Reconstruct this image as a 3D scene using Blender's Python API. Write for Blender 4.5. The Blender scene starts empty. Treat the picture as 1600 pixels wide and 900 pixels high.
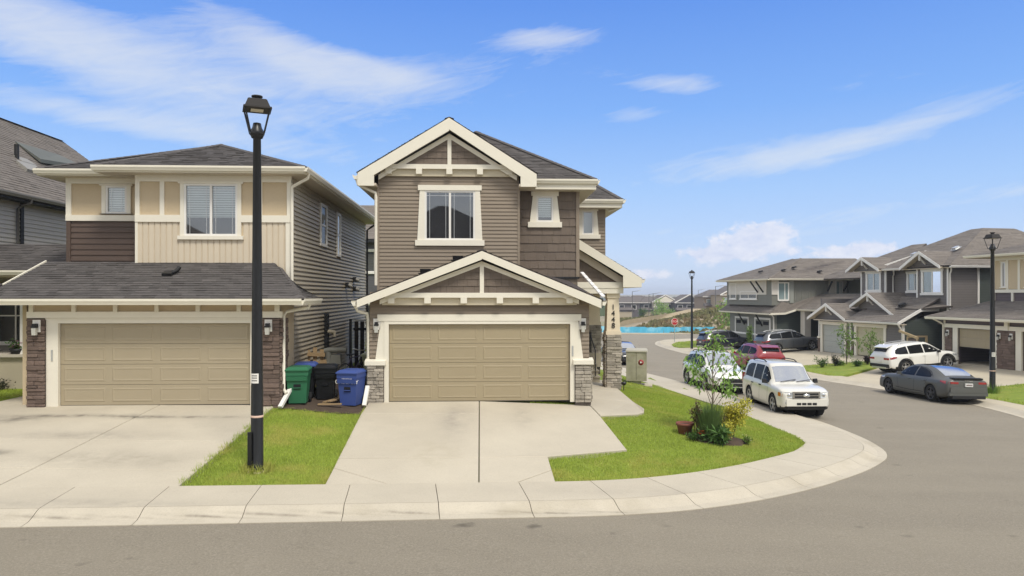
import bpy, bmesh, math, random
import numpy as np
from mathutils import Vector, Matrix
R = math.radians
rnd = random.Random(7)
scene = bpy.context.scene
COL = scene.collection

# ------------------------------------------------------------------ camera
cam_d = bpy.data.cameras.new('camera'); cam = bpy.data.objects.new('camera', cam_d); COL.objects.link(cam)
cam.location = (0, 0, 2.87)
cam.rotation_euler = (R(90), 0, -math.atan(50/1100))
cam_d.sensor_width = 36; cam_d.lens = 36*1100/1600
cam_d.shift_y = 11/1600
cam_d.clip_end = 8000; cam_d.clip_start = .05
scene.camera = cam
# ------------------------------------------------------------------ light
SUN_EL, SUN_AZ = R(55), R(152)       # azimuth clockwise from +y
vs = scene.view_settings
scene.display_settings.display_device = 'sRGB'
vs.view_transform = 'Standard'; vs.look = 'None'; vs.gamma = 1; vs.use_curve_mapping = False
vs.exposure = 1.02
sun_d = bpy.data.lights.new('sun', 'SUN'); sun = bpy.data.objects.new('sun', sun_d); COL.objects.link(sun)
sun_d.energy = 1.3; sun_d.angle = R(14); sun_d.color = (1.0, .945, .84)
sd = Vector((math.sin(SUN_AZ)*math.cos(SUN_EL), math.cos(SUN_AZ)*math.cos(SUN_EL), math.sin(SUN_EL)))
sun.rotation_euler = sd.to_track_quat('Z', 'Y').to_euler()
sun.location = (0, -30, 40)

def lin(h):
    h = h.lstrip('#'); o = []
    for i in (0, 2, 4):
        c = int(h[i:i+2], 16)/255
        o.append(c/12.92 if c <= .04045 else ((c+.055)/1.055)**2.4)
    return o

class NT:
    """tiny node helper"""
    def __init__(s, tree): s.t = tree; s.n = tree.nodes; s.l = tree.links
    def new(s, t, **k):
        n = s.n.new(t)
        for a, b in k.items():
            if a == 'inp':
                for i, v in b.items():
                    if hasattr(v, 'node'): s.l.new(v, n.inputs[i])
                    else: n.inputs[i].default_value = v
            else: setattr(n, a, b)
        return n
    def m(s, op, a, b=None, c=None, clamp=False):
        n = s.new('ShaderNodeMath', operation=op); n.use_clamp = clamp
        for i, v in enumerate((a, b, c)):
            if v is None: continue
            if hasattr(v, 'node'): s.l.new(v, n.inputs[i])
            else: n.inputs[i].default_value = v
        return n.outputs[0]
    def mix(s, f, a, b, mode='MIX'):
        n = s.new('ShaderNodeMix', data_type='RGBA', blend_type=mode)
        for i, v in ((0, f), (6, a), (7, b)):
            if hasattr(v, 'node'): s.l.new(v, n.inputs[i])
            else: n.inputs[i].default_value = v if i == 0 else (*v, 1)[:4]
        return n.outputs[2]

# ------------------------------------------------------------------ sky
world = bpy.data.worlds.new('World'); scene.world = world; world.use_nodes = True
w = NT(world.node_tree); w.n.clear()
SKY_STRENGTH = .10
tc = w.new('ShaderNodeTexCoord')
nrm = w.new('ShaderNodeVectorMath', operation='NORMALIZE', inp={0: tc.outputs['Generated']}).outputs[0]
sep = w.new('ShaderNodeSeparateXYZ', inp={0: nrm})
sx, sy, sz = sep.outputs
el = w.m('DIVIDE', w.m('ARCSINE', sz), R(90))           # 0 horizon .. 1 zenith
az = w.m('ARCTAN2', sx, sy)                             # radians from +y to +x
nish = w.new('ShaderNodeTexSky', sky_type='NISHITA'); nish.sun_disc = False
nish.sun_elevation = SUN_EL; nish.sun_rotation = SUN_AZ; nish.altitude = 1000; nish.dust_density = 1.5; nish.ozone_density = 2.0
ramp = w.new('ShaderNodeValToRGB', inp={0: el}); cr = ramp.color_ramp
EXPF = 2**vs.exposure*SKY_STRENGTH
stops = [(0.0, '#c3d2f0'), (.035, '#bdd2f6'), (.09, '#a5c9fa'), (.16, '#7fb2fa'), (.25, '#6097f1'), (.45, '#5386e6'), (1.0, '#4a78d8')]
while len(cr.elements) < len(stops): cr.elements.new(.5)
for e, (p, c) in zip(cr.elements, stops):
    e.position = p; e.color = (*[v/EXPF for v in lin(c)], 1)
base = w.mix(.85, nish.outputs[0], ramp.outputs[0])
def sn(scale, sxx, syy, rot, detail, off, rough=.55, dist=0):
    c_, s_ = math.cos(rot), math.sin(rot)
    u = w.m('ADD', w.m('MULTIPLY', az, c_*sxx), w.m('MULTIPLY', el, s_*1.57*sxx))
    v = w.m('ADD', w.m('MULTIPLY', az, -s_*syy), w.m('MULTIPLY', el, c_*1.57*syy))
    cv = w.new('ShaderNodeCombineXYZ', inp={0: u, 1: v, 2: off})
    return w.new('ShaderNodeTexNoise', noise_dimensions='3D', inp={'Vector': cv.outputs[0], 'Scale': scale, 'Detail': detail, 'Roughness': rough, 'Distortion': dist}).outputs['Fac']
def pix(px, py):     # viewing direction of a spot in the sky, as azimuth and elevation
    X = (px-800)/1100; V = (461-py)/1100
    return math.atan(X)+math.atan(50/1100), math.atan(V/math.hypot(1, X))/R(90)
def blob(a0, e0, ra, re, rot=0):
    c_, s_ = math.cos(rot), math.sin(rot)
    da = w.m('SUBTRACT', az, a0); de = w.m('MULTIPLY', w.m('SUBTRACT', el, e0), 1.5708)
    u = w.m('DIVIDE', w.m('ADD', w.m('MULTIPLY', da, c_), w.m('MULTIPLY', de, s_)), ra)
    v = w.m('DIVIDE', w.m('SUBTRACT', w.m('MULTIPLY', de, c_), w.m('MULTIPLY', da, s_)), re)
    r2 = w.m('ADD', w.m('MULTIPLY', u, u), w.m('MULTIPLY', v, v))
    return w.m('EXPONENT', w.m('MULTIPLY', r2, -1))
def addall(l):
    o = l[0]
    for x in l[1:]: o = w.m('ADD', o, x)
    return o
# thin streaked cloud
wisps = [((170, 60), .38, .05, -.10, .55), ((230, 125), .30, .045, -.25, .60), ((170, 185), .22, .018, -.10, .62), ((560, 105), .10, .018, -.12, .85),
         ((430, 70), .14, .03, -.35, .6), ((845, 58), .075, .014, 0, .75), ((1060, 132), .075, .016, -.08, .75), ((985, 180), .055, .014, .1, .65),
         ((1420, 195), .26, .016, .2, .50), ((1130, 255), .26, .03, .12, .5), ((1540, 305), .16, .016, .08, .48), ((1420, 110), .16, .03, .1, .3), ((1100, 365), .3, .03, 0, .35), ((700, 120), .3, .05, .1, .3)]
cov = addall([w.m('MULTIPLY', blob(*pix(*p), ra, re, ro), k) for p, ra, re, ro, k in wisps])
n1 = sn(2.2, 1.5, 7.0, .12, 9, 3.1, .62, .9)
n2 = sn(1.2, 2.4, 5.0, -.2, 5, 8.0, .55, .3)
n3 = sn(3.0, 3.2, 17.0, .22, 10, 5.3, .68, 1.6)
dens = w.m('SUBTRACT', w.m('ADD', w.m('ADD', w.m('MULTIPLY', n1, .75), w.m('MULTIPLY', n3, .48)), w.m('MULTIPLY', w.m('MINIMUM', cov, 1.15), .66)), .86)
thin = w.m('MULTIPLY', dens, 1.15, clamp=True)
thin = w.m('MULTIPLY', w.m('MULTIPLY', thin, w.m('SUBTRACT', 2, thin)), .68)
side_ = w.m('MULTIPLY', w.m('MAXIMUM', w.m('SUBTRACT', w.m('ABSOLUTE', w.m('SUBTRACT', az, .05)), .75), 0), .45)
outside = w.m('MULTIPLY', w.m('DIVIDE', w.m('ADD', w.m('SUBTRACT', w.m('ADD', el, side_), .28), w.m('MULTIPLY', w.m('SUBTRACT', n3, .5), .16)), .17, clamp=True), .85)     # unseen bright overcast, added overhead and round behind to soften and fill the light
over_ = w.m('MULTIPLY', outside, w.m('ADD', w.m('MULTIPLY', w.m('SUBTRACT', n2, .5), .8), .9), clamp=True)
sky1 = w.mix(thin, base, [v/EXPF for v in lin('#f2f2ee')])
# puffy cloud low over the houses
sky1 = w.mix(over_, sky1, [v*1.35/EXPF for v in lin('#f4f3ee')])  # unseen overcast mixed in, brightened past white to lift the ambient light
puffs = [((1195, 362), .040, .016, 0, 1.0), ((1150, 385), .062, .020, .12, 1.1), ((1110, 400), .045, .010, 0, .8), ((1362, 388), .032, .012, 0, 1.1), ((1320, 398), .03, .008, 0, .6), ((1012, 430), .035, .010, -.05, 1.0), ((1250, 395), .07, .012, 0, .6), ((1500, 392), .05, .016, 0, .6)]
pc = addall([w.m('MULTIPLY', blob(*pix(*p), ra, re, ro), k) for p, ra, re, ro, k in puffs])
pn = sn(30, 1.0, 1.5, 0, 8, 1.7, .6, .25)
pn2 = sn(75, 1.0, 1.3, 0, 6, 4.7, .6, .2)
pf = w.m('ADD', w.m('MULTIPLY', pn, .62), w.m('MULTIPLY', pn2, .38))
puff = w.m('MULTIPLY', w.m('SUBTRACT', w.m('ADD', pc, w.m('MULTIPLY', w.m('SUBTRACT', pf, .5), 3.4)), .48), 2.2, clamp=True)
puff = w.m('MULTIPLY', puff, w.m('MINIMUM', w.m('MULTIPLY', pc, 1.6), .88))
sky2 = w.mix(puff, sky1, w.mix(w.m('MULTIPLY', w.m('SUBTRACT', pf, .3), 2.2, clamp=True), [v/EXPF for v in lin('#ccd7f3')], [v*1.05/EXPF for v in lin('#f8f7fb')]))
bg = w.new('ShaderNodeBackground', inp={0: sky2, 1: SKY_STRENGTH})
wo = w.new('ShaderNodeOutputWorld', inp={0: bg.outputs[0]})

# ------------------------------------------------------------------ materials
MATS = {}
def mat(name, hexc, rough=.7, var=.12, scale=3.0, bump=0., bscale=60., metal=0., coat=0., spec=.4, tint=0., objvar=0., stretch=(1, 1, 1), var2=None, emit=None, extra=None):
    if name in MATS: return MATS[name]
    m = bpy.data.materials.new(name); m.use_nodes = True; t = NT(m.node_tree); t.n.clear()
    out = t.new('ShaderNodeOutputMaterial')
    p = t.new('ShaderNodeBsdfPrincipled', inp={'Roughness': rough, 'Metallic': metal, 'Coat Weight': coat, 'Coat Roughness': .05, 'Specular IOR Level': spec})
    c = lin(hexc) if isinstance(hexc, str) else list(hexc)
    geo = t.new('ShaderNodeNewGeometry')
    mp = t.new('ShaderNodeMapping', inp={0: geo.outputs['Position'], 'Scale': stretch})
    nz = t.new('ShaderNodeTexNoise', inp={'Vector': mp.outputs[0], 'Scale': scale, 'Detail': 6, 'Roughness': .6}).outputs['Fac']
    f = t.m('ADD', t.m('MULTIPLY', t.m('SUBTRACT', nz, .5), 2*var*1.6), 1.0)
    if tint:
        a = t.new('ShaderNodeAttribute', attribute_name='tint')
        f = t.m('MULTIPLY', f, t.m('ADD', t.m('MULTIPLY', t.m('SUBTRACT', a.outputs['Fac'], .5), 2*tint), 1.0))
    if objvar:
        oi = t.new('ShaderNodeObjectInfo')
        f = t.m('MULTIPLY', f, t.m('ADD', t.m('MULTIPLY', t.m('SUBTRACT', oi.outputs['Random'], .5), 2*objvar), 1.0))
    colr = t.mix(1.0, c, t.new('ShaderNodeCombineColor', inp={0: f, 1: f, 2: f}).outputs[0], 'MULTIPLY')
    if var2:    # second colour in broad patches: (hex, scale, threshold, softness, strength)
        h2, s2, th, sf, k = var2
        n2_ = t.new('ShaderNodeTexNoise', inp={'Vector': geo.outputs['Position'], 'Scale': s2, 'Detail': 5, 'Roughness': .55}).outputs['Fac']
        g = t.m('MULTIPLY', t.m('DIVIDE', t.m('SUBTRACT', n2_, th), sf, clamp=True), k)
        colr = t.mix(g, colr, lin(h2))
    if extra: colr = extra(t, colr, geo)
    t.l.new(colr, p.inputs['Base Color'])
    if bump:
        nb = t.new('ShaderNodeTexNoise', inp={'Vector': mp.outputs[0], 'Scale': bscale, 'Detail': 4}).outputs['Fac']
        b = t.new('ShaderNodeBump', inp={'Height': nb, 'Strength': min(1, bump), 'Distance': .01*max(1, bump)})
        t.l.new(b.outputs[0], p.inputs['Normal'])
    if emit: p.inputs['Emission Color'].default_value = (*lin(emit[0]), 1); p.inputs['Emission Strength'].default_value = emit[1]
    t.l.new(p.outputs[0], out.inputs[0])
    MATS[name] = m; return m

def glass_mat(name, tintc='#8a949a', refl=.20, dark=None, fk=.9):
    if name in MATS: return MATS[name]
    m = bpy.data.materials.new(name); m.use_nodes = True; t = NT(m.node_tree); t.n.clear()
    out = t.new('ShaderNodeOutputMaterial')
    gl = t.new('ShaderNodeBsdfGlossy', inp={'Roughness': .02, 'Color': (.95, .97, 1, 1)})
    if dark: tr = t.new('ShaderNodeBsdfPrincipled', inp={'Base Color': (*lin(dark), 1), 'Roughness': .3, 'Specular IOR Level': 0})
    else: tr = t.new('ShaderNodeBsdfTransparent', inp={'Color': (*lin(tintc), 1)})
    fr = t.new('ShaderNodeFresnel', inp={'IOR': 1.5})
    f = t.m('ADD', t.m('MULTIPLY', fr.outputs[0], fk), refl, clamp=True)
    mx = t.new('ShaderNodeMixShader', inp={0: f, 1: tr.outputs[0], 2: gl.outputs[0]})
    t.l.new(mx.outputs[0], out.inputs[0]); MATS[name] = m; return m

def concrete_extra(stains):
    def f(t, colr, geo):
        gr = t.new('ShaderNodeTexNoise', inp={'Vector': geo.outputs['Position'], 'Scale': 38, 'Detail': 5, 'Roughness': .7}).outputs['Fac']
        colr = t.mix(t.m('MULTIPLY', t.m('SUBTRACT', .5, gr, clamp=True), 1.3, clamp=True), colr, lin('#7d7565'))
        for (x, y, rx, ry, hexc, k) in stains:
            v = t.new('ShaderNodeVectorMath', operation='SUBTRACT', inp={0: geo.outputs['Position'], 1: (x, y, 0)}).outputs[0]
            s = t.new('ShaderNodeSeparateXYZ', inp={0: v})
            a = t.m('DIVIDE', s.outputs[0], rx); b = t.m('DIVIDE', s.outputs[1], ry)
            g = t.m('EXPONENT', t.m('MULTIPLY', t.m('ADD', t.m('MULTIPLY', a, a), t.m('MULTIPLY', b, b)), -1))
            n = t.new('ShaderNodeTexNoise', inp={'Vector': geo.outputs['Position'], 'Scale': 2.6, 'Detail': 7, 'Roughness': .65}).outputs['Fac']
            g = t.m('MULTIPLY', g, t.m('MULTIPLY', t.m('SUBTRACT', n, .34), 3.2, clamp=True))
            colr = t.mix(t.m('MULTIPLY', g, k), colr, lin(hexc))
        return colr
    return f
def asphalt_extra(t, colr, geo):
    vo = t.new('ShaderNodeTexVoronoi', inp={'Vector': geo.outputs['Position'], 'Scale': 95}).outputs['Distance']
    g = t.m('MULTIPLY', t.m('SUBTRACT', vo, .35), .55)
    colr = t.mix(g, colr, lin('#a89f8e'))
    gr = t.new('ShaderNodeTexNoise', inp={'Vector': geo.outputs['Position'], 'Scale': 34, 'Detail': 6, 'Roughness': .75}).outputs['Fac']
    colr = t.mix(t.m('MULTIPLY', t.m('SUBTRACT', gr, .5, clamp=True), 2.2, clamp=True), colr, lin('#b9b0a0'))
    colr = t.mix(t.m('MULTIPLY', t.m('SUBTRACT', .47, gr, clamp=True), 2.2, clamp=True), colr, lin('#4b463d'))
    sp = t.new('ShaderNodeTexNoise', inp={'Vector': geo.outputs['Position'], 'Scale': 1.7, 'Detail': 2}).outputs['Fac']
    colr = t.mix(t.m('MULTIPLY', t.m('SUBTRACT', sp, .70, clamp=True), 6, clamp=True), colr, lin('#3f3a34'))
    mp = t.new('ShaderNodeMapping', inp={0: geo.outputs['Position'], 'Scale': (.12, .9, 1), 'Rotation': (0, 0, .05)})
    n = t.new('ShaderNodeTexNoise', inp={'Vector': mp.outputs[0], 'Scale': 1.1, 'Detail': 5}).outputs['Fac']
    return t.mix(t.m('MULTIPLY', t.m('SUBTRACT', n, .42, clamp=True), .9), colr, lin('#9d9482'))
def siding_lines(pitch, depth=.5):      # shadow lines under far boards, painted into the colour
    def f(t, colr, geo):
        s = t.new('ShaderNodeSeparateXYZ', inp={0: geo.outputs['Position']})
        fr = t.m('FRACT', t.m('DIVIDE', s.outputs[2], pitch))
        g = t.m('LESS_THAN', fr, .14)
        return t.mix(t.m('MULTIPLY', g, depth), colr, (.02, .02, .02))
    return f

M_trim = mat('cream_trim', '#e2dccc', .55, .03)
M_trim2 = mat('white_trim', '#e2dfd9', .5, .03)
M_fascia = mat('cream_fascia', '#e1dbca', .5, .03)
M_frieze = mat('frieze_tan', '#c6bba2', .6, .03)
M_soffit = mat('soffit', '#c5b9a6', .6, .03)
M_taupe = mat('taupe_siding', '#887b6b', .6, .05, 4, objvar=.035, stretch=(.3, .3, 3))
M_shake = mat('dark_shake', '#6d6156', .75, .10, 6, objvar=.10, stretch=(5, 5, .5), bump=.5, bscale=40)
M_garage = mat('garage_tan', '#a09378', .5, .03, 2, objvar=.008)
M_shingle = mat('shingles', '#55514f', .95, .22, 9, bump=.9, bscale=160, tint=.26)
M_shingle2 = mat('shingles_brown', '#736c65', .95, .22, 7, bump=.9, bscale=140, tint=.16)
M_deck = mat('roof_deck', '#4a4442', .95, .1)
M_stone = mat('grey_stone', '#a29a8d', .9, .22, 14, bump=1.2, bscale=45, objvar=.28)
M_stoneb = mat('brown_stone', '#6d5d54', .9, .24, 14, bump=1.2, bscale=45, objvar=.26)
M_mortar = mat('mortar', '#57504a', .95, .15, 8)
M_stucco = mat('stucco', '#c6b496', .9, .05, 30, bump=.6, bscale=220)
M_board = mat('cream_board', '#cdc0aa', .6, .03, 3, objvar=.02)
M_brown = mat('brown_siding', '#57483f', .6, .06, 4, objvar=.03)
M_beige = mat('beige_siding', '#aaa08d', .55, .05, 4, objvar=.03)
M_grey = mat('grey_siding', '#aaa69e', .55, .05, 4, objvar=.03)
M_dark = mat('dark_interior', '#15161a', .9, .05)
M_room = mat('room', '#4c4a48', .9, .05)
M_blind = mat('blind', '#e2e6e2', .7, .03, objvar=.02)
M_glass = glass_mat('window_glass', '#eef2f2', .15)
M_black = mat('black_metal', '#1b1b1d', .42, .1, 3, spec=.5)
M_pole = mat('black_pole', '#151617', .38, .1, 3, spec=.5)
M_plasticb = mat('black_plastic', '#1d1d1e', .6, .08)
M_conc = mat('concrete', '#bab19f', .88, .07, 1.3, bump=.35, bscale=120, objvar=.02, var2=('#c8bfac', .5, .45, .25, .55),
    extra=concrete_extra([(-.62, 17.2, .38, 1.5, '#857d76', .55), (1.05, 17.6, .28, 1.2, '#8d8478', .45), (-1.0, 14.5, .6, 1.1, '#9a9078', .4), (-8.0, 16.75, .55, .16, '#2f2b28', 1.0), (-9.6, 16.9, 1.3, .14, '#4a4540', .9), (-6.6, 16.8, 1.0, .1, '#5a544d', .8), (-10.6, 16.6, .5, .35, '#5f5952', .8), (-7.0, 13.6, 1.8, .5, '#8d8577', .6), (-9.4, 13.9, .5, .22, '#6a645a', .7), (-8.2, 15.2, 1.6, .35, '#7d766d', .5), (-6.5, 11.2, 2.6, .25, '#8d867b', .5), (3.0, 12.3, 2.6, .25, '#948b80', .45)]))
M_conc2 = mat('old_concrete', '#b7ad98', .9, .07, 1.0, bump=.35, bscale=120, var2=('#c2b8a2', .4, .45, .25, .5))
KST = [(x, 10.41+.087*(x+6.87)+.30+.02*math.sin(x*5), .62, .035, '#5a5146', .75*(.35+.65*abs(math.sin(x*1.7)))) for x in [-9.5+1.05*k for k in range(12)]]
M_kerb = mat('kerb_concrete', '#bcb3a1', .9, .08, 1.6, bump=.4, bscale=120, objvar=.03, var2=('#a59b86', .9, .5, .2, .55), extra=concrete_extra(KST))
M_asphalt = mat('asphalt', '#837b6c', .93, .07, 1.2, bump=.8, bscale=230, extra=asphalt_extra)
M_soil = mat('soil', '#4d4035', .95, .25, 6, bump=1.2, bscale=40)
M_lawn = mat('lawn_soil', '#76862f', .95, .2, 3, var2=('#969446', 1.1, .5, .2, .6))
M_dirt = mat('dirt', '#978b76', .95, .25, .25, bump=.6, bscale=6, var2=('#7f7f5c', .12, .45, .12, .8))
M_white = mat('white_plastic', '#e6e3dc', .5, .04)
M_yellowwood = mat('bare_wood', '#98805f', .8, .15, 6, stretch=(1, 1, 6))
M_alu = mat('aluminium', '#c9cac8', .35, .05, metal=.7)

# ------------------------------------------------------------------ object helpers
ROOTS = []
def wm(o):
    mtx = Matrix.LocRotScale(o.location, o.rotation_euler, o.scale)
    return (wm(o.parent) @ mtx) if o.parent else mtx
def tag(o, label, cat, group=None):
    o['label'] = label; o['category'] = cat
    if group: o['group'] = group
    return o
def thing(name, label, cat, loc=(0, 0, 0), rotz=0, group=None):
    o = bpy.data.objects.new(name, None); o.empty_display_size = .2; COL.objects.link(o)
    o.location = loc; o.rotation_euler = (0, 0, rotz)
    return tag(o, label, cat, group)
def link(name, me, parent=None, loc=(0, 0, 0), rot=(0, 0, 0), scale=(1, 1, 1)):
    o = bpy.data.objects.new(name, me); COL.objects.link(o)
    if parent: o.parent = parent
    o.location = loc; o.rotation_euler = rot; o.scale = scale
    return o
def struct(o, kind='structure'):
    o['kind'] = kind; return o

class MB:
    def __init__(s): s.v = []; s.f = []; s.mi = []; s.sm = []; s.tint = []; s.blk = []
    def add(s, vs_, fs, mi=0, smooth=False, tint=.5):
        b = len(s.v); s.blk.append((b, len(s.f))); s.v += [tuple(v) for v in vs_]
        for f in fs: s.f.append([i+b for i in f]); s.mi.append(mi); s.sm.append(smooth); s.tint.append(tint)
        return s
    def box(s, x0, x1, y0, y1, z0, z1, mi=0, tint=.5):
        v = [(x, y, z) for z in (z0, z1) for y in (y0, y1) for x in (x0, x1)]
        return s.add(v, [(0, 2, 3, 1), (4, 5, 7, 6), (0, 1, 5, 4), (2, 6, 7, 3), (0, 4, 6, 2), (1, 3, 7, 5)], mi, tint=tint)
    def quad(s, a, b, c, d, mi=0, tint=.5): return s.add([a, b, c, d], [(0, 1, 2, 3)], mi, tint=tint)
    def hexa(s, bot, top, mi=0, smooth=False, tint=.5):       # two polygon rings joined
        n = len(bot)
        return s.add(list(bot)+list(top), [tuple(range(n))[::-1], tuple(range(n, 2*n))]+[(i, (i+1) % n, n+(i+1) % n, n+i) for i in range(n)], mi, smooth, tint)
    def plate(s, poly, y, th, mi=0):                          # polygon in x,z facing -y, front at y
        return s.hexa([(x, y+th, z) for x, z in poly], [(x, y, z) for x, z in poly], mi)
    def beam(s, p0, p1, wdt, hgt, mi=0, up=(0, 0, 1)):        # rectangular bar
        p0 = Vector(p0); p1 = Vector(p1); d = (p1-p0).normalized(); sdv = d.cross(Vector(up))
        if sdv.length < 1e-4: sdv = Vector((1, 0, 0))
        sdv.normalize(); u = sdv.cross(d)
        ring = lambda p: [p+sdv*a*wdt/2+u*b*hgt/2 for a, b in ((-1, -1), (1, -1), (1, 1), (-1, 1))]
        return s.hexa(ring(p0), ring(p1), mi)
    def tube(s, pts, r, n=8, mi=0, smooth=True, caps=True):
        pts = [Vector(p) for p in pts]; rs = r if isinstance(r, (list, tuple)) else [r]*len(pts)
        vv = []; ff = []; prev = None
        for i, p in enumerate(pts):
            d = (pts[min(i+1, len(pts)-1)]-pts[max(i-1, 0)]).normalized()
            if prev is None:
                prev = d.orthogonal().normalized()
            a = (prev-d*prev.dot(d)).normalized(); prev = a; b = d.cross(a)
            for k in range(n):
                t = 2*math.pi*k/n; vv.append(p+(a*math.cos(t)+b*math.sin(t))*rs[i])
        for i in range(len(pts)-1):
            for k in range(n): ff.append((i*n+k, i*n+(k+1) % n, (i+1)*n+(k+1) % n, (i+1)*n+k))
        s.add(vv, ff, mi, smooth)
        if caps: s.add(vv[:n], [tuple(range(n))[::-1]], mi); s.add(vv[-n:], [tuple(range(n))], mi)
        return s
    def lathe(s, prof, c=(0, 0, 0), n=20, axis='z', mi=0, smooth=True):
        vv = []; ff = []
        for r, h in prof:
            for k in range(n):
                t = 2*math.pi*k/n; a, b = r*math.cos(t), r*math.sin(t)
                vv.append((c[0]+a, c[1]+b, c[2]+h) if axis == 'z' else (c[0]+a, c[1]+h, c[2]+b) if axis == 'y' else (c[0]+h, c[1]+a, c[2]+b))
        for i in range(len(prof)-1):
            for k in range(n): ff.append((i*n+k, i*n+(k+1) % n, (i+1)*n+(k+1) % n, (i+1)*n+k))
        return s.add(vv, ff, mi, smooth)
    def mesh(s, name, mats, M=None):
        me = bpy.data.meshes.new(name)
        vv = s.v if M is None else [tuple(M @ Vector(p)) for p in s.v]
        me.from_pydata(vv, [], s.f)
        for m_ in (mats if isinstance(mats, (list, tuple)) else [mats]): me.materials.append(m_)
        me.polygons.foreach_set('material_index', s.mi); me.polygons.foreach_set('use_smooth', s.sm)
        if any(t != .5 for t in s.tint):
            at = me.attributes.new('tint', 'FLOAT', 'FACE'); at.data.foreach_set('value', s.tint)
        me.update(); return me
    def wall(s, x0, x1, z0, z1, y0, y1, holes=()):          # wall with square openings (x0, x1, z0, z1)
        hs = sorted(h for h in holes if h[1] > x0 and h[0] < x1); x = x0
        for a, b, c, d in hs:
            s.box(x, a, y0, y1, z0, z1); s.box(a, b, y0, y1, z0, c); s.box(a, b, y0, y1, d, z1); x = b
        return s.box(x, x1, y0, y1, z0, z1)
    def each(s, name, mats, parent=None, world=False):        # one object per added block
        o = None
        for i, (v0, f0) in enumerate(s.blk):
            v1, f1 = s.blk[i+1] if i+1 < len(s.blk) else (len(s.v), len(s.f)); m = MB(); m.v = s.v[v0:v1]; m.f = [[k-v0 for k in f] for f in s.f[f0:f1]]; m.mi = s.mi[f0:f1]; m.sm = s.sm[f0:f1]; m.tint = s.tint[f0:f1]; o = m.build(name, mats, parent, world)
        return o
    def build(s, name, mats, parent=None, world=False, loc=None):
        M = wm(parent).inverted() if (world and parent) else None
        if loc is not None: M = Matrix.Translation(-Vector(loc))
        o = link(name, s.mesh(name, mats, M), parent)
        if loc is not None: o.location = loc
        bm = bmesh.new(); bm.from_mesh(o.data); bmesh.ops.recalc_face_normals(bm, faces=bm.faces); bm.to_mesh(o.data); bm.free()
        return o

def clip_poly(poly, inside, inter):
    out = []
    for i in range(len(poly)):
        a, b = poly[i-1], poly[i]
        ia, ib = inside(a), inside(b)
        if ib:
            if not ia: out.append(inter(a, b))
            out.append(b)
        elif ia: out.append(inter(a, b))
    return out
def clip_convex(poly, clip):            # both counter-clockwise lists of (x, z)
    for i in range(len(clip)):
        c0, c1 = clip[i], clip[(i+1) % len(clip)]
        ex, ez = c1[0]-c0[0], c1[1]-c0[1]
        sd_ = lambda p: ex*(p[1]-c0[1])-ez*(p[0]-c0[0])
        def inter(a, b):
            da, db = sd_(a), sd_(b); t = da/(da-db); return (a[0]+(b[0]-a[0])*t, a[1]+(b[1]-a[1])*t)
        poly = clip_poly(poly, lambda p: sd_(p) >= -1e-6, inter)
        if len(poly) < 3: return []
    return poly
def area2(poly): return abs(sum(poly[i-1][0]*poly[i][1]-poly[i][0]*poly[i-1][1] for i in range(len(poly))))/2
# ------------------------------------------------------------------ lie of the land
def S(x, y):
    x = max(-40, min(70, x)); y = max(-40, min(260, y))
    return -.65-.025*x-(.016*(y-11) if y < 11 else .022*(min(y, 60)-11)+.008*max(0, y-60))
def sc(p):          # points measured on an earlier, flatter lie of the street
    k = 1+.0015*max(0, min(p[1], 60)-11); return (p[0]*k, p[1]*k)
def catmull(P, n):
    o = []
    for i in range(len(P)-1):
        p0 = P[max(i-1, 0)]; p1 = P[i]; p2 = P[i+1]; p3 = P[min(i+2, len(P)-1)]
        for k in range(n):
            t = k/n
            o.append(tuple(.5*((2*b)+(-a+c)*t+(2*a-5*b+4*c-d)*t*t+(-a+3*b-3*c+d)*t**3) for a, b, c, d in zip(p0, p1, p2, p3)))
    return o+[tuple(P[-1])]
def resample(P, step):
    d = [0]
    for a, b in zip(P, P[1:]): d.append(d[-1]+math.hypot(b[0]-a[0], b[1]-a[1]))
    n = max(1, int(round(d[-1]/step))); o = []; j = 0
    for i in range(n+1):
        s = d[-1]*i/n
        while j < len(d)-2 and d[j+1] < s: j += 1
        t = (s-d[j])/max(1e-9, d[j+1]-d[j]); o.append((P[j][0]+(P[j+1][0]-P[j][0])*t, P[j][1]+(P[j+1][1]-P[j][1])*t))
    return o
OUT = resample(catmull([sc(p) for p in ((-34, 8.1), (-20, 9.3), (-12, 9.98), (-6.87, 10.41), (-3.5, 10.73), (-.5, 11.03), (2.39, 11.37), (4.3, 12.0), (6.2, 13.1), (8.08, 14.6), (9.2, 15.72), (9.75, 16.45), (10.15, 17.4), (10.5, 19.1), (10.65, 21.8), (10.4, 25.2), (9.85, 30.5), (9.3, 35), (8.6, 39), (7.9, 43), (7.6, 50), (7.3, 60), (7.0, 72), (4, 79), (-4, 82))], 8), .1)
FAR = resample(catmull([sc(p) for p in ((12, 12.5), (16.6, 18.5), (18.4, 23.0), (19.1, 27), (18.8, 30), (18.0, 33), (17.35, 36), (17.0, 42), (16.7, 50), (16.4, 57), (16.5, 63), (17.3, 69), (19.8, 75.5), (25, 80), (34, 85), (60, 97))], 8), .1)
def offset(P, fw, side):
    o = []
    for i, p in enumerate(P):
        a = P[max(0, i-3)]; b = P[min(len(P)-1, i+3)]; dx, dy = b[0]-a[0], b[1]-a[1]; L = math.hypot(dx, dy); ww = fw(p)
        o.append((p[0]-dy/L*ww*side, p[1]+dx/L*ww*side))
    return o
def wnear(p): return 1.63 if p[1] < 15 else 1.63+.72*min(1, (p[1]-15)/5)
INN = offset(OUT, wnear, 1)
def near_d(P, x, y):
    best = 1e9; bi = 0
    for i in range(0, len(P), 3):
        d = (P[i][0]-x)**2+(P[i][1]-y)**2
        if d < best: best = d; bi = i
    return math.sqrt(best), P[bi]
_yc = {}
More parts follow.
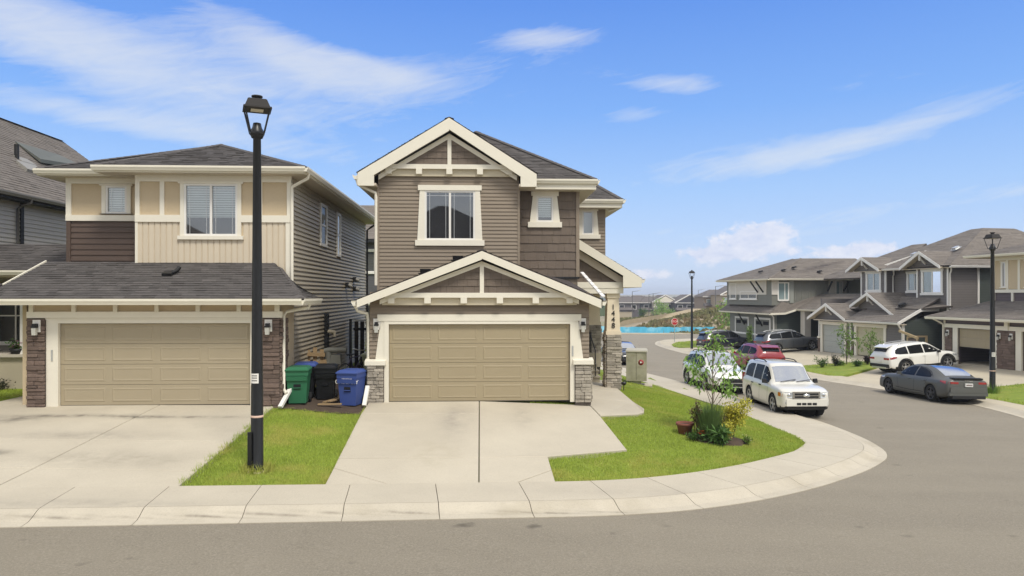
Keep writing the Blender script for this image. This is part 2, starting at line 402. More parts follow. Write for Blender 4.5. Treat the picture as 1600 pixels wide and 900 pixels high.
def Yd(x, y):           # yards on our side of the street
    k = (round(x, 2), round(y, 2))
    if k in _yc: return _yc[k]
    d, q = near_d(INN, x, y)
    base_ = S(*q)+.14
    hx = max(0, min(1, (x+4.7)/1.2)); hg = .12*(1-hx)-.015*hx
    dv = 6.1+(4.2-6.1)*max(0, min(1, (x-3)/3))
    _yc[k] = base_+(hg-base_)*min(1, d/dv)
    return _yc[k]
RA = R(-82.2); RUX = (math.cos(RA), math.sin(RA)); RUY = (-math.sin(RA), math.cos(RA)); RQ = (27.4, 37.8)
def to_local(x, y): dx, dy = x-RQ[0], y-RQ[1]; return dx*RUX[0]+dy*RUX[1], dx*RUY[0]+dy*RUY[1]
def from_local(X, Y): return RQ[0]+X*RUX[0]+Y*RUY[0], RQ[1]+X*RUX[1]+Y*RUY[1]
def RY(x, y):           # yards on the far side
    X, Y = to_local(x, y)
    pts = [(-60, -2.6), (-27, -1.95), (-20, -1.6), (-13.8, -1.33), (-7, -1.26), (-1, -1.03), (3, -1.0), (20, -.6)]
    zf = pts[0][1]
    for a, b in zip(pts, pts[1:]):
        if X >= a[0]: zf = a[1]+(b[1]-a[1])*min(1, (X-a[0])/(b[0]-a[0]))
    t = max(0, min(1, -Y/7.0)); return zf+(S(x, y)+.14-zf)*t
def sgn(P, x, y):       # + on the left of the polyline's direction
    best = 1e9; s = 1
    for i in range(0, len(P)-4, 4):
        a, b = P[i], P[i+4]; mx, my = (a[0]+b[0])/2, (a[1]+b[1])/2; d = (mx-x)**2+(my-y)**2
        if d < best: best = d; s = (b[0]-a[0])*(y-a[1])-(b[1]-a[1])*(x-a[0])
    return math.copysign(math.sqrt(best), s)
def inpoly(poly, x, y):
    c = False
    for i in range(len(poly)):
        (x0, y0), (x1, y1) = poly[i-1], poly[i]
        if (y0 > y) != (y1 > y) and x < (x1-x0)*(y-y0)/(y1-y0)+x0: c = not c
    return c
def inset(poly, d):
    if sum(poly[i-1][0]*poly[i][1]-poly[i][0]*poly[i-1][1] for i in range(len(poly))) < 0: poly = poly[::-1]
    n = len(poly); o = []
    for i in range(n):
        p, a, b = Vector(poly[i]), Vector(poly[i-1]), Vector(poly[(i+1) % n])
        e1 = (p-a).normalized(); e2 = (b-p).normalized(); n1 = Vector((-e1.y, e1.x)); n2 = Vector((-e2.y, e2.x))
        bis = n1+n2
        o.append(tuple(p+bis*(d/max(.2, bis.dot(n1)))))
    return o
def slab(name, poly, f, m_, parent, lift=.02, th=.12, gap=.010):
    p = inset(poly, gap); q = inset(poly, gap+.012); mb = MB()
    bot = [(x, y, f(x, y)+lift-th) for x, y in p]; mid = [(x, y, f(x, y)+lift-.01) for x, y in p]; top = [(x, y, f(x, y)+lift) for x, y in q]
    n = len(p); vv = bot+mid+top
    fs = [tuple(range(n))[::-1], tuple(range(2*n, 3*n))]
    for r in (0, n):
        fs += [(r+i, r+(i+1) % n, r+n+(i+1) % n, r+n+i) for i in range(n)]
    mb.add(vv, fs)
    c = vv[0]
    return mb.build(name, m_, parent)

# street: one sheet
ys_ = [-40, 11, 60, 104]; mb = MB(); mb.add([(x, y, S(x, y)) for y in ys_ for x in (-40, 70)], [(2*i, 2*i+1, 2*i+3, 2*i+2) for i in range(3)]); struct(mb.build('street', M_asphalt))
# the ground out to the horizon
def Tfar(r):
    t = [(0, -3), (120, -3.6), (235, -4.7), (400, -6.5), (800, -10), (1500, -9), (2600, -3), (3600, 4), (5000, 4)]
    for a, b in zip(t, t[1:]):
        if r <= b[0]: return a[1]+(b[1]-a[1])*(r-a[0])/(b[0]-a[0])
    return 4
def bank(x, y):         # the dug-over bank beyond the blue fence
    top = float(np.interp(x/max(y, 60)*118, [10, 24.4, 32.4, 38.7, 41.5, 44.6, 60], [-2.9, -2.1, -1.4, -.1, .5, .9, 1.1]))
    k = max(0, min(1, (y-103)/13))*max(0, min(1, (165-y)/28)); k = k*k*(3-2*k)
    return top, k*max(0, min(1, (x+30)/20))*max(0, min(1, (110-x)/30))
def T(x, y):
    r = math.hypot(x, y); k = max(0, min(1, (r-105)/45)); z = (S(x, y)-.12)*(1-k)+Tfar(r)*k
    tp, b = bank(x, y)
    if b > 0: z = z+(max(z, tp)-z)*b
    if r > 700: z += 2.2*math.sin(x*.004)*math.sin(y*.003+1)*min(1, (r-700)/600)
    return z
mb = MB(); rad = [0, 15, 30, 45, 60, 75, 90, 98]+list(range(101, 170, 3))+[180, 195, 215, 240, 280, 330, 400, 500, 650, 850, 1100, 1500, 2000, 2700, 3600, 5000]
NA = 180; vv = []
for r in rad:
    for k in range(NA):
        a = 2*math.pi*k/NA; x, y = r*math.sin(a), r*math.cos(a); vv.append((x, y, T(x, y)))
mb.add(vv, [(i*NA+k, i*NA+(k+1) % NA, (i+1)*NA+(k+1) % NA, (i+1)*NA+k) for i in range(len(rad)-1) for k in range(NA)], smooth=True)
struct(mb.build('ground', M_dirt))

# sidewalk and rolled kerb in panels, joints open
def walkway(O, I, i0, i1, step, m_, name, split=True):
    root = None
    par = bpy.data.objects.new(name, None); COL.objects.link(par); par['kind'] = 'structure'
    for a in range(i0, i1, step):
        b = min(a+step, i1); 
        rows = []
        for j in sorted(set([a]+list(range(a, b, 4))+[b])):
            o, q = Vector(O[j]), Vector(I[j]); W = (q-o).length; nn = (q-o)/W; tt = Vector((nn.y, -nn.x))
            sh = (.006 if j == a else -.006 if j == b else 0)
            o = o+tt*sh*(1 if (Vector(O[min(j+1, len(O)-1)])-Vector(O[max(j-1, 0)])).dot(tt) > 0 else -1)
            rows.append((o, nn, W))
        for nm, prof in (('kerb_panel', [(0, -.12), (0, .012), (.20, .022), (.30, .055), (.44, .115), (.50, .132), (.50, -.05)]), ('walk_panel', [(.508, -.05), (.508, .134), (.7, .139), (1, .16), (1, -.05)])):
            mb = MB(); vv = []
            for o, nn, W in rows:
                for t_, z in prof:
                    tt_ = t_ if t_ < .6 else .7 if t_ == .7 else W
                    p = o+nn*tt_; vv.append((p.x, p.y, S(o.x, o.y)*.5+S(p.x, p.y)*.5+z))
            n = len(prof); m = len(rows)
            mb.add(vv, [(i*n+k, i*n+(k+1) % n, (i+1)*n+(k+1) % n, (i+1)*n+k) for i in range(m-1) for k in range(n)]+[tuple(range(n)), tuple(range((m-1)*n, m*n))[::-1]])
            mb.build(nm, m_ if nm == 'walk_panel' else M_kerb, par)
i0 = min(range(len(OUT)), key=lambda i: abs(OUT[i][0]+.60)+(0 if OUT[i][1] < 13 else 99))
walkway(OUT, INN, i0-15*14, i0+15*33, 15, M_conc, 'sidewalk')
FINN = offset(FAR, lambda p: 1.7, -1)
walkway(FAR, FINN, 30, len(FAR)-1, 30, M_conc2, 'sidewalk')

def front(x):          # line where a drive meets the sidewalk
    return min((abs(q[0]-x), q[1]) for q in INN if q[1] < 14)[1]+.012
F = front
DR1 = [(-2.98, 19.04), (-2.72, front(-2.72)), (1.39, front(1.39)), (1.39, 14.36), (3.18, 15.09), (3.08, 17.95), (2.99, 19.04)]
PATH = [(2.99, 19.04), (3.08, 17.95), (4.1, 18.2), (4.33, 18.42), (4.43, 18.8), (4.45, 21), (4.6, 23.4), (4.9, 26), (2.99, 26)]
DR2 = [(-12.34, 18.2), (-12.34, F(-12.34)), (-5.14, F(-5.14)), (-5.12, 18.2)]
# yards on our side: one sheet of lawn soil, everything else lies on it
def sheet(name, m_, xs, ys, f, keep):
    mb = MB(); idx = {}
    def vi(i, j):
        if (i, j) not in idx: idx[(i, j)] = len(mb.v); mb.v.append((xs[i], ys[j], f(xs[i], ys[j])))
        return idx[(i, j)]
    for i in range(len(xs)-1):
        for j in range(len(ys)-1):
            if keep((xs[i]+xs[i+1])/2, (ys[j]+ys[j+1])/2):
                mb.f.append([vi(i, j), vi(i+1, j), vi(i+1, j+1), vi(i, j+1)]); mb.mi.append(0); mb.sm.append(True); mb.tint.append(.5)
    return struct(mb.build(name, m_))
fr = lambda a, b, s: [a+(b-a)*i/int(round((b-a)/s)) for i in range(int(round((b-a)/s))+1)]
sheet('lawn', M_lawn, fr(-34, 9.2, .4), fr(10.4, 60, .4), lambda x, y: Yd(x, y)-.03-max(0, min(.22, .02-sgn(INN, x, y)*.6))-(.09 if inpoly(DR1, x, y) or inpoly(PATH, x, y) or inpoly(DR2, x, y) else 0), lambda x, y: sgn(INN, x, y) > -.7)
# far side: paved yards in one sheet
def RYL(X, Y): x, y = from_local(X, Y); return RY(x, y)
mb = MB(); idx = {}
Xs = fr(-75, 24, 1.0); Ys = fr(-12, 30, 1.0)
def fv(i, j):
    if (i, j) not in idx:
        x, y = from_local(Xs[i], Ys[j]); idx[(i, j)] = len(mb.v); mb.v.append((x, y, RY(x, y)-.02))
    return idx[(i, j)]
for i in range(len(Xs)-1):
    for j in range(len(Ys)-1):
        x, y = from_local((Xs[i]+Xs[i+1])/2, (Ys[j]+Ys[j+1])/2)
        if sgn(FINN, x, y) < .55 and y < 96 and Xs[i] > -46:
            mb.f.append([fv(i, j), fv(i+1, j), fv(i+1, j+1), fv(i, j+1)]); mb.mi.append(0); mb.sm.append(True); mb.tint.append(.5)
struct(mb.build('driveway', M_conc2))

# our driveways, slab by slab
d1 = struct(bpy.data.objects.new('driveway', None)); COL.objects.link(d1)
for poly in ([(-2.98, 19.04), (-2.95, 17.6), (-.02, 17.65), (-.02, 19.04)], [(-2.95, 17.6), (-2.79, 14.0), (-.02, 14.22), (-.02, 17.65)],
             [(-2.79, 14.0), (-2.76, 13.4), (-1.62, F(-1.62)), (-.02, F(0)), (-.02, 14.22)], [(-2.76, 13.4), (-2.72, F(-2.72)), (-1.62, F(-1.62))],
             [(-.02, 19.04), (-.02, 14.22), (1.39, 14.36), (3.18, 15.09), (3.08, 17.95), (2.99, 19.04)],
             [(-.02, 14.22), (-.02, F(0)), (.66, F(.66)), (1.39, 13.55), (1.39, 14.36)], [(.66, F(.66)), (1.39, F(1.39)), (1.39, 13.55)]):
    slab('slab', poly, Yd, M_conc, d1)
p1_ = struct(bpy.data.objects.new('path', None)); COL.objects.link(p1_)
for poly in ([(2.99, 19.04), (3.08, 17.95), (4.1, 18.2), (4.33, 18.42), (4.43, 18.8), (4.44, 20.2), (2.99, 20.2)], [(2.99, 20.2), (4.44, 20.2), (4.52, 22.3), (2.99, 22.3)], [(2.99, 22.3), (4.52, 22.3), (4.62, 23.6), (4.9, 26), (2.99, 26)]):
    slab('slab', poly, Yd, M_conc, p1_)
d2 = struct(bpy.data.objects.new('driveway', None)); COL.objects.link(d2)
for x0, x1, q in ((-12.34, -8.0, 0), (-8.0, -5.13, 0)):
    for y0, y1 in ((14.85, 18.2), (13.02, 14.85), (None, 13.02)):
        ya0, ya1 = (F(x0), F(x1)) if y0 is None else (y0, y0)
        slab('slab', [(x0, y1), (x0, ya0), (x1, ya1), (x1, y1)], Yd, M_conc, d2)
slab('slab', [(-12.34, 21.0), (-12.34, 18.2), (-11.1, 18.2), (-11.1, 21.0)], Yd, M_conc, d2)

# grass blades
M_grass = mat('grass_blades', '#98a945', .7, .14, 1.6, tint=.30, spec=.25, var2=('#b9b060', .85, .50, .16, .7))
def grass(name, n, xr, yr, f, ok, h=(.02, .042), wd=.009, seed=3):
    g = np.random.default_rng(seed); pts = []
    X = g.uniform(*xr, n); Y = g.uniform(*yr, n)
    for x, y in zip(X, Y):
        if ok(x, y): pts.append((x, y, f(x, y)))
    P = np.array(pts); k = len(P); a = g.uniform(0, 2*np.pi, k); H_ = g.uniform(*h, k)*g.choice([1, 1, 1, 1.45], k); b = g.uniform(0, 2*np.pi, k); ln = g.uniform(.1, .75, k)*H_
    dx, dy = np.cos(a)*wd/2, np.sin(a)*wd/2
    V = np.empty((k, 3, 3)); V[:, 0] = P+np.c_[dx, dy, 0*dx-.005]; V[:, 1] = P-np.c_[dx, dy, 0*dx+.005]; V[:, 2] = P+np.c_[np.cos(b)*ln, np.sin(b)*ln, H_]
    me = bpy.data.meshes.new(name); me.vertices.add(3*k); me.vertices.foreach_set('co', V.ravel())
    me.loops.add(3*k); me.loops.foreach_set('vertex_index', np.arange(3*k)); me.polygons.add(k); me.polygons.foreach_set('loop_start', np.arange(0, 3*k, 3))
    at = me.attributes.new('tint', 'FLOAT', 'FACE'); at.data.foreach_set('value', np.clip(g.normal(.5, .25, k), 0, 1))
    me.materials.append(M_grass); me.update(calc_edges=True); me.validate()
    return struct(link(name, me), 'stuff')
class GF:               # fast height lookups
    def __init__(s, f, x0, x1, y0, y1, st=.25):
        s.x0, s.y0, s.st = x0, y0, st; s.nx = int((x1-x0)/st)+2; s.ny = int((y1-y0)/st)+2
        s.g = [[f(x0+i*st, y0+j*st) for j in range(s.ny)] for i in range(s.nx)]
    def __call__(s, x, y):
        a = (x-s.x0)/s.st; b = (y-s.y0)/s.st; i = int(a); j = int(b); a -= i; b -= j; g = s.g
        return (g[i][j]*(1-a)+g[i+1][j]*a)*(1-b)+(g[i][j+1]*(1-a)+g[i+1][j+1]*a)*b
gy = GF(Yd, -14, 10, 11, 32); gs = GF(lambda x, y: sgn(INN, x, y), -14, 10, 11, 32)
yl = lambda x, y: gy(x, y)-.03
jit = lambda x, y: .03*math.sin(x*23+y*7)*math.sin(y*31)
grass('grass', 70000, (-5.13, -2.65), (12.1, 18.25), yl, lambda x, y: gs(x, y) > -.02+jit(x, y) and x < -2.99+.26*(19-y)/6.4+.05+jit(x, y) and not (y > 17.75+jit(x, y)*3 and -4.9 < x < -3.0), seed=1)
grass('tall_grass', 1500, (-5.24, -5.06), (12.3, 17.6), lambda x, y: yl(x, y)+.02, lambda x, y: x > -5.17+.05*math.sin(y*9)+.04*math.sin(y*23), h=(.05, .12), wd=.010, seed=8)
grass('tall_grass', 500, (-3.06, -2.72), (12.7, 18.6), lambda x, y: yl(x, y)+.02, lambda x, y: abs(x+2.99-.26*(19-y)/6.4) < .05, h=(.04, .09), wd=.010, seed=9)
BED = (5.60, 16.45, .70, .40)
inbed = lambda x, y: ((x-BED[0])/BED[2])**2+((y-BED[1])/BED[3])**2 < 1
grass('grass', 300000, (1.36, 8.6), (12.6, 24.5), yl, lambda x, y: gs(x, y) > -.03+jit(x, y) and not inpoly(DR1, x, y) and not inpoly(PATH, x, y) and not inbed(x, y), seed=2)
grass('grass', 16000, (4.7, 7.9), (24.5, 31.5), yl, lambda x, y: gs(x, y) > -.02 and x > 4.95, seed=4)
grass('grass', 14000, (-13.9, -12.36), (18.3, 21.6), yl, lambda x, y: y < 21.4, seed=5)
grass('grass', 900, (-4.45, -3.83), (13.0, 13.6), yl, lambda x, y: math.hypot(x+4.14, y-13.29) < .3, h=(.08, .17), wd=.014, seed=6)
# far lawns
def rlawn(poly, n, seed):
    p = inset(poly, 0); mb = MB(); mb.add([(x, y, RY(x, y)+.03) for x, y in p]+[(x, y, RY(x, y)-.1) for x, y in p], [tuple(range(len(p)))]+[(i, (i+1) % len(p), len(p)+(i+1) % len(p), len(p)+i) for i in range(len(p))])
    struct(mb.build('lawn', M_lawn))
    xs = [a for a, b in poly]; ys = [b for a, b in poly]
    grass('grass', n, (min(xs), max(xs)), (min(ys), max(ys)), lambda x, y: RY(x, y)+.025, lambda x, y: inpoly(poly, x, y), h=(.04, .09), wd=.03, seed=seed)
RL1 = [(19.15, 43.6), (19.1, 37.9), (19.6, 37.4), (26.0, 42.6), (26.3, 43.6), (22.0, 44.3)]
RL2 = [(20.55, 24.0), (20.85, 27.3), (20.75, 29.6), (21.6, 30.6), (23.6, 31.1), (25.6, 31.3), (29, 31.0), (29, 24)]
RL3 = [(18.6, 64.9), (18.5, 66.5), (19.2, 69.8), (21.0, 74.2), (23.5, 76.3), (26.3, 76.8), (24.6, 67)]
rlawn(RL1, 9000, 11); rlawn(RL2, 12000, 12); rlawn(RL3, 6000, 13)

# bare strip between the two houses
mb = MB(); px_ = fr(-4.95, -2.98, .33); py_ = fr(17.7, 34, .5); 
vv = [(x, y, Yd(x, y)-.012+.02*math.sin(x*9)*math.sin(y*5)) for x in px_ for y in py_]; n = len(py_)
mb.add(vv, [(i*n+j, (i+1)*n+j, (i+1)*n+j+1, i*n+j+1) for i in range(len(px_)-1) for j in range(n-1)], smooth=True)
struct(mb.build('soil_strip', M_soil))
# ------------------------------------------------------------------ building kit (world coordinates unless the root is turned)
def roof(parent, planes, m_, exp=.145, tabw=.30, th=.014, caps=(), world=True, name='shingles', seed=1, under=.09):
    """planes: (eave0, eave1, top1, top0); every course is laid as separate tabs with a real step"""
    g = random.Random(seed); mb = MB(); dk = MB()
    for e0, e1, t1, t0 in planes:
        e0, e1, t1, t0 = map(Vector, (e0, e1, t1, t0)); up = ((e1-e0).cross(((t0+t1)/2-(e0+e1)/2))).normalized()
        if up.z < 0: up = -up
        L = ((t0+t1)/2-(e0+e1)/2).length; L = max(L, (t0-e0).dot(((t0+t1)/2-(e0+e1)/2).normalized()))
        n = max(1, int(round(L/exp)))
        pl = lambda s, k: (e0.lerp(t0, k)).lerp(e1.lerp(t1, k), s)
        for c in range(n):
            k0, k1 = c/n, (c+1.0)/n; wid = (e1.lerp(t1, k0)-e0.lerp(t0, k0)).length
            if wid < .02: continue
            cuts = [0]; x = g.uniform(-.5, 0)*tabw
            while x < wid:
                x += tabw*g.uniform(.5, 1.35)
                if .04 < x < wid-.04: cuts.append(x/wid)
            cuts.append(1)
            for a, b in zip(cuts, cuts[1:]):
                hgt = th*g.choice((.75, 1, 1.5)); q = [pl(a, k0)+up*hgt, pl(b, k0)+up*hgt, pl(b, k1)+up*.003, pl(a, k1)+up*.003]
                tn = min(1, max(0, g.gauss(.5, .22)))
                mb.add(q+[pl(a, k0)-up*.004, pl(b, k0)-up*.004], [(0, 1, 2, 3), (4, 5, 1, 0)], tint=tn)
        lo = up*-under
        dk.hexa([p+lo for p in (e0, e1, t1, t0)], [p-up*.006 for p in (e0, e1, t1, t0)])
    for a, b in caps:
        a, b = Vector(a), Vector(b); L = (b-a).length; n = max(1, int(L/.2)); d = (b-a)/n; sd_ = d.cross(Vector((0, 0, 1))).normalized()*.13
        for i in range(n):
            p = a+d*i; q = a+d*(i+1.25); h = Vector((0, 0, .024)); lw = Vector((0, 0, .0))
            mb.add([p+h, q+h*.7, p+sd_+lw-Vector((0, 0, .02)), q+sd_+lw-Vector((0, 0, .035)), p-sd_+lw-Vector((0, 0, .02)), q-sd_+lw-Vector((0, 0, .035))], [(0, 1, 3, 2), (0, 4, 5, 1), (0, 2, 4)], tint=min(1, max(0, g.gauss(.66, .15))))
    d = dk.build('roof', M_deck, parent, world)
    mm = MB(); mm.v = mb.v; mm.f = mb.f; mm.mi = mb.mi; mm.sm = mb.sm; mm.tint = mb.tint
    o = link(name, mm.mesh(name, m_, wm(parent).inverted() if world else None), d); o['kind'] = 'stuff'
    return d
def gutter(parent, p0, p1, outw, m_, h=.13, d=.11, world=True, name='gutter'):
    p0, p1, o = Vector(p0), Vector(p1), Vector(outw).normalized(); z = Vector((0, 0, 1))
    prof = [(0, 0), (.62*d, 0), (.78*d, .3*h), (d, .62*h), (d, h), (.9*d, h), (.9*d, .75*h), (0, .75*h)]
    ring = lambda p: [p+o*a+z*(b-h) for a, b in prof]
    return MB().hexa(ring(p0), ring(p1)).build(name, m_, parent, world)
def fascia(parent, p0, p1, h, th, m_, world=True, name='fascia'):   # vertical-faced board whose top edge runs p0-p1 (rakes are cut plumb)
    p0, p1 = Vector(p0), Vector(p1); d = p1-p0; sd_ = Vector((d.y, -d.x, 0)).normalized() if math.hypot(d.x, d.y) > 1e-6 else Vector((1, 0, 0)); dn = Vector((0, 0, -h))
    r = lambda p: [p, p+sd_*th, p+sd_*th+dn, p+dn]
    return MB().hexa(r(p0), r(p1)).build(name, m_, parent, world)
def downspout(parent, pts, m_, r=.045, world=True):
    return MB().tube(pts, r, 8, smooth=True).build('downspout', m_, parent, world)
def boards(parent, m_, x0, x1, y, z0, z1, exp, name='siding_board', yaxis=False, face=-1, world=True, holes=(), prd=.026):
    """lapped boards, one object each, sharing one mesh; y is the wall plane (x when yaxis)"""
    n = max(1, int(round((z1-z0)/exp))); e = (z1-z0)/n
    prof = [(0, 0), (face*prd, 0), (face*prd, e*.14), (face*.004, e), (0, e)]
    proto = {}; base_ = wm(parent).inverted() if world else Matrix()
    for i in range(n):
        za = z0+i*e; segs = [(x0, x1)]
        for ha, hb, hc, hd in holes:
            if za+e > hc+.01 and za < hd-.01: segs = [q for s0, s1 in segs for q in ((s0, min(s1, ha)), (max(s0, hb), s1)) if q[1]-q[0] > .02]
        for s0, s1 in segs:
            L_ = round(s1-s0, 3)
            if L_ not in proto:
                mb = MB()
                if yaxis: mb.hexa([(a, 0, b) for a, b in prof], [(a, L_, b) for a, b in prof])
                else: mb.hexa([(0, a, b) for a, b in prof], [(L_, a, b) for a, b in prof])
                o = proto[L_] = mb.build(name, m_, parent)
            else: o = proto[L_].copy(); COL.objects.link(o)
            o.location = base_ @ Vector((y, s0, za) if yaxis else (s0, y, za))
def vboards(parent, m_, x0, x1, y, zf0, z1, pitch, name='siding_board', world=True, holes=()):     # board and batten style vertical boards
    n = int(round((x1-x0)/pitch)); p = (x1-x0)/n
    for i in range(n):
        a, b = x0+i*p, x0+(i+1)*p; za, zb = zf0(a), zf0(b); zt_ = z1
        for ha, hb, hc, hd in holes:
            if b > ha and a < hb: zt_ = min(zt_, hc-.02)
        mb = MB(); g = .018
        mb.hexa([(a, y, za), (a+g, y-.004, za), (a+g+.012, y-.02, za), (b-.006, y-.02, zb), (b, y, zb), (b, y+.02, zb), (a, y+.02, za)], [(a, y, zt_), (a+g, y-.004, zt_), (a+g+.012, y-.02, zt_), (b-.006, y-.02, zt_), (b, y, zt_), (b, y+.02, zt_), (a, y+.02, zt_)])
        mb.build(name, m_, parent, world)
def shakes(parent, m_, clip, y, rowh, pw, seed=1, world=True, name='shake', holes=()):
    """rows of shingle shakes clipped to a convex x,z outline (counter-clockwise)"""
    g = random.Random(seed); xs = [p[0] for p in clip]; zs = [p[1] for p in clip]; z = min(zs)
    while z < max(zs):
        x = min(xs)-g.uniform(0, pw)
        while x < max(xs):
            wv = pw*g.uniform(.6, 1.35); poly = clip_convex([(x+.003, z-g.uniform(0, .012)), (x+wv-.003, z-g.uniform(0, .012)), (x+wv-.003, z+rowh+.006), (x+.003, z+rowh+.006)], clip)
            polys = [poly]
            for ha, hb, hc, hd in holes:
                if poly and max(p[0] for p in poly) > ha and min(p[0] for p in poly) < hb and max(p[1] for p in poly) > hc and min(p[1] for p in poly) < hd:
                    Bg = 99; polys = [clip_convex(q, cl) for q in polys for cl in ([(-Bg, -Bg), (ha, -Bg), (ha, Bg), (-Bg, Bg)], [(hb, -Bg), (Bg, -Bg), (Bg, Bg), (hb, Bg)], [(ha, -Bg), (hb, -Bg), (hb, hc), (ha, hc)], [(ha, hd), (hb, hd), (hb, Bg), (ha, Bg)])]
            for poly in polys:
                if len(poly) < 3 or area2(poly) <= .002: continue
                th = g.uniform(.018, .026)
                tilt = lambda pz: y-.004-th*max(0, min(1, (z+rowh+.006-pz)/rowh))
                MB().hexa([(a, y+.004, b) for a, b in poly], [(a, tilt(b), b) for a, b in poly]).build(name, m_, parent, world)
            x += wv
        z += rowh
_stones = {}
def stone_mesh(m_):
    if m_.name in _stones: return _stones[m_.name]
    g = random.Random(5); L = []
    for k in range(7):
        bm = bmesh.new(); bmesh.ops.create_cube(bm, size=1)
        for v in bm.verts: v.co = Vector((v.co.x*(1+g.uniform(-.04, .04)), v.co.y*(1+g.uniform(-.25, .25)), v.co.z*(1+g.uniform(-.08, .05))))
        bmesh.ops.bevel(bm, geom=[e for e in bm.edges], offset=.09, segments=1, affect='EDGES', clamp_overlap=True)
        me = bpy.data.meshes.new('stone'); bm.to_mesh(me); bm.free(); me.materials.append(m_); L.append(me)
    _stones[m_.name] = L; return L
def stones(parent, m_, p0, p1, z0, z1, seed=1, rows=(.06, .11), lens=(.14, .38), depth=(.035, .075), world=True):
    """ledgestone on the face from p0 to p1 (x,y); the outside is on the right-hand side of p0->p1"""
    g = random.Random(seed); p0, p1 = Vector((*p0, 0)), Vector((*p1, 0)); d = p1-p0; L = d.length; d.normalize(); nrm_ = Vector((d.y, -d.x, 0)); ang = math.atan2(d.y, d.x)
    ms = stone_mesh(m_); inv = wm(parent).inverted() if world else Matrix(); z = z0
    while z < z1-.02:
        h = min(g.uniform(*rows), z1-z); 
        if z1-z-h < .03: h = z1-z
        x = 0
        while x < L-.01:
            l = g.uniform(*lens)
            if L-x-l < .09: l = L-x
            dp = g.uniform(*depth); c = p0+d*(x+l/2)+nrm_*(dp/2-.01)+Vector((0, 0, z+h/2))
            link('stone', g.choice(ms), parent, inv @ c, (0, 0, ang), (l-.006, dp, h-.006)); x += l
        z += h
def window(parent, x0, x1, z0, z1, y, slide=True, trim=M_trim, cas=.11, head=.14, sill=.13, taper=0., blinds=0., grid=None, frame_m=None, world=True, casing=True, depth=.09, muntin=0, room=M_dark):
    """casing > frame > panes, blind; opening x0..x1, z0..z1 in the wall plane y (facing -y)"""
    fm = frame_m or M_trim2; yo = y-.035
    if casing:
        c = MB(); e = taper
        c.plate([(x0-cas-e, z0), (x0, z0), (x0, z1), (x0-cas, z1)], yo, .05); c.plate([(x1, z0), (x1+cas+e, z0), (x1+cas, z1), (x1, z1)], yo, .05)
        c.plate([(x0-cas-.05, z1), (x1+cas+.05, z1), (x1+cas+.05, z1+head), (x0-cas-.05, z1+head)], yo-.02, .07)
        c.plate([(x0-cas-e-.06, z0-sill), (x1+cas+e+.06, z0-sill), (x1+cas+e+.06, z0), (x0-cas-e-.06, z0)], yo-.03, .08)
        c.build('window_casing', trim, parent, world)
    f = MB(); t = .055; yf = y-.025
    for a, b, c_, d_ in ((x0, x0+t, z0, z1), (x1-t, x1, z0, z1), (x0+t, x1-t, z0, z0+t), (x0+t, x1-t, z1-t, z1)): f.box(a, b, yf, y+depth-.02, c_, d_)
    xm = (x0+x1)/2
    if slide: f.box(xm-.03, xm+.03, yf+.012, y+.05, z0+t, z1-t)
    fo = f.build('window_frame', fm, parent, world); 
    panes = [(x0+t, xm-.03), (xm+.03, x1-t)] if slide else [(x0+t, x1-t)]
    for i, (a, b) in enumerate(panes):
        yg = y+.008+.012*i
        mbg = MB().quad((a, yg, z0+t), (b, yg, z0+t), (b, yg, z1-t), (a, yg, z1-t)); mbg.build('pane', M_glass, fo, world)
        if muntin:
            mm = MB()
            for sx_ in (a+.09, b-.09): mm.box(sx_-.006, sx_+.006, yg-.006, yg+.006, z0+t, z1-t)
            mm.box(a, b, yg-.007, yg+.007, z1-t-.10, z1-t-.088)
            if muntin > 1: mm.box(a, b, yg-.007, yg+.007, z0+t+.10, z0+t+.112)
            mm.build('muntin', M_alu, fo, world)
        if blinds:
            bl = MB(); zb = z1-t-(z1-z0-2*t)*blinds; zz = z1-t
            while zz > zb: bl.box(a+.01, b-.01, yg+.045, yg+.052, max(zb, zz-.062), zz-.008); zz -= .064
            bl.build('blind', M_blind, fo, world)
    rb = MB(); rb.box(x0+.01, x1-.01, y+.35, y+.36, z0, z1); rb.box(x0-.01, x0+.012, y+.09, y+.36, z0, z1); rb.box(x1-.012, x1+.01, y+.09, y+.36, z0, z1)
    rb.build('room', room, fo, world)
    return fo
def garage_door(parent, x0, x1, z0, z1, y, m_, cols=4, rows=4, world=True, lift=0):
    secs = MB(); h = (z1-z0)/rows
    for r in range(rows):
        secs.box(x0, x1, y, y+.05, z0+lift+r*h+.004, z0+lift+(r+1)*h-.004)
    if lift: pass
    d = secs.build('garage_door', m_, parent, world)
    wv = (x1-x0)/cols; first = None; inv = wm(parent).inverted() if world else Matrix()
    pw, ph = wv-.17, h-.17
    mb = MB(); R_ = lambda i, yy: [(i, yy, i), (pw-i, yy, i), (pw-i, yy, ph-i), (i, yy, ph-i)]
    rings = [R_(0, 0), R_(.014, -.008), R_(.03, -.008), R_(.055, -.002), R_(.075, -.002)]
    vv = sum(rings, []); mb.add(vv, [(i*4+k, i*4+(k+1) % 4, (i+1)*4+(k+1) % 4, (i+1)*4+k) for i in range(4) for k in range(4)]+[(16, 17, 18, 19)])
    for r in range(rows):
        for c in range(cols):
            if first is None: first = mb.build('panel', m_, d); o = first
            else: o = first.copy(); COL.objects.link(o)
            o.location = inv @ Vector((x0+c*wv+.085, y-.001, z0+lift+r*h+.085))
    seal = MB().box(x0, x1, y-.004, y+.03, z0+lift-.02, z0+lift+.004).build('seal', M_plasticb, d, world)
    return d
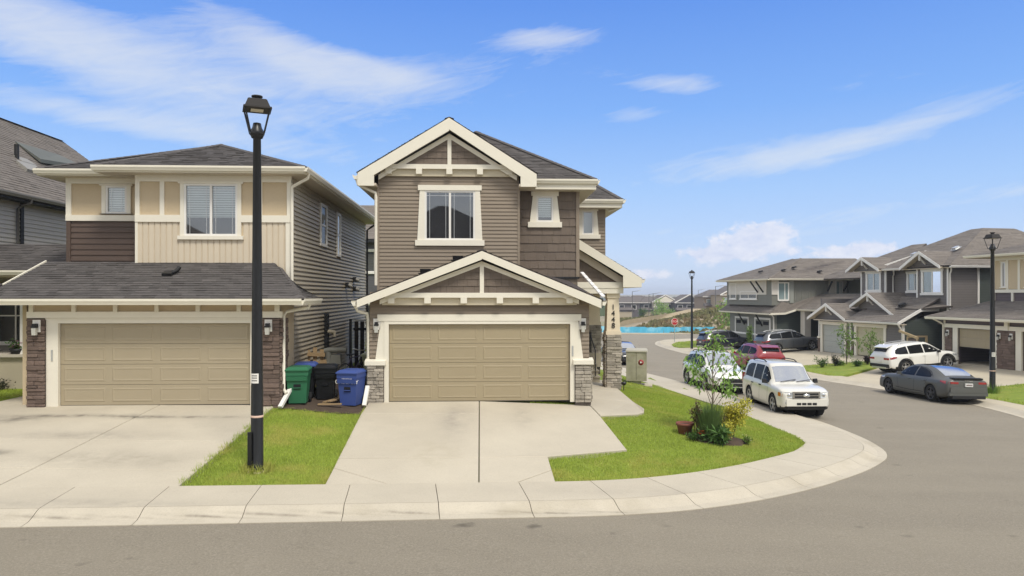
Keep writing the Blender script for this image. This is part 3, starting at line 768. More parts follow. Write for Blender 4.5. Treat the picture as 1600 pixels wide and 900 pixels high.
def lantern(parent, x, y, z, world=True, m_=None):
    b = MB(); b.box(x-.09, x+.09, y-.03, y, z-.06, z+.24); p = b.build('light_plate', M_white, parent, world)
    l = MB(); l.box(x-.045, x+.045, y-.14, y-.03, z+.09, z+.15); l.box(x-.06, x+.06, y-.16, y-.05, z+.05, z+.09)
    q = l.build('wall_light', M_black, parent, world)
    g = MB(); g.hexa([(x-.045, y-.145, z-.13), (x+.045, y-.145, z-.13), (x+.045, y-.065, z-.13), (x-.045, y-.065, z-.13)], [(x-.05, y-.15, z+.05), (x+.05, y-.15, z+.05), (x+.05, y-.06, z+.05), (x-.05, y-.06, z+.05)])
    g.build('lamp_glass', mat('frosted_lamp', '#b9b8b0', .25, .02), q, world)
def roof_vent(parent, x, y, z, slope, world=True, m_=None, s=1.0):
    b = MB(); c = lambda dx, dy, dz: (x+dx*s, y+dy*s, z+dy*s*slope+dz*s)
    b.hexa([c(-.2, -.2, 0), (c(.2, -.2, 0)), c(.2, .2, 0), c(-.2, .2, 0)], [c(-.2, -.2, .02), c(.2, -.2, .02), c(.2, .2, .02), c(-.2, .2, .02)])
    b.hexa([c(-.14, -.16, .02), c(.14, -.16, .02), c(.14, .12, .02), c(-.14, .12, .02)], [c(-.15, -.2, .13), c(.15, -.2, .13), c(.12, .1, .12), c(-.12, .1, .12)])
    return b.build('roof_vent', m_ or M_plasticb, parent, world)
# ================================================================== MAIN HOUSE
mh = thing('house', 'taupe two-storey house with twin cream gables, double garage and a porch numbered 1448', 'house', (0, 19, 0))
W = MB()
W.box(-2.95, 2.96, 19.02, 19.16, -.15, 1.0); 
W = MB()
W.box(-2.95, -2.60, 19.02, 19.2, -.2, 2.95); W.box(2.60, 2.96, 19.02, 19.2, -.2, 2.95); W.box(-2.6, 2.6, 19.02, 19.2, 2.16, 2.95)
W.box(-2.95, -2.8, 19.2, 31, -.3, 2.9); W.box(2.81, 2.96, 19.2, 31, -.3, 2.9)
W.wall(-2.94, 1.13, 2.6, 6.5, 20.5, 20.62, [(-1.6, -.14, 4.46, 5.9)]); W.box(-2.94, -2.8, 20.62, 31, 2.6, 6.1); W.wall(1.13, 2.95, 2.6, 6.1, 21.2, 21.32, [(1.70, 2.21, 5.07, 5.86)]); W.box(2.8, 2.95, 21.32, 25.4, 2.6, 6.1); W.box(1.0, 1.13, 20.62, 21.2, 2.6, 6.1)
W.wall(2.8, 4.55, 2.9, 6.1, 25.4, 25.52, [(3.7, 4.12, 5.06, 5.92)]); W.box(4.4, 4.54, 25.52, 31, 2.9, 6.1); W.box(-2.94, 4.55, 30.9, 31.05, 2.9, 6.1); W.box(-2.8, 2.81, 30.9, 31.05, -.3, 2.9); W.box(2.96, 4.54, 27, 30.9, 2.92, 3.0)
W.build('wall', M_taupe, mh, True)
# solid inner blocks keep the light out of the rooms
# garage front siding
for a, b in ((-2.95, -2.45), (2.45, 2.96)): boards(mh, M_taupe, a, b, 19.02, 1.19, 2.18, .108)
boards(mh, M_taupe, -2.95, 2.96, 19.02, 2.26, 2.78, .108)
# garage frame
G = MB()
for s in (-1, 1):
    X = lambda v: (s*v)
    pts = [(X(2.44), -.02), (X(2.56), -.02), (X(2.56), 2.2), (X(2.44), 2.2)]
    G.plate(pts if s > 0 else pts[::-1], 18.955, .09)
    pts = [(X(2.56), 1.10), (X(2.80), 1.10), (X(2.66), 2.17), (X(2.56), 2.17)]
    G.plate(pts if s > 0 else pts[::-1], 18.97, .06)
G.plate([(-2.44, 2.09), (2.44, 2.09), (2.44, 2.17), (-2.44, 2.17)], 18.957, .09)
G.plate([(-2.74, 2.172), (2.74, 2.172), (2.74, 2.35), (-2.74, 2.35)], 18.945, .09)
G.build('garage_casing', M_trim, mh, True)
garage_door(mh, -2.435, 2.435, 0.01, 2.085, 19.06, M_garage)
# stone piers with caps
for s, sd_ in ((-1, 1), (1, 2)):
    xa, xb = (-3.0, -2.57) if s < 0 else (2.57, 3.0)
    MB().box(xa, xb, 18.93, 19.03, -.1, 1.0).build('pier_core', M_mortar, mh, True)
    stones(mh, M_stone, (xa, 18.93), (xb, 18.93), -.03, 1.0, seed=sd_, rows=(.05, .10), lens=(.10, .26))
    if s > 0: stones(mh, M_stone, (xb, 18.93), (xb, 19.5), -.03, 1.0, seed=9)
    MB().hexa([(xa-.06, 18.84, 1.0), (xb+.06, 18.84, 1.0), (xb+.06, 19.08, 1.0), (xa-.06, 19.08, 1.0)], [(xa-.06, 18.84, 1.11), (xb+.06, 18.84, 1.11), (xb+.06, 19.08, 1.17), (xa-.06, 19.08, 1.17)]).build('pier_cap', M_trim, mh, True)
lantern(mh, -2.76, 19.0, 2.0); lantern(mh, 2.78, 19.0, 2.0)
MB().box(2.485, 2.525, 18.94, 18.957, 1.22, 1.50).build('keypad', M_alu, mh, True)

def gable_front(parent, xl, xc, xr, zl, zc, yf, yw, zbeam, beam_h, post, rakeh=.24, inner=.10, shake_seed=1, rowh=.17, pw=.24, nblk=(), blk_z=None):
    """cream rake boards in front of a shake-clad gable; xl/xr rake ends, zl their top height"""
    sl = (zc-zl)/(xc-xl); d = .035
    rk = MB()
    for xa, xb in ((xl, xc), (xc, xr)):
        za, zb = (zl, zc) if xa == xl else (zc, zl)
        rk.hexa([(xa, yf, za), (xb, yf, zb), (xb, yf, zb-rakeh*1.12), (xa, yf, za-rakeh)], [(xa, yf+d, za), (xb, yf+d, zb), (xb, yf+d, zb-rakeh*1.12), (xa, yf+d, za-rakeh)])
    rk.build('rake_board', M_fascia, parent, True)
    sf = MB()
    for xa, xb in ((xl, xc), (xc, xr)):
        za, zb = (zl, zc) if xa == xl else (zc, zl); o = -rakeh+.06
        sf.hexa([(xa, yf+d, za+o), (xb, yf+d, zb+o), (xb, yw+.1, zb+o), (xa, yw+.1, za+o)], [(xa, yf+d, za+o+.05), (xb, yf+d, zb+o+.05), (xb, yw+.1, zb+o+.05), (xa, yw+.1, za+o+.05)])
    sf.build('soffit', M_soffit, parent, True)
    # gable wall set back behind the rake
    ins = .5; gx0 = xl+ins; gx1 = xr-ins; gz = lambda x: (zl+sl*(x-xl) if x < xc else zl+sl*(xr-x))-rakeh-.05
    yg = yf+.28
    zb0 = zbeam+beam_h; xa = xl+(zb0+rakeh+.05-zl)/sl; xb = xr-(xa-xl)
    tri = [(xa, zb0-.05), (xb, zb0-.05), (xc, gz(xc)+.02)]
    MB().plate(tri, yg+.01, .06).build('gable_wall', M_mortar, parent, True)
    shakes(parent, M_shake, [(xa, zb0), (xb, zb0), (xc, gz(xc))], yg, rowh, pw, seed=shake_seed)
    it = MB()
    for p, q in ((xa-.55, xc), (xc, xb+.55)):
        it.hexa([(p, yg-.045, gz(p)+.03), (q, yg-.045, gz(q)+.03), (q, yg-.045, gz(q)-inner), (p, yg-.045, gz(p)-inner)], [(p, yg, gz(p)+.03), (q, yg, gz(q)+.03), (q, yg, gz(q)-inner), (p, yg, gz(p)-inner)])
    it.build('gable_trim', M_fascia, parent, True)
    MB().box(xc-.055, xc+.055, yg-.05, yg-.002, zb0, gz(xc)-inner+.03).build('gable_post', M_trim, parent, True)
    MB().box(xa-.42, xb+.42, yg-.07, yg+.06, zbeam, zb0).build('gable_beam', M_trim, parent, True)
    b = MB(); b.box(xa-.5, xb+.5, yg+.03, yg+.09, zbeam-.20, zbeam-.002); b.build('frieze', M_frieze, parent, True)
    bw = MB().box(-.085, .085, -.09, .09, 0, .15).build('bracket_block', M_fascia, parent); inv = wm(parent).inverted()
    for i, x in enumerate(nblk):
        o = bw if i == 0 else bw.copy()
        if i: COL.objects.link(o)
        o.location = inv @ Vector((x, yg+.0, zbeam-.152))
# garage gable
gable_front(mh, -3.22, .05, 3.22, 2.74, 4.03, 18.55, 19.0, 2.80, .13, 0, rakeh=.20, inner=.09, shake_seed=3, rowh=.185, pw=.24, nblk=(-2.35, -1.39, -.43, .53, 1.49, 2.4))
sg = (4.03-2.74)/3.27
roof(mh, [((-3.25, 18.56, 2.75), (-3.25, 20.5, 2.75), (.05, 20.5, 4.055), (.05, 18.56, 4.055)), ((3.25, 21.3, 2.75), (3.25, 18.56, 2.75), (.05, 18.56, 4.055), (.05, 21.3, 4.055))], M_shingle, caps=[((.05, 18.62, 4.06), (.05, 20.5, 4.06))], seed=11)
gutter(mh, (-3.25, 18.56, 2.72), (-3.25, 20.6, 2.72), (-1, 0, 0), M_fascia); gutter(mh, (3.25, 18.56, 2.72), (3.25, 24, 2.72), (1, 0, 0), M_fascia)
roof_vent(mh, -1.5, 19.6, 3.46, 0); roof_vent(mh, -.62, 19.9, 3.84, 0)
# side roof between garage and porch, rising to the shake wall, with its metal valley
roof(mh, [((3.3, 18.75, 2.72), (3.3, 22.9, 2.95), (2.2, 22.9, 3.75), (1.3, 21.2, 3.62))], M_shingle, seed=12)
vl = MB()
for i in range(7):
    a = Vector((3.05, 21.0, 3.50)).lerp(Vector((3.34, 18.85, 2.76)), i/7); b = Vector((3.05, 21.0, 3.50)).lerp(Vector((3.34, 18.85, 2.76)), (i+.86)/7); vl.beam(a+Vector((0, 0, .05)), b+Vector((0, 0, .05)), .10, .03)
vl.build('valley_flashing', M_trim2, mh, True)
# upper storey
boards(mh, M_taupe, -2.94, 1.13, 20.5, 2.7, 6.27, .108, holes=[(-1.6, -.14, 4.46, 5.9)])
for x in (-2.97, 1.09): MB().box(x, x+.07, 20.465, 20.53, 2.7, 6.02).build('corner_trim', M_taupe, mh, True)
window(mh, -1.60, -.14, 4.46, 5.90, 20.475, taper=.07, cas=.14, head=.15, sill=.16, muntin=1)
boards(mh, M_taupe, 2.9, 4.55, 25.4, 2.9, 6.05, .115, holes=[(3.7, 4.12, 5.06, 5.92)])
shakes(mh, M_shake, [(1.15, 3.42), (2.96, 3.42), (2.96, 6.06), (1.15, 6.06)], 21.2, .255, .30, seed=5, holes=[(1.70, 2.21, 5.07, 5.86)])
MB().box(2.90, 3.0, 21.15, 21.25, 3.38, 6.05).build('corner_trim', M_taupe, mh, True)
MB().box(1.13, 3.0, 21.13, 21.3, 3.36, 3.42).build('skirt_flashing', M_black, mh, True)
window(mh, 1.70, 2.21, 5.07, 5.86, 21.18, slide=False, taper=.09, cas=.11, head=.13, sill=.16, blinds=.85)
window(mh, 3.70, 4.12, 5.06, 5.92, 25.38, slide=False, taper=.07, cas=.11, head=.10, sill=.15, blinds=0, room=M_blind)
gable_front(mh, -3.46, -.88, 1.62, 6.33, 7.92, 20.1, 20.5, 6.50, .13, 0, rakeh=.33, inner=.11, shake_seed=8, rowh=.19, pw=.26, nblk=(-2.62, -1.75, -.88, 0, .85))
# boxed ends of the eaves
for xa, xb in ((-3.46, -2.95), (1.12, 1.62)):
    MB().hexa([(xa, 20.12, 5.98), (xb, 20.12, 5.98), (xb, 21.0 if xa > 0 else 31, 5.98), (xa, 21.0 if xa > 0 else 31, 5.98)], [(xa, 20.12, 6.05), (xb, 20.12, 6.05), (xb, 21.0 if xa > 0 else 31, 6.05), (xa, 21.0 if xa > 0 else 31, 6.05)]).build('soffit', M_soffit, mh, True)
bxe = MB()
bxe.plate([(-3.46, 5.97), (-3.0, 5.97), (-3.0, 6.62), (-3.46, 6.33)], 20.102, .03); bxe.plate([(1.16, 5.97), (1.62, 5.97), (1.62, 6.33), (1.16, 6.62)], 20.102, .03)
bxe.build('eave_return', M_fascia, mh, True)
roof(mh, [((-3.5, 20.11, 6.345), (-3.5, 31.5, 6.33), (-.88, 23.3, 7.93), (-.88, 20.11, 7.94)),
          ((1.65, 20.75, 6.33), (1.65, 20.11, 6.345), (-.88, 20.11, 7.94), (-.88, 23.3, 7.93)),
          ((1.2, 20.72, 6.3), (3.45, 20.72, 6.3), (-.1, 24.2, 8.46), (-.12, 24.2, 8.46)),
          ((3.45, 20.72, 6.3), (3.45, 31.5, 6.3), (-.1, 28.2, 8.46), (-.1, 24.2, 8.46)),
          ((3.4, 24.9, 6.28), (5.08, 24.9, 6.28), (3.7, 27.0, 7.55), (2.4, 26.0, 6.95)),
          ((5.08, 24.9, 6.28), (5.08, 31.5, 6.28), (3.7, 29, 7.55), (3.7, 27.0, 7.55))],
     M_shingle, caps=[((-.88, 20.2, 7.95), (-.88, 23.2, 7.95)), ((3.45, 20.72, 6.31), (-.1, 24.2, 8.48)), ((5.08, 24.9, 6.3), (3.7, 27, 7.57)), ((-.1, 24.2, 8.48), (-.1, 28.2, 8.48))], seed=13)
MB().hexa([(1.6, 20.76, 5.99), (3.42, 20.76, 5.99), (3.42, 31, 5.99), (1.6, 21.2, 5.99)], [(1.6, 20.76, 6.05), (3.42, 20.76, 6.05), (3.42, 31, 6.05), (1.6, 21.2, 6.05)]).build('soffit', M_soffit, mh, True)
MB().box(2.96, 5.05, 24.93, 31, 5.98, 6.04).build('soffit', M_soffit, mh, True)
fb = MB(); fb.box(1.62, 3.44, 20.74, 20.77, 6.0, 6.24); fb.box(3.415, 3.445, 20.77, 31, 6.0, 6.24); fb.box(3.4, 5.07, 24.91, 24.94, 5.99, 6.22); fb.box(5.045, 5.075, 24.94, 31, 5.99, 6.22); fb.box(-3.49, -3.46, 20.12, 31, 6.0, 6.28); fb.each('fascia', M_fascia, mh, True)
gutter(mh, (1.66, 20.74, 6.29), (3.48, 20.74, 6.29), (0, -1, 0), M_fascia); gutter(mh, (3.44, 20.7, 6.29), (3.44, 25, 6.29), (1, 0, 0), M_fascia)
gutter(mh, (3.4, 24.91, 6.27), (5.1, 24.91, 6.27), (0, -1, 0), M_fascia); gutter(mh, (5.07, 24.8, 6.27), (5.07, 30, 6.27), (1, 0, 0), M_fascia)
gutter(mh, (-3.49, 20.1, 6.28), (-3.49, 31, 6.28), (-1, 0, 0), M_fascia)
downspout(mh, [(-3.5, 20.2, 6.16), (-3.47, 20.25, 6.02), (-3.2, 20.42, 5.9), (-3.02, 20.47, 5.82), (-3.0, 20.47, 5.7), (-3.0, 20.47, 3.15)], M_trim)
downspout(mh, [(5.05, 25.0, 6.15), (4.95, 25.1, 6.0), (4.62, 25.25, 5.9)], M_trim)
downspout(mh, [(-3.3, 18.72, 2.6), (-3.24, 18.8, 2.45), (-3.02, 18.98, 2.38), (-3.0, 19.06, 2.2), (-3.0, 19.06, .15)], M_trim)
# porch: half gable, beam, tapered columns on stone, steps
PY = 23.3
pr_ = MB(); pr_.hexa([(2.97, PY-.35, 4.86), (5.32, PY-.35, 3.42), (5.32, PY-.35, 3.14), (2.97, PY-.35, 4.54)], [(2.97, PY-.31, 4.86), (5.32, PY-.31, 3.42), (5.32, PY-.31, 3.14), (2.97, PY-.31, 4.54)]); pr_.build('rake_board', M_fascia, mh, True)
MB().hexa([(4.72, PY-.345, 3.12), (5.3, PY-.345, 3.12), (5.3, 26.9, 3.12), (4.72, 26.9, 3.12)], [(4.72, PY-.345, 3.17), (5.3, PY-.345, 3.17), (5.3, 26.9, 3.17), (4.72, 26.9, 3.17)]).build('soffit', M_soffit, mh, True)
MB().plate([(4.70, 3.13), (5.3, 3.13), (5.3, 3.40), (4.70, 3.78)], PY-.348, .03).build('eave_return', M_fascia, mh, True)
pt = MB(); pt.hexa([(2.97, PY-.1, 4.56), (4.78, PY-.1, 3.42), (4.78, PY-.1, 3.16), (2.97, PY-.1, 4.28)], [(2.97, PY, 4.56), (4.78, PY, 3.42), (4.78, PY, 3.16), (2.97, PY, 4.28)]); pt.build('gable_trim', M_soffit, mh, True)
MB().plate([(2.96, 3.28), (4.74, 3.28), (4.74, 3.3), (2.96, 4.5)], PY+.02, .08).build('gable_wall', M_mortar, mh, True)
shakes(mh, M_shake, [(2.97, 3.28), (4.62, 3.28), (2.97, 4.34)], PY+.01, .19, .5, seed=21)
bm_ = MB(); bm_.box(2.97, 4.78, PY-.12, PY+.2, 3.10, 3.30); bm_.box(2.97, 4.76, PY-.10, PY+.18, 2.92, 3.10); bm_.build('porch_beam', M_trim, mh, True)
MB().box(4.50, 4.74, PY+.2, 26.9, 2.92, 3.2).build('porch_beam', M_trim, mh, True)
MB().box(2.97, 4.5, PY+.2, 26.9, 2.98, 3.05).build('porch_ceiling', M_soffit, mh, True)
roof(mh, [((5.34, PY-.33, 3.415), (5.34, 27.0, 3.42), (2.97, 27.0, 4.87), (2.97, PY-.33, 4.855))], M_shingle, seed=15)
gutter(mh, (5.32, PY-.36, 3.40), (5.32, 27, 3.40), (1, 0, 0), M_fascia)
def column(cx, cy, zb, zs, zt, wb, wt, ws, seed, cap):
    c = MB(); h = lambda w_, z: [(cx-w_, cy-w_, z), (cx+w_, cy-w_, z), (cx+w_, cy+w_, z), (cx-w_, cy+w_, z)]
    c.hexa(h(wb, zs+.004), h(wt, zt-.16)); c.hexa(h(wt+.035, zt-.16), h(wt+.035, zt-.002)); c.hexa(h(wb+.02, zs), h(wb+.02, zs+.12))
    o = c.build('column', mat('tan_column', '#e0d2b8', .6, .03), mh, True)
    MB().hexa(h(ws-.05, zb-.3), h(ws-.05, zs-.002)).build('pier_core', M_mortar, mh, True)
    s = ws-.05
    stones(mh, M_stone, (cx-s, cy-s), (cx+s, cy-s), zb, zs, seed=seed, rows=(.06, .12), lens=(.14, .34))
    stones(mh, M_stone, (cx+s, cy-s), (cx+s, cy+s), zb, zs, seed=seed+1, rows=(.06, .12), lens=(.14, .34))
    stones(mh, M_stone, (cx-s, cy+s), (cx-s, cy-s), zb, zs, seed=seed+2, rows=(.06, .12), lens=(.14, .34))
    return o
colm = column(4.44, PY+.2, -.33, 1.55, 2.93, .235, .185, .285, 31, 0)
column(4.28, 26.4, .2, 1.75, 2.93, .22, .19, .27, 41, 0)
# the house number, one digit a part
fc = {}
def text_mesh(s, size, m_, ext=.006):
    cu = bpy.data.curves.new('t', 'FONT'); cu.body = s; cu.size = size; cu.extrude = ext; cu.align_x = 'CENTER'; cu.align_y = 'CENTER'
    ob = bpy.data.objects.new('t', cu); COL.objects.link(ob); dg = bpy.context.evaluated_depsgraph_get(); me = bpy.data.meshes.new_from_object(ob.evaluated_get(dg))
    bpy.data.objects.remove(ob); bpy.data.curves.remove(cu); me.materials.clear(); me.materials.append(m_); return me
cb = 4.44+.0; yb = PY+.2-.205
inv = wm(mh).inverted()
for i, ch in enumerate('1448'):
    z = 2.46-i*.205
    link('house_number', text_mesh(ch, .25, M_black, .012), mh, inv @ Vector((4.435, PY+.2-.185-.05*(2.77-z)/1.22-.014, z)), (R(90+2.2), 0, 0))
for i, (y0, z) in enumerate(((24.85, -.02), (25.15, .17), (25.45, .36), (25.75, .55))):
    MB().box(3.0, 4.25, y0, 26.9, z-.4, z-.045).box(2.99, 4.28, y0-.05, 26.9, z-.044, z).build('step', M_conc2, mh, True)
MB().box(3.0, 4.5, 26.0, 26.95, .2, .72).build('porch_floor', M_conc2, mh, True)
rl = MB(); rl.tube([(3.62, 24.75, -.25), (3.62, 24.75, .85), (3.45, 26.3, 1.62), (3.35, 26.3, 1.62)], .022, 6); rl.tube([(3.45, 26.3, .5), (3.45, 26.3, 1.62)], .022, 6)
for k in range(1, 7):
    t = k/7; rl.tube([(3.62-.17*t, 24.75+1.55*t, -.1+.75*t), (3.62-.17*t, 24.75+1.55*t, .85+.77*t)], .011, 5)
for k in range(10): rl.box(3.02+k*.045, 3.04+k*.045, 26.28, 26.3, .55, 1.6)
rl.tube([(4.1, 24.9, -.1), (4.1, 24.9, .9), (4.05, 26.1, 1.55)], .02, 6)
for k in range(5): rl.box(4.02+k*.03, 4.035+k*.03, 26.1, 26.12, .5, 1.5)
rl.build('railing', M_black, mh, True)
# ================================================================== LEFT HOUSE
lh = thing('house', 'beige and brown two-storey house with hipped roof, left of the taupe house', 'house', (-8, 18, 0))
W = MB()
W.box(-11.12, -10.45, 17.92, 18.1, -.1, 2.7); W.box(-5.72, -5.05, 17.92, 18.1, -.1, 2.7); W.box(-10.45, -5.72, 17.92, 18.1, 2.26, 2.7)
W.box(-5.22, -5.06, 18.1, 19.42, -.2, 2.7); W.box(-11.4, -11.3, 18.1, 32, -.2, 2.7)
W.wall(-9.28, -5.15, 2.6, 6.12, 19.42, 19.55, [(-7.98, -6.56, 4.47, 5.88)]); W.box(-9.28, -9.15, 19.5, 20.0, 2.6, 6.1); W.wall(-11.4, -9.15, 2.6, 6.12, 20.02, 20.15, [(-10.35, -9.78, 5.12, 5.90)])
W.box(-11.4, -11.28, 20.1, 32, 2.6, 6.1); W.box(-5.32, -5.17, 19.5, 32, -.2, 6.12); W.box(-11.4, -5.2, 31.9, 32.02, -.2, 6.1)
W.build('wall', M_stucco, lh, True)
# garage front
G = MB()
for s in (-1, 1):
    c = -8.065; X = lambda v: c+s*v
    for a, b, yy in ((2.335, 2.62, 17.86),):
        pts = [(X(a), .09), (X(b), .09), (X(b), 2.26), (X(a), 2.26)]
        G.plate(pts if s > 0 else pts[::-1], yy, .1)
G.plate([(-10.4, 2.17), (-5.73, 2.17), (-5.73, 2.26), (-10.4, 2.26)], 17.862, .1)
G.plate([(-10.70, 2.262), (-5.43, 2.262), (-5.43, 2.30), (-10.70, 2.30)], 17.84, .1)
G.build('garage_casing', M_trim, lh, True)
garage_door(lh, -10.40, -5.73, .13, 2.165, 17.97, mat('garage_beige', '#a3977f', .5, .03, 2, objvar=.008))
MB().box(-10.56, -10.52, 17.84, 17.858, 1.25, 1.52).build('keypad', M_alu, lh, True)
for k, (xa, xb) in enumerate(((-11.12, -10.69), (-5.44, -5.0))):
    MB().box(xa, xb, 17.84, 17.93, -.05, 2.29).build('pier_core', M_mortar, lh, True)
    stones(lh, M_stoneb, (xa, 17.84), (xb, 17.84), .04, 2.285, seed=50+k, rows=(.06, .12), lens=(.14, .40))
stones(lh, M_stoneb, (-5.0, 17.84), (-5.0, 18.5), .0, 2.285, seed=60, rows=(.07, .13), lens=(.2, .4))
lantern(lh, -10.86, 17.79, 2.02, True); lantern(lh, -5.26, 17.79, 2.02, True)
MB().box(-11.12, -4.94, 17.80, 17.93, 2.305, 2.46).build('garage_beam', M_trim, lh, True)
MB().box(-11.08, -5.0, 17.87, 17.95, 2.46, 2.64).build('frieze', M_stucco, lh, True)
bw = MB().box(-.05, .05, -.05, .04, 0, .17).build('bracket_block', M_fascia, lh); inv = wm(lh).inverted()
for i in range(6):
    o = bw if i == 0 else bw.copy()
    if i: COL.objects.link(o)
    o.location = inv @ Vector((-11.02+i*1.0+(.02 if i else 0), 17.85, 2.462))
MB().box(-5.12, -5.0, 17.80, 17.93, 2.462, 2.64).build('bracket_block', M_fascia, lh, True)
# garage roof
s2 = .47
roof(lh, [((-11.95, 17.38, 2.79), (-4.36, 17.38, 2.79), (-5.6, 19.45, 3.76), (-11.6, 19.45, 3.76)), ((-14.2, 17.38, 2.79), (-11.95, 17.38, 2.79), (-11.92, 18.15, 3.15), (-14.2, 18.15, 3.15)),
          ((-4.36, 17.38, 2.79), (-4.36, 19.4, 2.79), (-5.15, 19.42, 3.2), (-5.6, 19.45, 3.76)),
          ((-11.6, 19.45, 3.74), (-9.2, 19.45, 3.74), (-9.2, 20.1, 3.72), (-11.4, 20.1, 3.72))], M_shingle, caps=[((-4.36, 17.38, 2.8), (-5.45, 19.25, 3.62))], seed=31)
MB().box(-14.2, -4.40, 17.42, 17.93, 2.63, 2.67).build('soffit', M_soffit, lh, True); MB().box(-5.1, -4.40, 17.93, 19.42, 2.63, 2.67).build('soffit', M_soffit, lh, True)
gutter(lh, (-14.2, 17.40, 2.78), (-4.33, 17.40, 2.78), (0, -1, 0), M_fascia, h=.15); gutter(lh, (-4.37, 17.33, 2.78), (-4.37, 19.3, 2.78), (1, 0, 0), M_fascia, h=.15)
downspout(lh, [(-4.35, 18.2, 2.66), (-4.36, 18.2, 2.56), (-4.9, 18.1, 2.45), (-4.95, 18.0, 2.36), (-4.95, 18.0, .5), (-4.85, 17.9, .4)], M_trim)
rv = MB(); c = lambda x, y, dz: (x, y, 2.79+s2*(y-17.38)+dz)
rv.hexa([c(-8.2, 18.55, .02), c(-7.95, 18.55, .02), c(-7.95, 18.75, .02), c(-8.2, 18.75, .02)], [c(-8.2, 18.52, .10), c(-7.95, 18.52, .10), c(-7.95, 18.72, .08), c(-8.2, 18.72, .08)])
rv.tube([c(-7.97, 18.65, .07), c(-7.88, 18.70, .10), c(-7.83, 18.75, .17)], [.055, .055, .05], 8); rv.build('roof_vent', M_plasticb, lh, True)
# upper storey, projecting bay
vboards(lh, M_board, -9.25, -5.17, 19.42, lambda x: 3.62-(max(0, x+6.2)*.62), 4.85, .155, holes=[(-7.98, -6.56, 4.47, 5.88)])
for x0, x1 in ((-9.27, -8.08), (-6.46, -5.12)): MB().box(x0, x1, 19.36, 19.45, 4.84, 5.03).build('belt_trim', M_trim, lh, True)
MB().box(-9.27, -5.12, 19.37, 19.45, 5.93, 6.10).build('frieze', M_trim, lh, True)
tr = MB()
for xa in (-9.27, -8.62, -6.02, -5.24): tr.box(xa, xa+.115, 19.375, 19.44, 5.03, 5.93)
tr.box(-5.27, -5.12, 19.376, 19.44, 3.0, 4.84); tr.box(-5.155, -5.12, 19.376, 19.5, 2.9, 6.0); tr.box(-9.27, -9.2, 19.376, 19.44, 3.6, 4.84)
tr.each('batten', M_trim, lh, True)
window(lh, -7.98, -6.56, 4.47, 5.88, 19.40, cas=.10, head=.06, sill=.10, blinds=.66, muntin=1)
# recessed left part
boards(lh, M_brown, -11.38, -9.25, 20.02, 3.5, 4.92, .155)
MB().box(-11.41, -11.3, 19.97, 20.1, 3.5, 4.92).build('corner_trim', M_brown, lh, True)
tr = MB(); tr.box(-11.42, -9.28, 19.95, 20.05, 4.92, 5.08); tr.box(-11.42, -9.28, 19.96, 20.05, 5.95, 6.1); tr.box(-11.42, -11.28, 19.965, 20.04, 5.08, 5.95); tr.each('belt_trim', M_trim, lh, True)
window(lh, -10.35, -9.78, 5.12, 5.90, 20.0, slide=False, cas=.11, head=.04, sill=.0, blinds=1.0, muntin=2)
# side wall towards the taupe house
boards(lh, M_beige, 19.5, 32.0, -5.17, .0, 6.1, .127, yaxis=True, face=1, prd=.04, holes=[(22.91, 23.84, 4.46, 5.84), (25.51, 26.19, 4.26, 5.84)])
def side_window(y0, y1, z0, z1, blind):
    f = MB()
    for a, b, c_, d_ in ((y0-.09, y0, z0-.09, z1+.09), (y1, y1+.09, z0-.09, z1+.09), (y0, y1, z0-.09, z0), (y0, y1, z1, z1+.09)): f.box(-5.17, -5.10, a, b, c_, d_)
    f.box(-5.17, -5.115, y0, y1, (z0+z1)/2-.03, (z0+z1)/2+.03)
    fo = f.build('window_frame', M_trim2, lh, True)
    MB().quad((-5.135, y0, z0), (-5.135, y1, z0), (-5.135, y1, z1), (-5.135, y0, z1)).build('pane', glass_mat('side_glass_blind' if blind else 'side_glass', refl=.06, dark='#c9c8c0' if blind else '#6a6761', fk=.3), fo, True)
side_window(23.0, 23.75, 4.55, 5.75, False); side_window(25.6, 26.1, 4.35, 5.75, True)
for y, z in ((27.2, 3.25), (28.8, 3.5), (28.8, 3.12)):
    MB().box(-5.16, -5.02, y-.1, y+.1, z-.1, z+.1).build('wall_vent', M_plasticb, lh, True)
    MB().tube([(-5.03, y+.02, z), (-4.9, y+.02, z-.05)], .07, 8).build('wall_vent', mat('vent_grey', '#8d8a82', .5, .05), lh, True)
# upper roof and eaves
roof(lh, [((-10.12, 18.93, 6.28), (-4.65, 18.93, 6.28), (-8.2, 22.7, 7.62), (-8.25, 22.7, 7.62)), ((-4.65, 18.93, 6.28), (-4.65, 32.5, 6.28), (-8.2, 28.5, 7.62), (-8.2, 22.7, 7.62)),
          ((-11.95, 19.53, 6.28), (-10.1, 19.53, 6.28), (-8.25, 22.72, 7.57), (-8.4, 22.8, 7.6)), ((-11.95, 32.5, 6.28), (-11.95, 19.53, 6.28), (-8.2, 22.75, 7.6), (-8.2, 28.5, 7.6))],
     M_shingle, caps=[((-4.65, 18.93, 6.29), (-8.2, 22.7, 7.64)), ((-10.12, 18.93, 6.29), (-8.2, 22.7, 7.64)), ((-11.95, 19.53, 6.29), (-8.3, 22.75, 7.62)), ((-8.2, 22.7, 7.64), (-8.2, 28.5, 7.64))], seed=33)
MB().box(-10.1, -4.68, 18.95, 19.45, 6.10, 6.15).build('soffit', M_soffit, lh, True); MB().box(-11.9, -9.2, 19.55, 20.1, 6.10, 6.15).build('soffit', M_soffit, lh, True)
MB().box(-5.25, -4.68, 19.45, 32.4, 6.10, 6.15).build('soffit', M_soffit, lh, True); MB().box(-11.9, -11.3, 20.1, 32.4, 6.10, 6.15).build('soffit', M_soffit, lh, True)
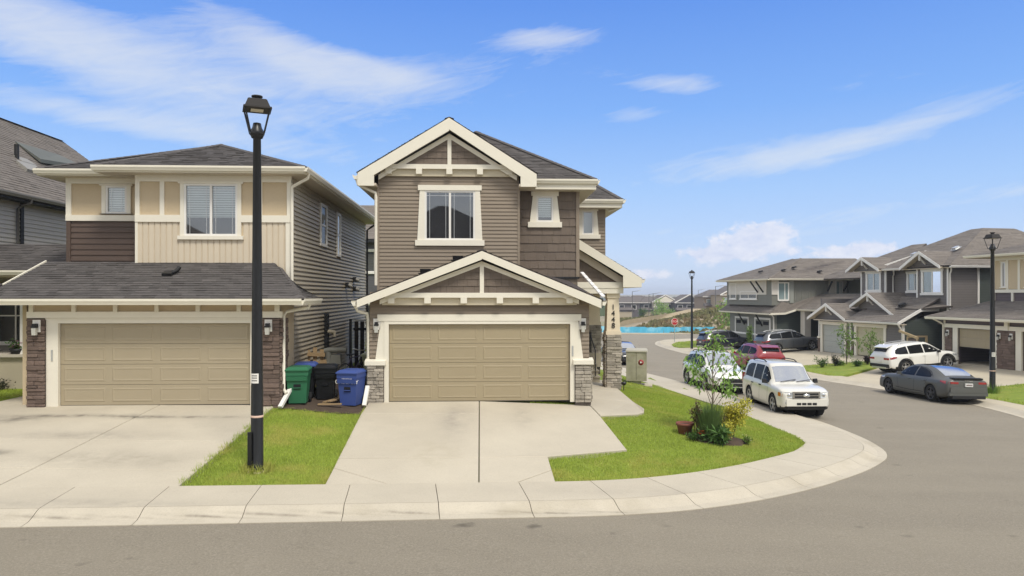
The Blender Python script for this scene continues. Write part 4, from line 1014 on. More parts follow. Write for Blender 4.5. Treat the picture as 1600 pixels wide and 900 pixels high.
fb = MB(); fb.box(-10.12, -4.66, 18.935, 18.955, 6.10, 6.27); fb.box(-4.685, -4.655, 18.955, 32.4, 6.10, 6.27); fb.box(-11.94, -10.0, 19.535, 19.555, 6.10, 6.27); fb.box(-11.945, -11.92, 19.56, 32.4, 6.1, 6.27); fb.each('fascia', M_fascia, lh, True)
gutter(lh, (-10.15, 18.935, 6.27), (-4.62, 18.935, 6.27), (0, -1, 0), M_fascia); gutter(lh, (-4.655, 18.85, 6.27), (-4.655, 32.4, 6.27), (1, 0, 0), M_fascia); gutter(lh, (-11.98, 19.535, 6.27), (-9.9, 19.535, 6.27), (0, -1, 0), M_fascia)
downspout(lh, [(-4.62, 19.25, 6.16), (-4.64, 19.25, 6.03), (-4.95, 19.33, 5.88), (-5.1, 19.36, 5.8), (-5.1, 19.36, 5.65), (-5.1, 19.36, 3.0)], M_trim)
downspout(lh, [(-4.6, 32.2, 6.16), (-4.9, 32.1, 5.95), (-5.1, 32.1, 5.8), (-5.1, 32.1, .1)], M_plasticb)
# further stepped eave seen between the two roofs
roof(lh, [((-12.0, 21.6, 5.72), (-11.35, 21.6, 5.72), (-11.35, 23.5, 6.2), (-11.6, 23.5, 6.2))], M_shingle, seed=35)
gutter(lh, (-12.05, 21.6, 5.72), (-11.35, 21.6, 5.72), (0, -1, 0), M_fascia); MB().box(-12.0, -11.4, 21.6, 24, 5.53, 5.58).build('soffit', M_soffit, lh, True)
# porch on the far left: wall with door and window, eave, flower ledge
MB().wall(-17.6, -11.4, -.1, 3.8, 23.0, 23.1, [(-15.6, -14.3, 1.35, 3.1)]).build('porch_wall', mat('porch_grey', '#9a948a', .8, .05), lh, True)
roof(lh, [((-17.6, 20.6, 3.58), (-12.15, 20.6, 3.58), (-11.45, 22.6, 4.45), (-17.6, 22.6, 4.45))], M_shingle, seed=34)
gutter(lh, (-17.6, 20.62, 3.57), (-12.15, 20.62, 3.57), (0, -1, 0), M_fascia); MB().box(-17.5, -12.15, 20.64, 23.0, 3.40, 3.44).build('soffit', M_soffit, lh, True)
fascia(lh, (-11.62, 19.45, 3.80), (-11.92, 18.15, 3.13), .10, .05, M_fascia)
MB().box(-13.62, -13.36, 21.5, 21.75, 1.12, 3.40).build('porch_post', M_trim2, lh, True)
window(lh, -15.6, -14.3, 1.35, 3.1, 22.96, slide=False, trim=M_trim2, cas=.08, head=.08, sill=.06)
gm = MB(); gm.box(-14.66, -14.62, 22.90, 22.93, 1.35, 3.1); gm.box(-15.2, -15.16, 22.90, 22.93, 1.35, 3.1); gm.box(-15.6, -14.3, 22.905, 22.925, 2.66, 2.70); gm.box(-15.6, -14.3, 22.905, 22.925, 2.2, 2.24); gm.each('window_bar', M_trim2, lh, True)
MB().box(-17.6, -11.55, 21.5, 23.0, -.1, 1.03).build('porch_base', M_conc2, lh, True); MB().box(-17.6, -11.5, 21.4, 23.0, 1.035, 1.12).build('porch_ledge', mat('ledge_stone', '#c4bcae', .8, .05), lh, True)

# ================================================================== LEFTMOST HOUSE
fh = thing('house', 'grey lap-sided house with a big brown gable roof at the left edge', 'house', (-19, 26, 0))
W = MB(); W.box(-15.68, -15.5, 14, 36, -.2, 6.3); W.box(-22, -15.6, 14, 14.15, -.2, 6.3); W.box(-22, -15.6, 35.85, 36, -.2, 6.3); W.box(-22.1, -22, 14, 36, -.2, 6.3); W.build('wall', M_grey, fh, True)
boards(fh, M_grey, 14, 24.45, -15.5, 2.6, 6.05, .145, yaxis=True, face=1); boards(fh, M_grey, 24.6, 36, -15.5, 2.6, 6.05, .145, yaxis=True, face=1)
MB().box(-15.5, -15.44, 24.44, 24.6, 1, 6.05).build('corner_trim', M_plasticb, fh, True)
roof(fh, [((-15.05, 13, 6.2), (-15.05, 36.5, 6.2), (-19.2, 33.3, 9.95), (-19.2, 13, 9.95)), ((-23.4, 36.5, 6.2), (-23.4, 13, 6.2), (-19.2, 13, 9.95), (-19.2, 33.3, 9.95)), ((-15.05, 36.5, 6.2), (-23.4, 36.5, 6.2), (-19.2, 33.3, 9.95), (-19.2, 33.3, 9.95))], M_shingle2, exp=.16, tabw=.5, caps=[((-19.2, 13, 9.96), (-19.2, 33.3, 9.96))], seed=41)
gutter(fh, (-15.05, 13, 6.19), (-15.05, 36.4, 6.19), (1, 0, 0), mat('grey_trim', '#77736c', .5, .03)); MB().box(-15.5, -15.08, 13.2, 36.3, 5.98, 6.03).build('soffit', M_plasticb, fh, True)
downspout(fh, [(-15.0, 24.3, 6.1), (-15.02, 24.3, 5.95), (-15.3, 24.25, 5.85), (-15.42, 24.25, 5.75), (-15.42, 24.25, 1)], mat('grey_spout', '#5d5a56', .5, .03))
k_ = 3.75/4.15; zz = lambda x: 6.2+(-15.05-x)*k_
dm = MB(); dm.hexa([(-17.05, 28.0, zz(-17.05)-.02), (-17.05, 30.6, zz(-17.05)-.02), (-17.75, 30.6, zz(-17.75)-.02), (-17.75, 28.0, zz(-17.75)-.02)], [(-17.0, 28.0, zz(-17.0)+.10), (-17.0, 30.6, zz(-17.0)+.34), (-17.8, 30.6, zz(-17.8)+.04), (-17.8, 28.0, zz(-17.8)+.02)]); dm.build('dormer', mat('dormer_dark', '#23282a', .7, .05), fh, True)
MB().hexa([(-16.9, 27.9, zz(-16.9)+.10), (-16.9, 30.7, zz(-16.9)+.34), (-17.85, 30.7, zz(-17.85)+.05), (-17.85, 27.9, zz(-17.85)+.02)], [(-16.9, 27.9, zz(-16.9)+.24), (-16.9, 30.7, zz(-16.9)+.50), (-17.85, 30.7, zz(-17.85)+.10), (-17.85, 27.9, zz(-17.85)+.05)]).build('dormer_roof', mat('dormer_grey', '#5c5e56', .6, .05), fh, True)
MB().tube([(-16.9, 26.5, zz(-16.9)-.1), (-16.9, 26.5, zz(-16.9)+.5)], .08, 8).build('vent_pipe', M_plasticb, fh, True)
vb = MB(); vb.hexa([(-16.25, 26.0, zz(-16.25)), (-16.25, 27.1, zz(-16.25)), (-16.6, 27.1, zz(-16.6)), (-16.6, 26.0, zz(-16.6))], [(-16.2, 26.0, zz(-16.2)+.16), (-16.2, 27.1, zz(-16.2)+.16), (-16.6, 27.1, zz(-16.6)+.12), (-16.6, 26.0, zz(-16.6)+.12)]); vb.build('roof_vent', mat('vent_grey', '#8d8a82', .5, .05), fh, True)
MB().hexa([(-16.75, 26.6, zz(-16.75)+.02), (-16.75, 27.4, zz(-16.75)+.02), (-16.95, 27.2, zz(-16.95)+.02), (-16.95, 26.4, zz(-16.95)+.02)], [(-16.75, 26.6, zz(-16.75)+.05), (-16.75, 27.4, zz(-16.75)+.05), (-16.95, 27.2, zz(-16.95)+.05), (-16.95, 26.4, zz(-16.95)+.05)]).build('flashing', mat('vent_grey', '#8d8a82', .5, .05), fh, True)

# house seen through the gap
bh = thing('house', 'dark grey house glimpsed through the gap behind the beige house', 'house', (-7.5, 44, 0))
MB().wall(-16, -3, -.5, 6.3, 44, 44.2, [(-7.3, -6.5, 1, 2.3)]).wall(-16, -3, 3, 3.1, 44.3, 44.4).build('wall', mat('slate_siding', '#5b5a5e', .6, .05, extra=siding_lines(.15, .35)), bh, True)
roof(bh, [((-16.5, 43.5, 6.3), (-2.5, 43.5, 6.3), (-6, 48.5, 9.0), (-12.5, 48.5, 9.0)), ((-2.5, 43.5, 6.3), (-2.5, 54, 6.3), (-6, 49, 9), (-6, 48.5, 9))], M_shingle2, exp=.3, tabw=.9, seed=42)
fascia(bh, (-16.5, 43.48, 6.32), (-2.5, 43.48, 6.32), .22, .04, M_black)
for z in (1.0, 4.3):
    window(bh, -7.3, -6.5, z, z+1.3, 43.97, slide=False, trim=M_trim2, cas=.12, head=.12, sill=.12)
# house across the near street: only its mirror image is in the picture
oh = thing('house', 'dark brown house across the near street, mirrored in the upstairs windows', 'house', (0, -16, -1))
MB().box(-10, 5, -28, -16, -1, 6.2).build('wall', M_brown, oh, True)
MB().hexa([(-10.8, -28.5, 6.2), (5.8, -28.5, 6.2), (5.8, -15.4, 6.2), (-10.8, -15.4, 6.2)], [(-3.6, -22, 10.5), (-2.8, -22, 10.5), (-2.8, -19.5, 10.5), (-3.6, -19.5, 10.5)]).build('roof', M_shingle2, oh, True)
MB().box(-5, 0, -15.98, -15.9, -1, 1.2).build('garage_door', M_garage, oh, True)
for x in (-5, 2): MB().box(x, x+2, -15.98, -15.92, 2.6, 4.1).build('window', M_trim2, oh, True)
for x in (-26, 24):
    o2 = thing('house', 'brown hipped house across the near street, mirrored in the '+('left' if x < 0 else 'right')+' windows', 'house', (x, -16, -1))
    MB().box(x-6, x+6, -26, -16, -1, 5.4).build('wall', M_grey, o2, True)
    MB().hexa([(x-6.8, -26.5, 5.4), (x+6.8, -26.5, 5.4), (x+6.8, -15.4, 5.4), (x-6.8, -15.4, 5.4)], [(x-.6, -22, 9.2), (x+.6, -22, 9.2), (x+.6, -20, 9.2), (x-.6, -20, 9.2)]).build('roof', M_shingle2, o2, True)
# ================================================================== HOUSES ACROSS THE BEND (built facing -y, then turned with their root)
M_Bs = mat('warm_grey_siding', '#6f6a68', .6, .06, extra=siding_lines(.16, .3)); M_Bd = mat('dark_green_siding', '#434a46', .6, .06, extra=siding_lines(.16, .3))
M_Ag = mat('olive_grey_siding', '#77776f', .6, .06); M_Aw = mat('pale_panel', '#cfc9bf', .6, .04); M_Cs = mat('plum_siding', '#5f5457', .6, .06, extra=siding_lines(.16, .35))
M_gdoor = mat('grey_door', '#a9aba4', .5, .03); M_green = mat('pale_green_door', '#b6b093', .5, .03)
def L(h): return dict(parent=h, world=False)
def rr(h, planes, seed, caps=(), m_=None): return roof(h, planes, m_ or M_shingle2, exp=.24, tabw=.8, th=.012, caps=caps, world=False, seed=seed)
def gable(h, xl, xc, xr, zl, zc, y0, y1, wall_m, seed, zb=None, brace=True, trim=M_trim2, zr=None):
    zr = zl if zr is None else zr
    rr(h, [((xl, y0, zl), (xl, y1, zl), (xc, y1, zc), (xc, y0, zc)), ((xr, y1, zr), (xr, y0, zr), (xc, y0, zc), (xc, y1, zc))], seed)
    rk = MB()
    for a, za, b, zb_ in ((xl, zl, xc, zc), (xc, zc, xr, zr)):
        rk.hexa([(a, y0-.02, za), (b, y0-.02, zb_), (b, y0-.02, zb_-.2), (a, y0-.02, za-.2)], [(a, y0+.03, za), (b, y0+.03, zb_), (b, y0+.03, zb_-.2), (a, y0+.03, za-.2)])
    rk.build('rake_board', trim, h)
    sf = MB()
    for a, za, b, zb_ in ((xl, zl, xc, zc), (xc, zc, xr, zr)):
        sf.hexa([(a, y0+.03, za-.14), (b, y0+.03, zb_-.14), (b, y0+.6, zb_-.14), (a, y0+.6, za-.14)], [(a, y0+.03, za-.10), (b, y0+.03, zb_-.10), (b, y0+.6, zb_-.10), (a, y0+.6, za-.10)])
    sf.build('soffit', M_soffit, h)
    MB().plate([(xl+.3, zl-.15), (xr-.3, zr-.15), (xr-.3, zr+.0), (xc, zc-.16), (xl+.3, zl)], y0+.52, .1).build('gable_wall', wall_m, h)
    if brace:
        b = MB(); b.beam((xc, y0+.04, zc-.42), (xc, y0+.5, zc-.85), .08, .08); b.box(xc-.045, xc+.045, y0+.02, y0+.12, zc-.62, zc-.22); b.build('gable_brace', trim, h)

B = thing('house', 'dark grey duplex with two upper gables and pale garage doors across the street', 'house', (*RQ, 0), RA)
W = MB(); W.box(-14.2, -13.78, 0, .15, -1.6, 1.1); W.box(-11.17, -9.93, 0, .15, -1.6, 1.1); W.box(-7.15, -5.5, 0, .15, -1.6, 1.1); W.box(-13.78, -11.17, 0, .15, .76, 1.15); W.box(-9.93, -7.15, 0, .15, .76, 1.1)
W.box(-14.2, -14.05, .15, 9, -1.6, 2.6)
W.wall(-12.76, -10.2, 1.5, 4.65, 2.5, 2.65, [(-12.1, -10.75, 3.2, 4.45)]); W.wall(-10.2, -7.25, 1.5, 4.65, 3.1, 3.25, [(-8.75, -7.55, 3.15, 4.35)]); W.wall(-7.25, -4.6, 1.0, 4.65, 2.5, 2.65, [(-6.72, -5.15, 3.0, 4.42)]); W.box(-10.35, -10.2, 2.65, 3.1, 1.5, 4.65); W.box(-7.25, -7.1, 2.65, 3.1, 1.5, 4.65); W.box(-4.75, -4.6, 2.65, 14, -1.5, 4.65); W.box(-12.76, -12.6, 2.65, 14, 1, 4.65); W.box(-12.7, -4.6, 13.9, 14, -1.5, 4.65)
W.build('wall', M_Bs, B)
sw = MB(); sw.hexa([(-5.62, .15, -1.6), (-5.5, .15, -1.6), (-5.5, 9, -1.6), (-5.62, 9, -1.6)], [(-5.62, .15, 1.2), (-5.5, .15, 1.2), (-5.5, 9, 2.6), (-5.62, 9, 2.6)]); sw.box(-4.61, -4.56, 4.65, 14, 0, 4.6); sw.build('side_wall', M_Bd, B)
garage_door(B, -13.75, -11.2, -1.33, .70, .08, M_gdoor, cols=1, rows=5, world=False); garage_door(B, -9.9, -7.2, -1.26, .70, .08, M_green, cols=3, rows=4, world=False)
t = MB()
for a, b in ((-13.75, -11.2), (-9.9, -7.2)):
    t.box(a-.22, a, -.05, .06, -1.4, .7); t.box(b, b+.22, -.05, .06, -1.4, .7); t.box(a-.3, b+.3, -.07, .05, .7, .93)
t.build('garage_casing', M_trim, B)
t = MB()
for x, y0, z0, z1 in ((-14.22, -.03, -.3, 1.05), (-10.62, -.03, -.3, 1.05), (-5.56, -.03, -1.4, 1.05), (-12.8, 2.46, 2.5, 4.6), (-10.28, 2.46, 2.9, 4.6), (-7.28, 2.46, 2.2, 4.6), (-4.72, 2.46, 1.6, 4.6)): t.box(x, x+.12, y0, y0+.1, z0, z1)
t.box(-4.6, -4.54, 4.55, 4.68, 1.6, 4.6); t.each('corner_trim', M_trim2, B)
for xa, xb in ((-14.2, -13.98), (-10.95, -10.15)): MB().box(xa, xb, -.06, 0, -1.6, -.35).build('pier_core', M_mortar, B); stones(B, M_stoneb, (xa, -.05), (xb, -.05), -1.5, -.35, seed=int(-xa), rows=(.1, .16), lens=(.2, .4), world=False); MB().box(xa-.05, xb+.05, -.12, 0, -.345, -.22).build('pier_cap', M_trim, B)
gable(B, -14.78, -12.55, -10.35, 1.2, 2.28, -.6, 3.4, M_Bs, 61)
gable(B, -11.15, -9.35, -6.6, 2.15, 3.05, .35, 3.4, M_Bs, 62, zr=1.5)
rr(B, [((-10.4, -.5, 1.14), (-5.3, -.5, 1.14), (-5.3, 2.6, 2.75), (-10.4, 2.6, 2.75)), ((-13.5, .8, 1.9), (-10, .8, 1.9), (-10, 3.2, 2.95), (-13.5, 3.2, 2.95)), ((-7.6, 1.0, 2.0), (-5.3, 1.0, 2.0), (-4.4, 2.6, 2.2), (-7.6, 2.6, 2.75))], 63)
gutter(B, (-10.4, -.5, 1.13), (-5.25, -.5, 1.13), (0, -1, 0), M_trim2, world=False); fascia(B, (-5.3, -.55, 1.16), (-5.3, 1.1, 2.02), .2, .05, M_trim2, world=False); fascia(B, (-5.3, 1.1, 2.02), (-5.3, 2.4, 2.05), .2, .05, M_trim2, world=False)
MB().box(-14.2, -10.4, -.45, .1, 1.0, 1.06).build('soffit', M_soffit, B); MB().box(-10.3, -5.3, -.45, .1, .98, 1.03).build('soffit', M_soffit, B)
downspout(B, [(-10.4, -.4, 1.1), (-10.38, -.1, .8), (-10.38, -.1, -1.3)], M_trim2, .05, False); downspout(B, [(-5.3, -.5, 1.05), (-5.35, -.4, .9), (-5.45, -.1, .6), (-5.45, -.1, -1.3)], M_trim2, .05, False); downspout(B, [(-4.3, 2.4, 4.6), (-4.45, 2.55, 4.4), (-4.55, 2.55, 4.2), (-4.55, 2.55, 2)], M_trim2, .05, False); downspout(B, [(-9.3, 2.4, 4.6), (-9.95, 2.95, 4.3), (-10.1, 3.0, 4.2), (-10.1, 3.0, 3)], M_trim2, .05, False)
for xa, xb, z0, z1, y in ((-12.1, -10.75, 3.2, 4.45, 2.47), (-6.72, -5.15, 3.0, 4.42, 2.47), (-8.75, -7.55, 3.15, 4.35, 3.07)): window(B, xa, xb, z0, z1, y, trim=M_trim2, cas=.12, head=.14, sill=.14, blinds=1.0, world=False)
gable(B, -13.75, -12.0, -10.2, 4.72, 5.62, 1.9, 6, M_Bs, 64); gable(B, -8.15, -6.4, -4.65, 4.72, 5.72, 1.9, 6, M_Bs, 65)
rr(B, [((-13.4, 2.6, 4.72), (-4.1, 2.1, 4.72), (-8.2, 8.5, 7.5), (-9.2, 8.5, 7.5)), ((-4.1, 2.1, 4.72), (-4.1, 15, 4.72), (-8.2, 11, 7.5), (-8.2, 8.5, 7.5)), ((-13.4, 15, 4.72), (-13.4, 2.6, 4.72), (-9.2, 8.5, 7.5), (-9.2, 11, 7.5))], 66)
MB().box(-13.2, -4.15, 2.2, 2.6, 4.56, 4.6).build('soffit', M_soffit, B); gutter(B, (-10.2, 2.25, 4.70), (-8.1, 2.25, 4.70), (0, -1, 0), M_trim2, world=False); gutter(B, (-4.1, 2.1, 4.70), (-4.1, 14, 4.70), (1, 0, 0), M_trim2, world=False)
fascia(B, (-11.0, 2.7, 4.95), (-9.6, 5.2, 6.0), .14, .12, M_trim2, world=False)
for x, y, z in ((-6.2, 4.5, 5.9), (-9.5, 1.6, 2.45), (-11.6, 1.6, 2.45), (-7.0, 1.2, 2.2), (-9.6, 4.3, 5.7)): roof_vent(B, x, y, z, .5, False, M_plasticb if z < 3 else M_alu, 1.1)
wp = MB()
for x, y in ((-4.7, -.4), (-4.7, .9), (-3.9, -.4)): wp.box(x, x+.1, y, y+.1, -1.5, .3)
wp.beam((-5.4, -.35, .62), (-3.85, -.35, .25), .09, .14); wp.beam((-4.65, -.35, .3), (-4.65, 1.0, .3), .1, .1); wp.box(-4.7, -3.8, -.38, -.32, -.3, .2, 1); wp.build('side_gate', [mat('raw_wood', '#b9a27c', .8, .1), M_brown], B)

A = thing('house', 'farther olive grey house with dark awning brackets and a hipped roof', 'house', (*RQ, 0), RA)
W = MB(); W.box(-28, -20.2, 0, .15, -2.6, 1.5); W.box(-28, -20.2, -.3, 9, 2.0, 4.2); W.build('wall', M_Ag, A)
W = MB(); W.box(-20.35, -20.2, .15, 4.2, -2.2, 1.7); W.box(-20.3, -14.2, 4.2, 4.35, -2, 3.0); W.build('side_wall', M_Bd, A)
W = MB(); W.box(-27.6, -21.0, -.36, -.3, 2.9, 4.15); W.box(-20.2, -20.14, -.33, .3, 2.9, 4.15); W.box(-20.2, -20.12, 4.95, 6.6, 2.2, 4.15); W.each('pale_panel', M_Aw, A)
W = MB()
for i in range(14): W.box(-20.2, -20.17, 1.75+i*.22, 1.77+i*.22, 2.3, 4.15)
W.each('batten', M_Ag, A); MB().box(-20.2, -20.13, 1.3, 1.66, 2.2, 4.15).build('corner_trim', mat('sage_trim', '#8f918a', .6, .03), A)
window(A, -27.3, -26.2, 2.55, 3.95, -.34, trim=M_trim2, slide=False, cas=.06, head=.04, sill=.12, world=False); window(A, -25.4, -22.6, 2.55, 3.2, -.34, trim=M_trim2, cas=.06, head=.04, sill=.12, world=False)
def xwin(h, x, y0, y1, z0, z1):
    f = MB()
    for a, b, c_, d_ in ((y0-.1, y0, z0-.1, z1+.1), (y1, y1+.1, z0-.1, z1+.1), (y0, y1, z0-.14, z0), (y0, y1, z1, z1+.1)): f.box(x, x+.07, a, b, c_, d_)
    f.box(x, x+.06, y0+(y1-y0)*.62, y0+(y1-y0)*.62+.06, z0, z1)
    fo = f.build('window_frame', M_trim2, h); MB().quad((x+.03, y0, z0), (x+.03, y1, z0), (x+.03, y1, z1), (x+.03, y0, z1)).build('pane', M_sideglass, fo)
M_sideglass = glass_mat('far_glass', refl=.3, dark='#8fa3a3')
xwin(A, -20.2, .3, 1.15, 2.5, 3.85); xwin(A, -20.12, 5.6, 6.1, 2.6, 4.0)
bk = MB()
for x in (-22.3, -21.4): bk.beam((x, -.4, 3.1), (x, -1.1, 4.05), .1, .1)
for x in (-25.2, -22.2): bk.beam((x, -.05, .2), (x, -.7, 1.3), .1, .1)
for y in (4.8, 6.3): bk.beam((-20.1, y, 3.2), (-19.5, y, 4.05), .1, .1)
bk.each('bracket', M_black, A)
t = MB()
for a, b in ((-26.8, -24.6), (-23.3, -21.0)): t.box(a-.14, a, -.06, 0, -2.4, .75); t.box(b, b+.14, -.06, 0, -2.4, .75); t.box(a-.14, b+.14, -.07, 0, .75, .92)
t.box(-28, -20.2, -.05, 0, -.65, -.5); t.build('garage_casing', M_trim2, A)
for a, b in ((-26.8, -24.6), (-23.3, -21.0)):
    garage_door(A, a, b, -2.0, .75, -.04, M_Ag, cols=2, rows=5, world=False); g_ = MB()
    for k in range(2): g_.box(a+.15+k*(b-a)/2, a+(b-a)/2-.15+k*(b-a)/2, -.06, -.045, .3, .6)
    g_.build('door_window', M_dark, A)
rr(A, [((-28.6, -.75, 1.42), (-19.7, -.75, 1.36), (-20.15, .6, 2.35), (-28.6, .6, 2.35)), ((-19.7, -.75, 1.36), (-19.7, .6, 1.40), (-20.15, 1.4, 2.1), (-20.15, .6, 2.35)), ((-19.6, 1.6, 1.72), (-14.4, 1.6, 1.72), (-14.4, 4.3, 3.0), (-20.15, 4.3, 3.0)), ((-19.7, .6, 1.40), (-19.6, 1.6, 1.72), (-20.15, 4.3, 3.0), (-20.15, 1.4, 2.1))], 71)
gutter(A, (-28.6, -.75, 1.40), (-19.65, -.75, 1.34), (0, -1, 0), M_fascia, world=False); fascia(A, (-19.68, -.75, 1.37), (-19.68, .6, 1.41), .16, .05, M_fascia, world=False); fascia(A, (-19.68, .6, 1.41), (-19.58, 1.6, 1.73), .16, .05, M_fascia, world=False); gutter(A, (-19.6, 1.6, 1.71), (-14.4, 1.6, 1.71), (0, -1, 0), M_fascia, world=False)
MB().box(-19.55, -14.4, 1.65, 4.2, 1.54, 1.6).build('soffit', M_soffit, A)
c = MB(); c.box(-19.45, -18.85, 1.85, 2.4, -.6, 1.54); c.build('column', M_Aw, A); MB().box(-19.5, -18.8, 1.8, 2.45, -2, -.6).build('pier_core', M_mortar, A); stones(A, M_stoneb, (-19.5, 1.8), (-18.8, 1.8), -1.7, -.6, seed=3, rows=(.12, .2), lens=(.2, .4), world=False)
downspout(A, [(-19.8, -.6, 1.3), (-20.1, -.2, 1.0), (-20.1, -.2, -1.5)], M_trim2, .05, False)
rr(A, [((-28.8, -.95, 4.25), (-19.6, -.95, 4.25), (-23.6, 4.5, 6.15), (-24.8, 4.5, 6.15)), ((-19.6, -.95, 4.25), (-19.6, 10, 4.25), (-23.6, 10, 6.2), (-23.6, 4.5, 6.15)), ((-28.8, 10, 4.25), (-28.8, -.95, 4.25), (-24.8, 4.5, 6.15), (-24.8, 10, 6.15)), ((-20.5, 4.0, 4.22), (-12.5, 4.0, 4.22), (-14.5, 9.5, 6.9), (-16, 9.5, 6.9)), ((-24, 10, 4.22), (-20.5, 4.0, 4.22), (-16, 9.5, 6.9), (-16, 14, 6.9))], 72, caps=[((-19.6, -.95, 4.26), (-23.6, 4.5, 6.17)), ((-28.8, -.95, 4.26), (-24.8, 4.5, 6.17))])
gutter(A, (-28.8, -.95, 4.24), (-19.55, -.95, 4.24), (0, -1, 0), M_fascia, world=False); gutter(A, (-19.6, -.95, 4.24), (-19.6, 8, 4.24), (1, 0, 0), M_fascia, world=False); MB().box(-28.7, -19.65, -.9, 9, 4.1, 4.14).build('soffit', M_soffit, A)
MB().box(-20.2, -12.8, 6.8, 12, 1.5, 4.2).build('rear_wing', M_Ag, A)
for x, y, z in ((-20.9, 1.2, 4.95), (-21.2, 2.4, 5.2), (-20.6, 4.4, 4.85), (-23.5, .6, 4.9)): roof_vent(A, x, y, z, .3, False, M_plasticb, 1.0)

C = thing('house', 'plum and cream house at the right edge with its garage door half open', 'house', (*RQ, 0), RA)
W = MB(); W.box(-2.1, -1.17, 0, .15, -1.4, 1.6); W.box(1.32, 2.9, 0, .15, -1.4, 1.6); W.box(-1.17, 1.32, 0, .15, 1.02, 1.6); W.box(2.9, 5.4, 0, .15, 1.02, 1.6); W.box(5.4, 12, 0, .15, -1.4, 1.6)
W.box(-2.1, -1.95, .15, 7, -1.4, 1.6); W.box(1.8, 1.95, .15, 7, -1.4, 1.55); W.box(-2.1, 2, 6.9, 7, -1.4, 1.6); W.box(-1.95, 1.8, .15, 6.9, 1.5, 1.56); W.box(-.62, 12, 1.85, 2.0, 1.4, 5.0); W.box(-.62, -.5, 2.0, 12, 1.4, 5.0); W.box(-.6, 12, 11.9, 12, 1, 5); W.build('wall', M_Cs, C)
fl = MB().box(-1.95, 1.8, .16, 6.9, -1.3, -1.02).build('garage_floor', M_conc2, C)
garage_door(C, -1.15, 1.3, -.06, .98, .08, M_garage, cols=4, rows=2, world=False)
garage_door(C, 2.95, 5.35, -1.0, .98, .08, M_garage, cols=4, rows=4, world=False)
t = MB()
for a, b in ((-1.17, 1.32), (2.92, 5.38)): t.box(a-.34, a, -.05, .05, -1.1, 1.0); t.box(b, b+.14, -.05, .05, -1.1, 1.0)
t.box(-2.1, 12, -.10, .0, 1.0, 1.22); t.box(-2.16, -2.04, -.07, .1, -1.2, 1.4); t.build('garage_casing', M_trim, C)
for xa, xb in ((-2.03, -1.53), (1.48, 2.56)): MB().box(xa, xb, -.06, 0, -1.3, .98).build('pier_core', M_mortar, C); stones(C, M_stoneb, (xa, -.05), (xb, -.05), -1.15, .985, seed=int(xb*10)+9, rows=(.1, .17), lens=(.2, .45), world=False)
for x in (-1.8, 1.65, 2.38): lantern(C, x, -.09, .62, False)
b = MB(); b.box(2.0, 2.22, -.16, 0, 1.0, 1.46); b.build('bracket_block', M_trim, C)
MB().box(-2.1, 12, -.03, 0.01, 1.22, 1.5).build('frieze', M_Cs, C)
rr(C, [((-2.85, -.6, 1.62), (13, -.6, 1.62), (13, 1.85, 2.55), (-.6, 1.85, 2.55)), ((-2.85, 8, 1.62), (-2.85, -.6, 1.62), (-.6, 1.85, 2.55), (-.6, 8, 2.55))], 81, caps=[((-2.85, -.6, 1.63), (-.6, 1.85, 2.57))])
gutter(C, (-2.9, -.6, 1.61), (13, -.6, 1.61), (0, -1, 0), M_fascia, world=False, h=.15); gutter(C, (-2.85, -.55, 1.61), (-2.85, 8, 1.61), (-1, 0, 0), M_fascia, world=False, h=.15); MB().box(-2.8, 13, -.55, .1, 1.46, 1.499).build('soffit', M_soffit, C); MB().box(-2.8, -2.1, .1, 8, 1.46, 1.499).build('soffit', M_soffit, C)
downspout(C, [(-2.5, -.5, 1.5), (-2.2, -.2, 1.25), (-2.12, -.12, 1.15), (-2.12, -.12, -1)], M_trim, .05, False)
MB().box(-.6, 12, 1.80, 1.86, 3.2, 5.0).build('stucco_panel', M_stucco, C)
t = MB(); t.box(-.64, 12, 1.76, 1.85, 3.0, 3.18); t.box(-.64, 12, 1.765, 1.85, 4.8, 5.0)
for x in (-.64, .22, .95, 2.2): t.box(x, x+.14, 1.77, 1.84, 3.18, 4.8)
t.box(-.66, -.54, 1.765, 1.9, 2.3, 3.0); t.box(.55, .67, 1.765, 1.85, 2.0, 3.0); t.each('batten', M_trim, C)
for x in (-.06, 1.45): window(C, x, x+.24 if x < 0 else x+.6, 3.3, 4.7, 1.79, slide=False, trim=M_trim, cas=.05, head=.05, sill=.05, world=False)
rr(C, [((-1.9, 1.15, 5.15), (13, 1.15, 5.15), (9, 6, 6.6), (3.5, 6, 6.6)), ((-1.9, 12.6, 5.15), (-1.9, 1.15, 5.15), (3.5, 6, 6.6), (3.5, 8, 6.6))], 82)
gutter(C, (-1.95, 1.15, 5.14), (13, 1.15, 5.14), (0, -1, 0), M_fascia, world=False); gutter(C, (-1.9, 1.2, 5.14), (-1.9, 12, 5.14), (-1, 0, 0), M_fascia, world=False); MB().box(-1.85, 13, 1.2, 1.9, 4.98, 5.02).build('soffit', M_soffit, C); MB().box(-1.85, -.6, 1.9, 12, 4.98, 5.02).build('soffit', M_soffit, C)

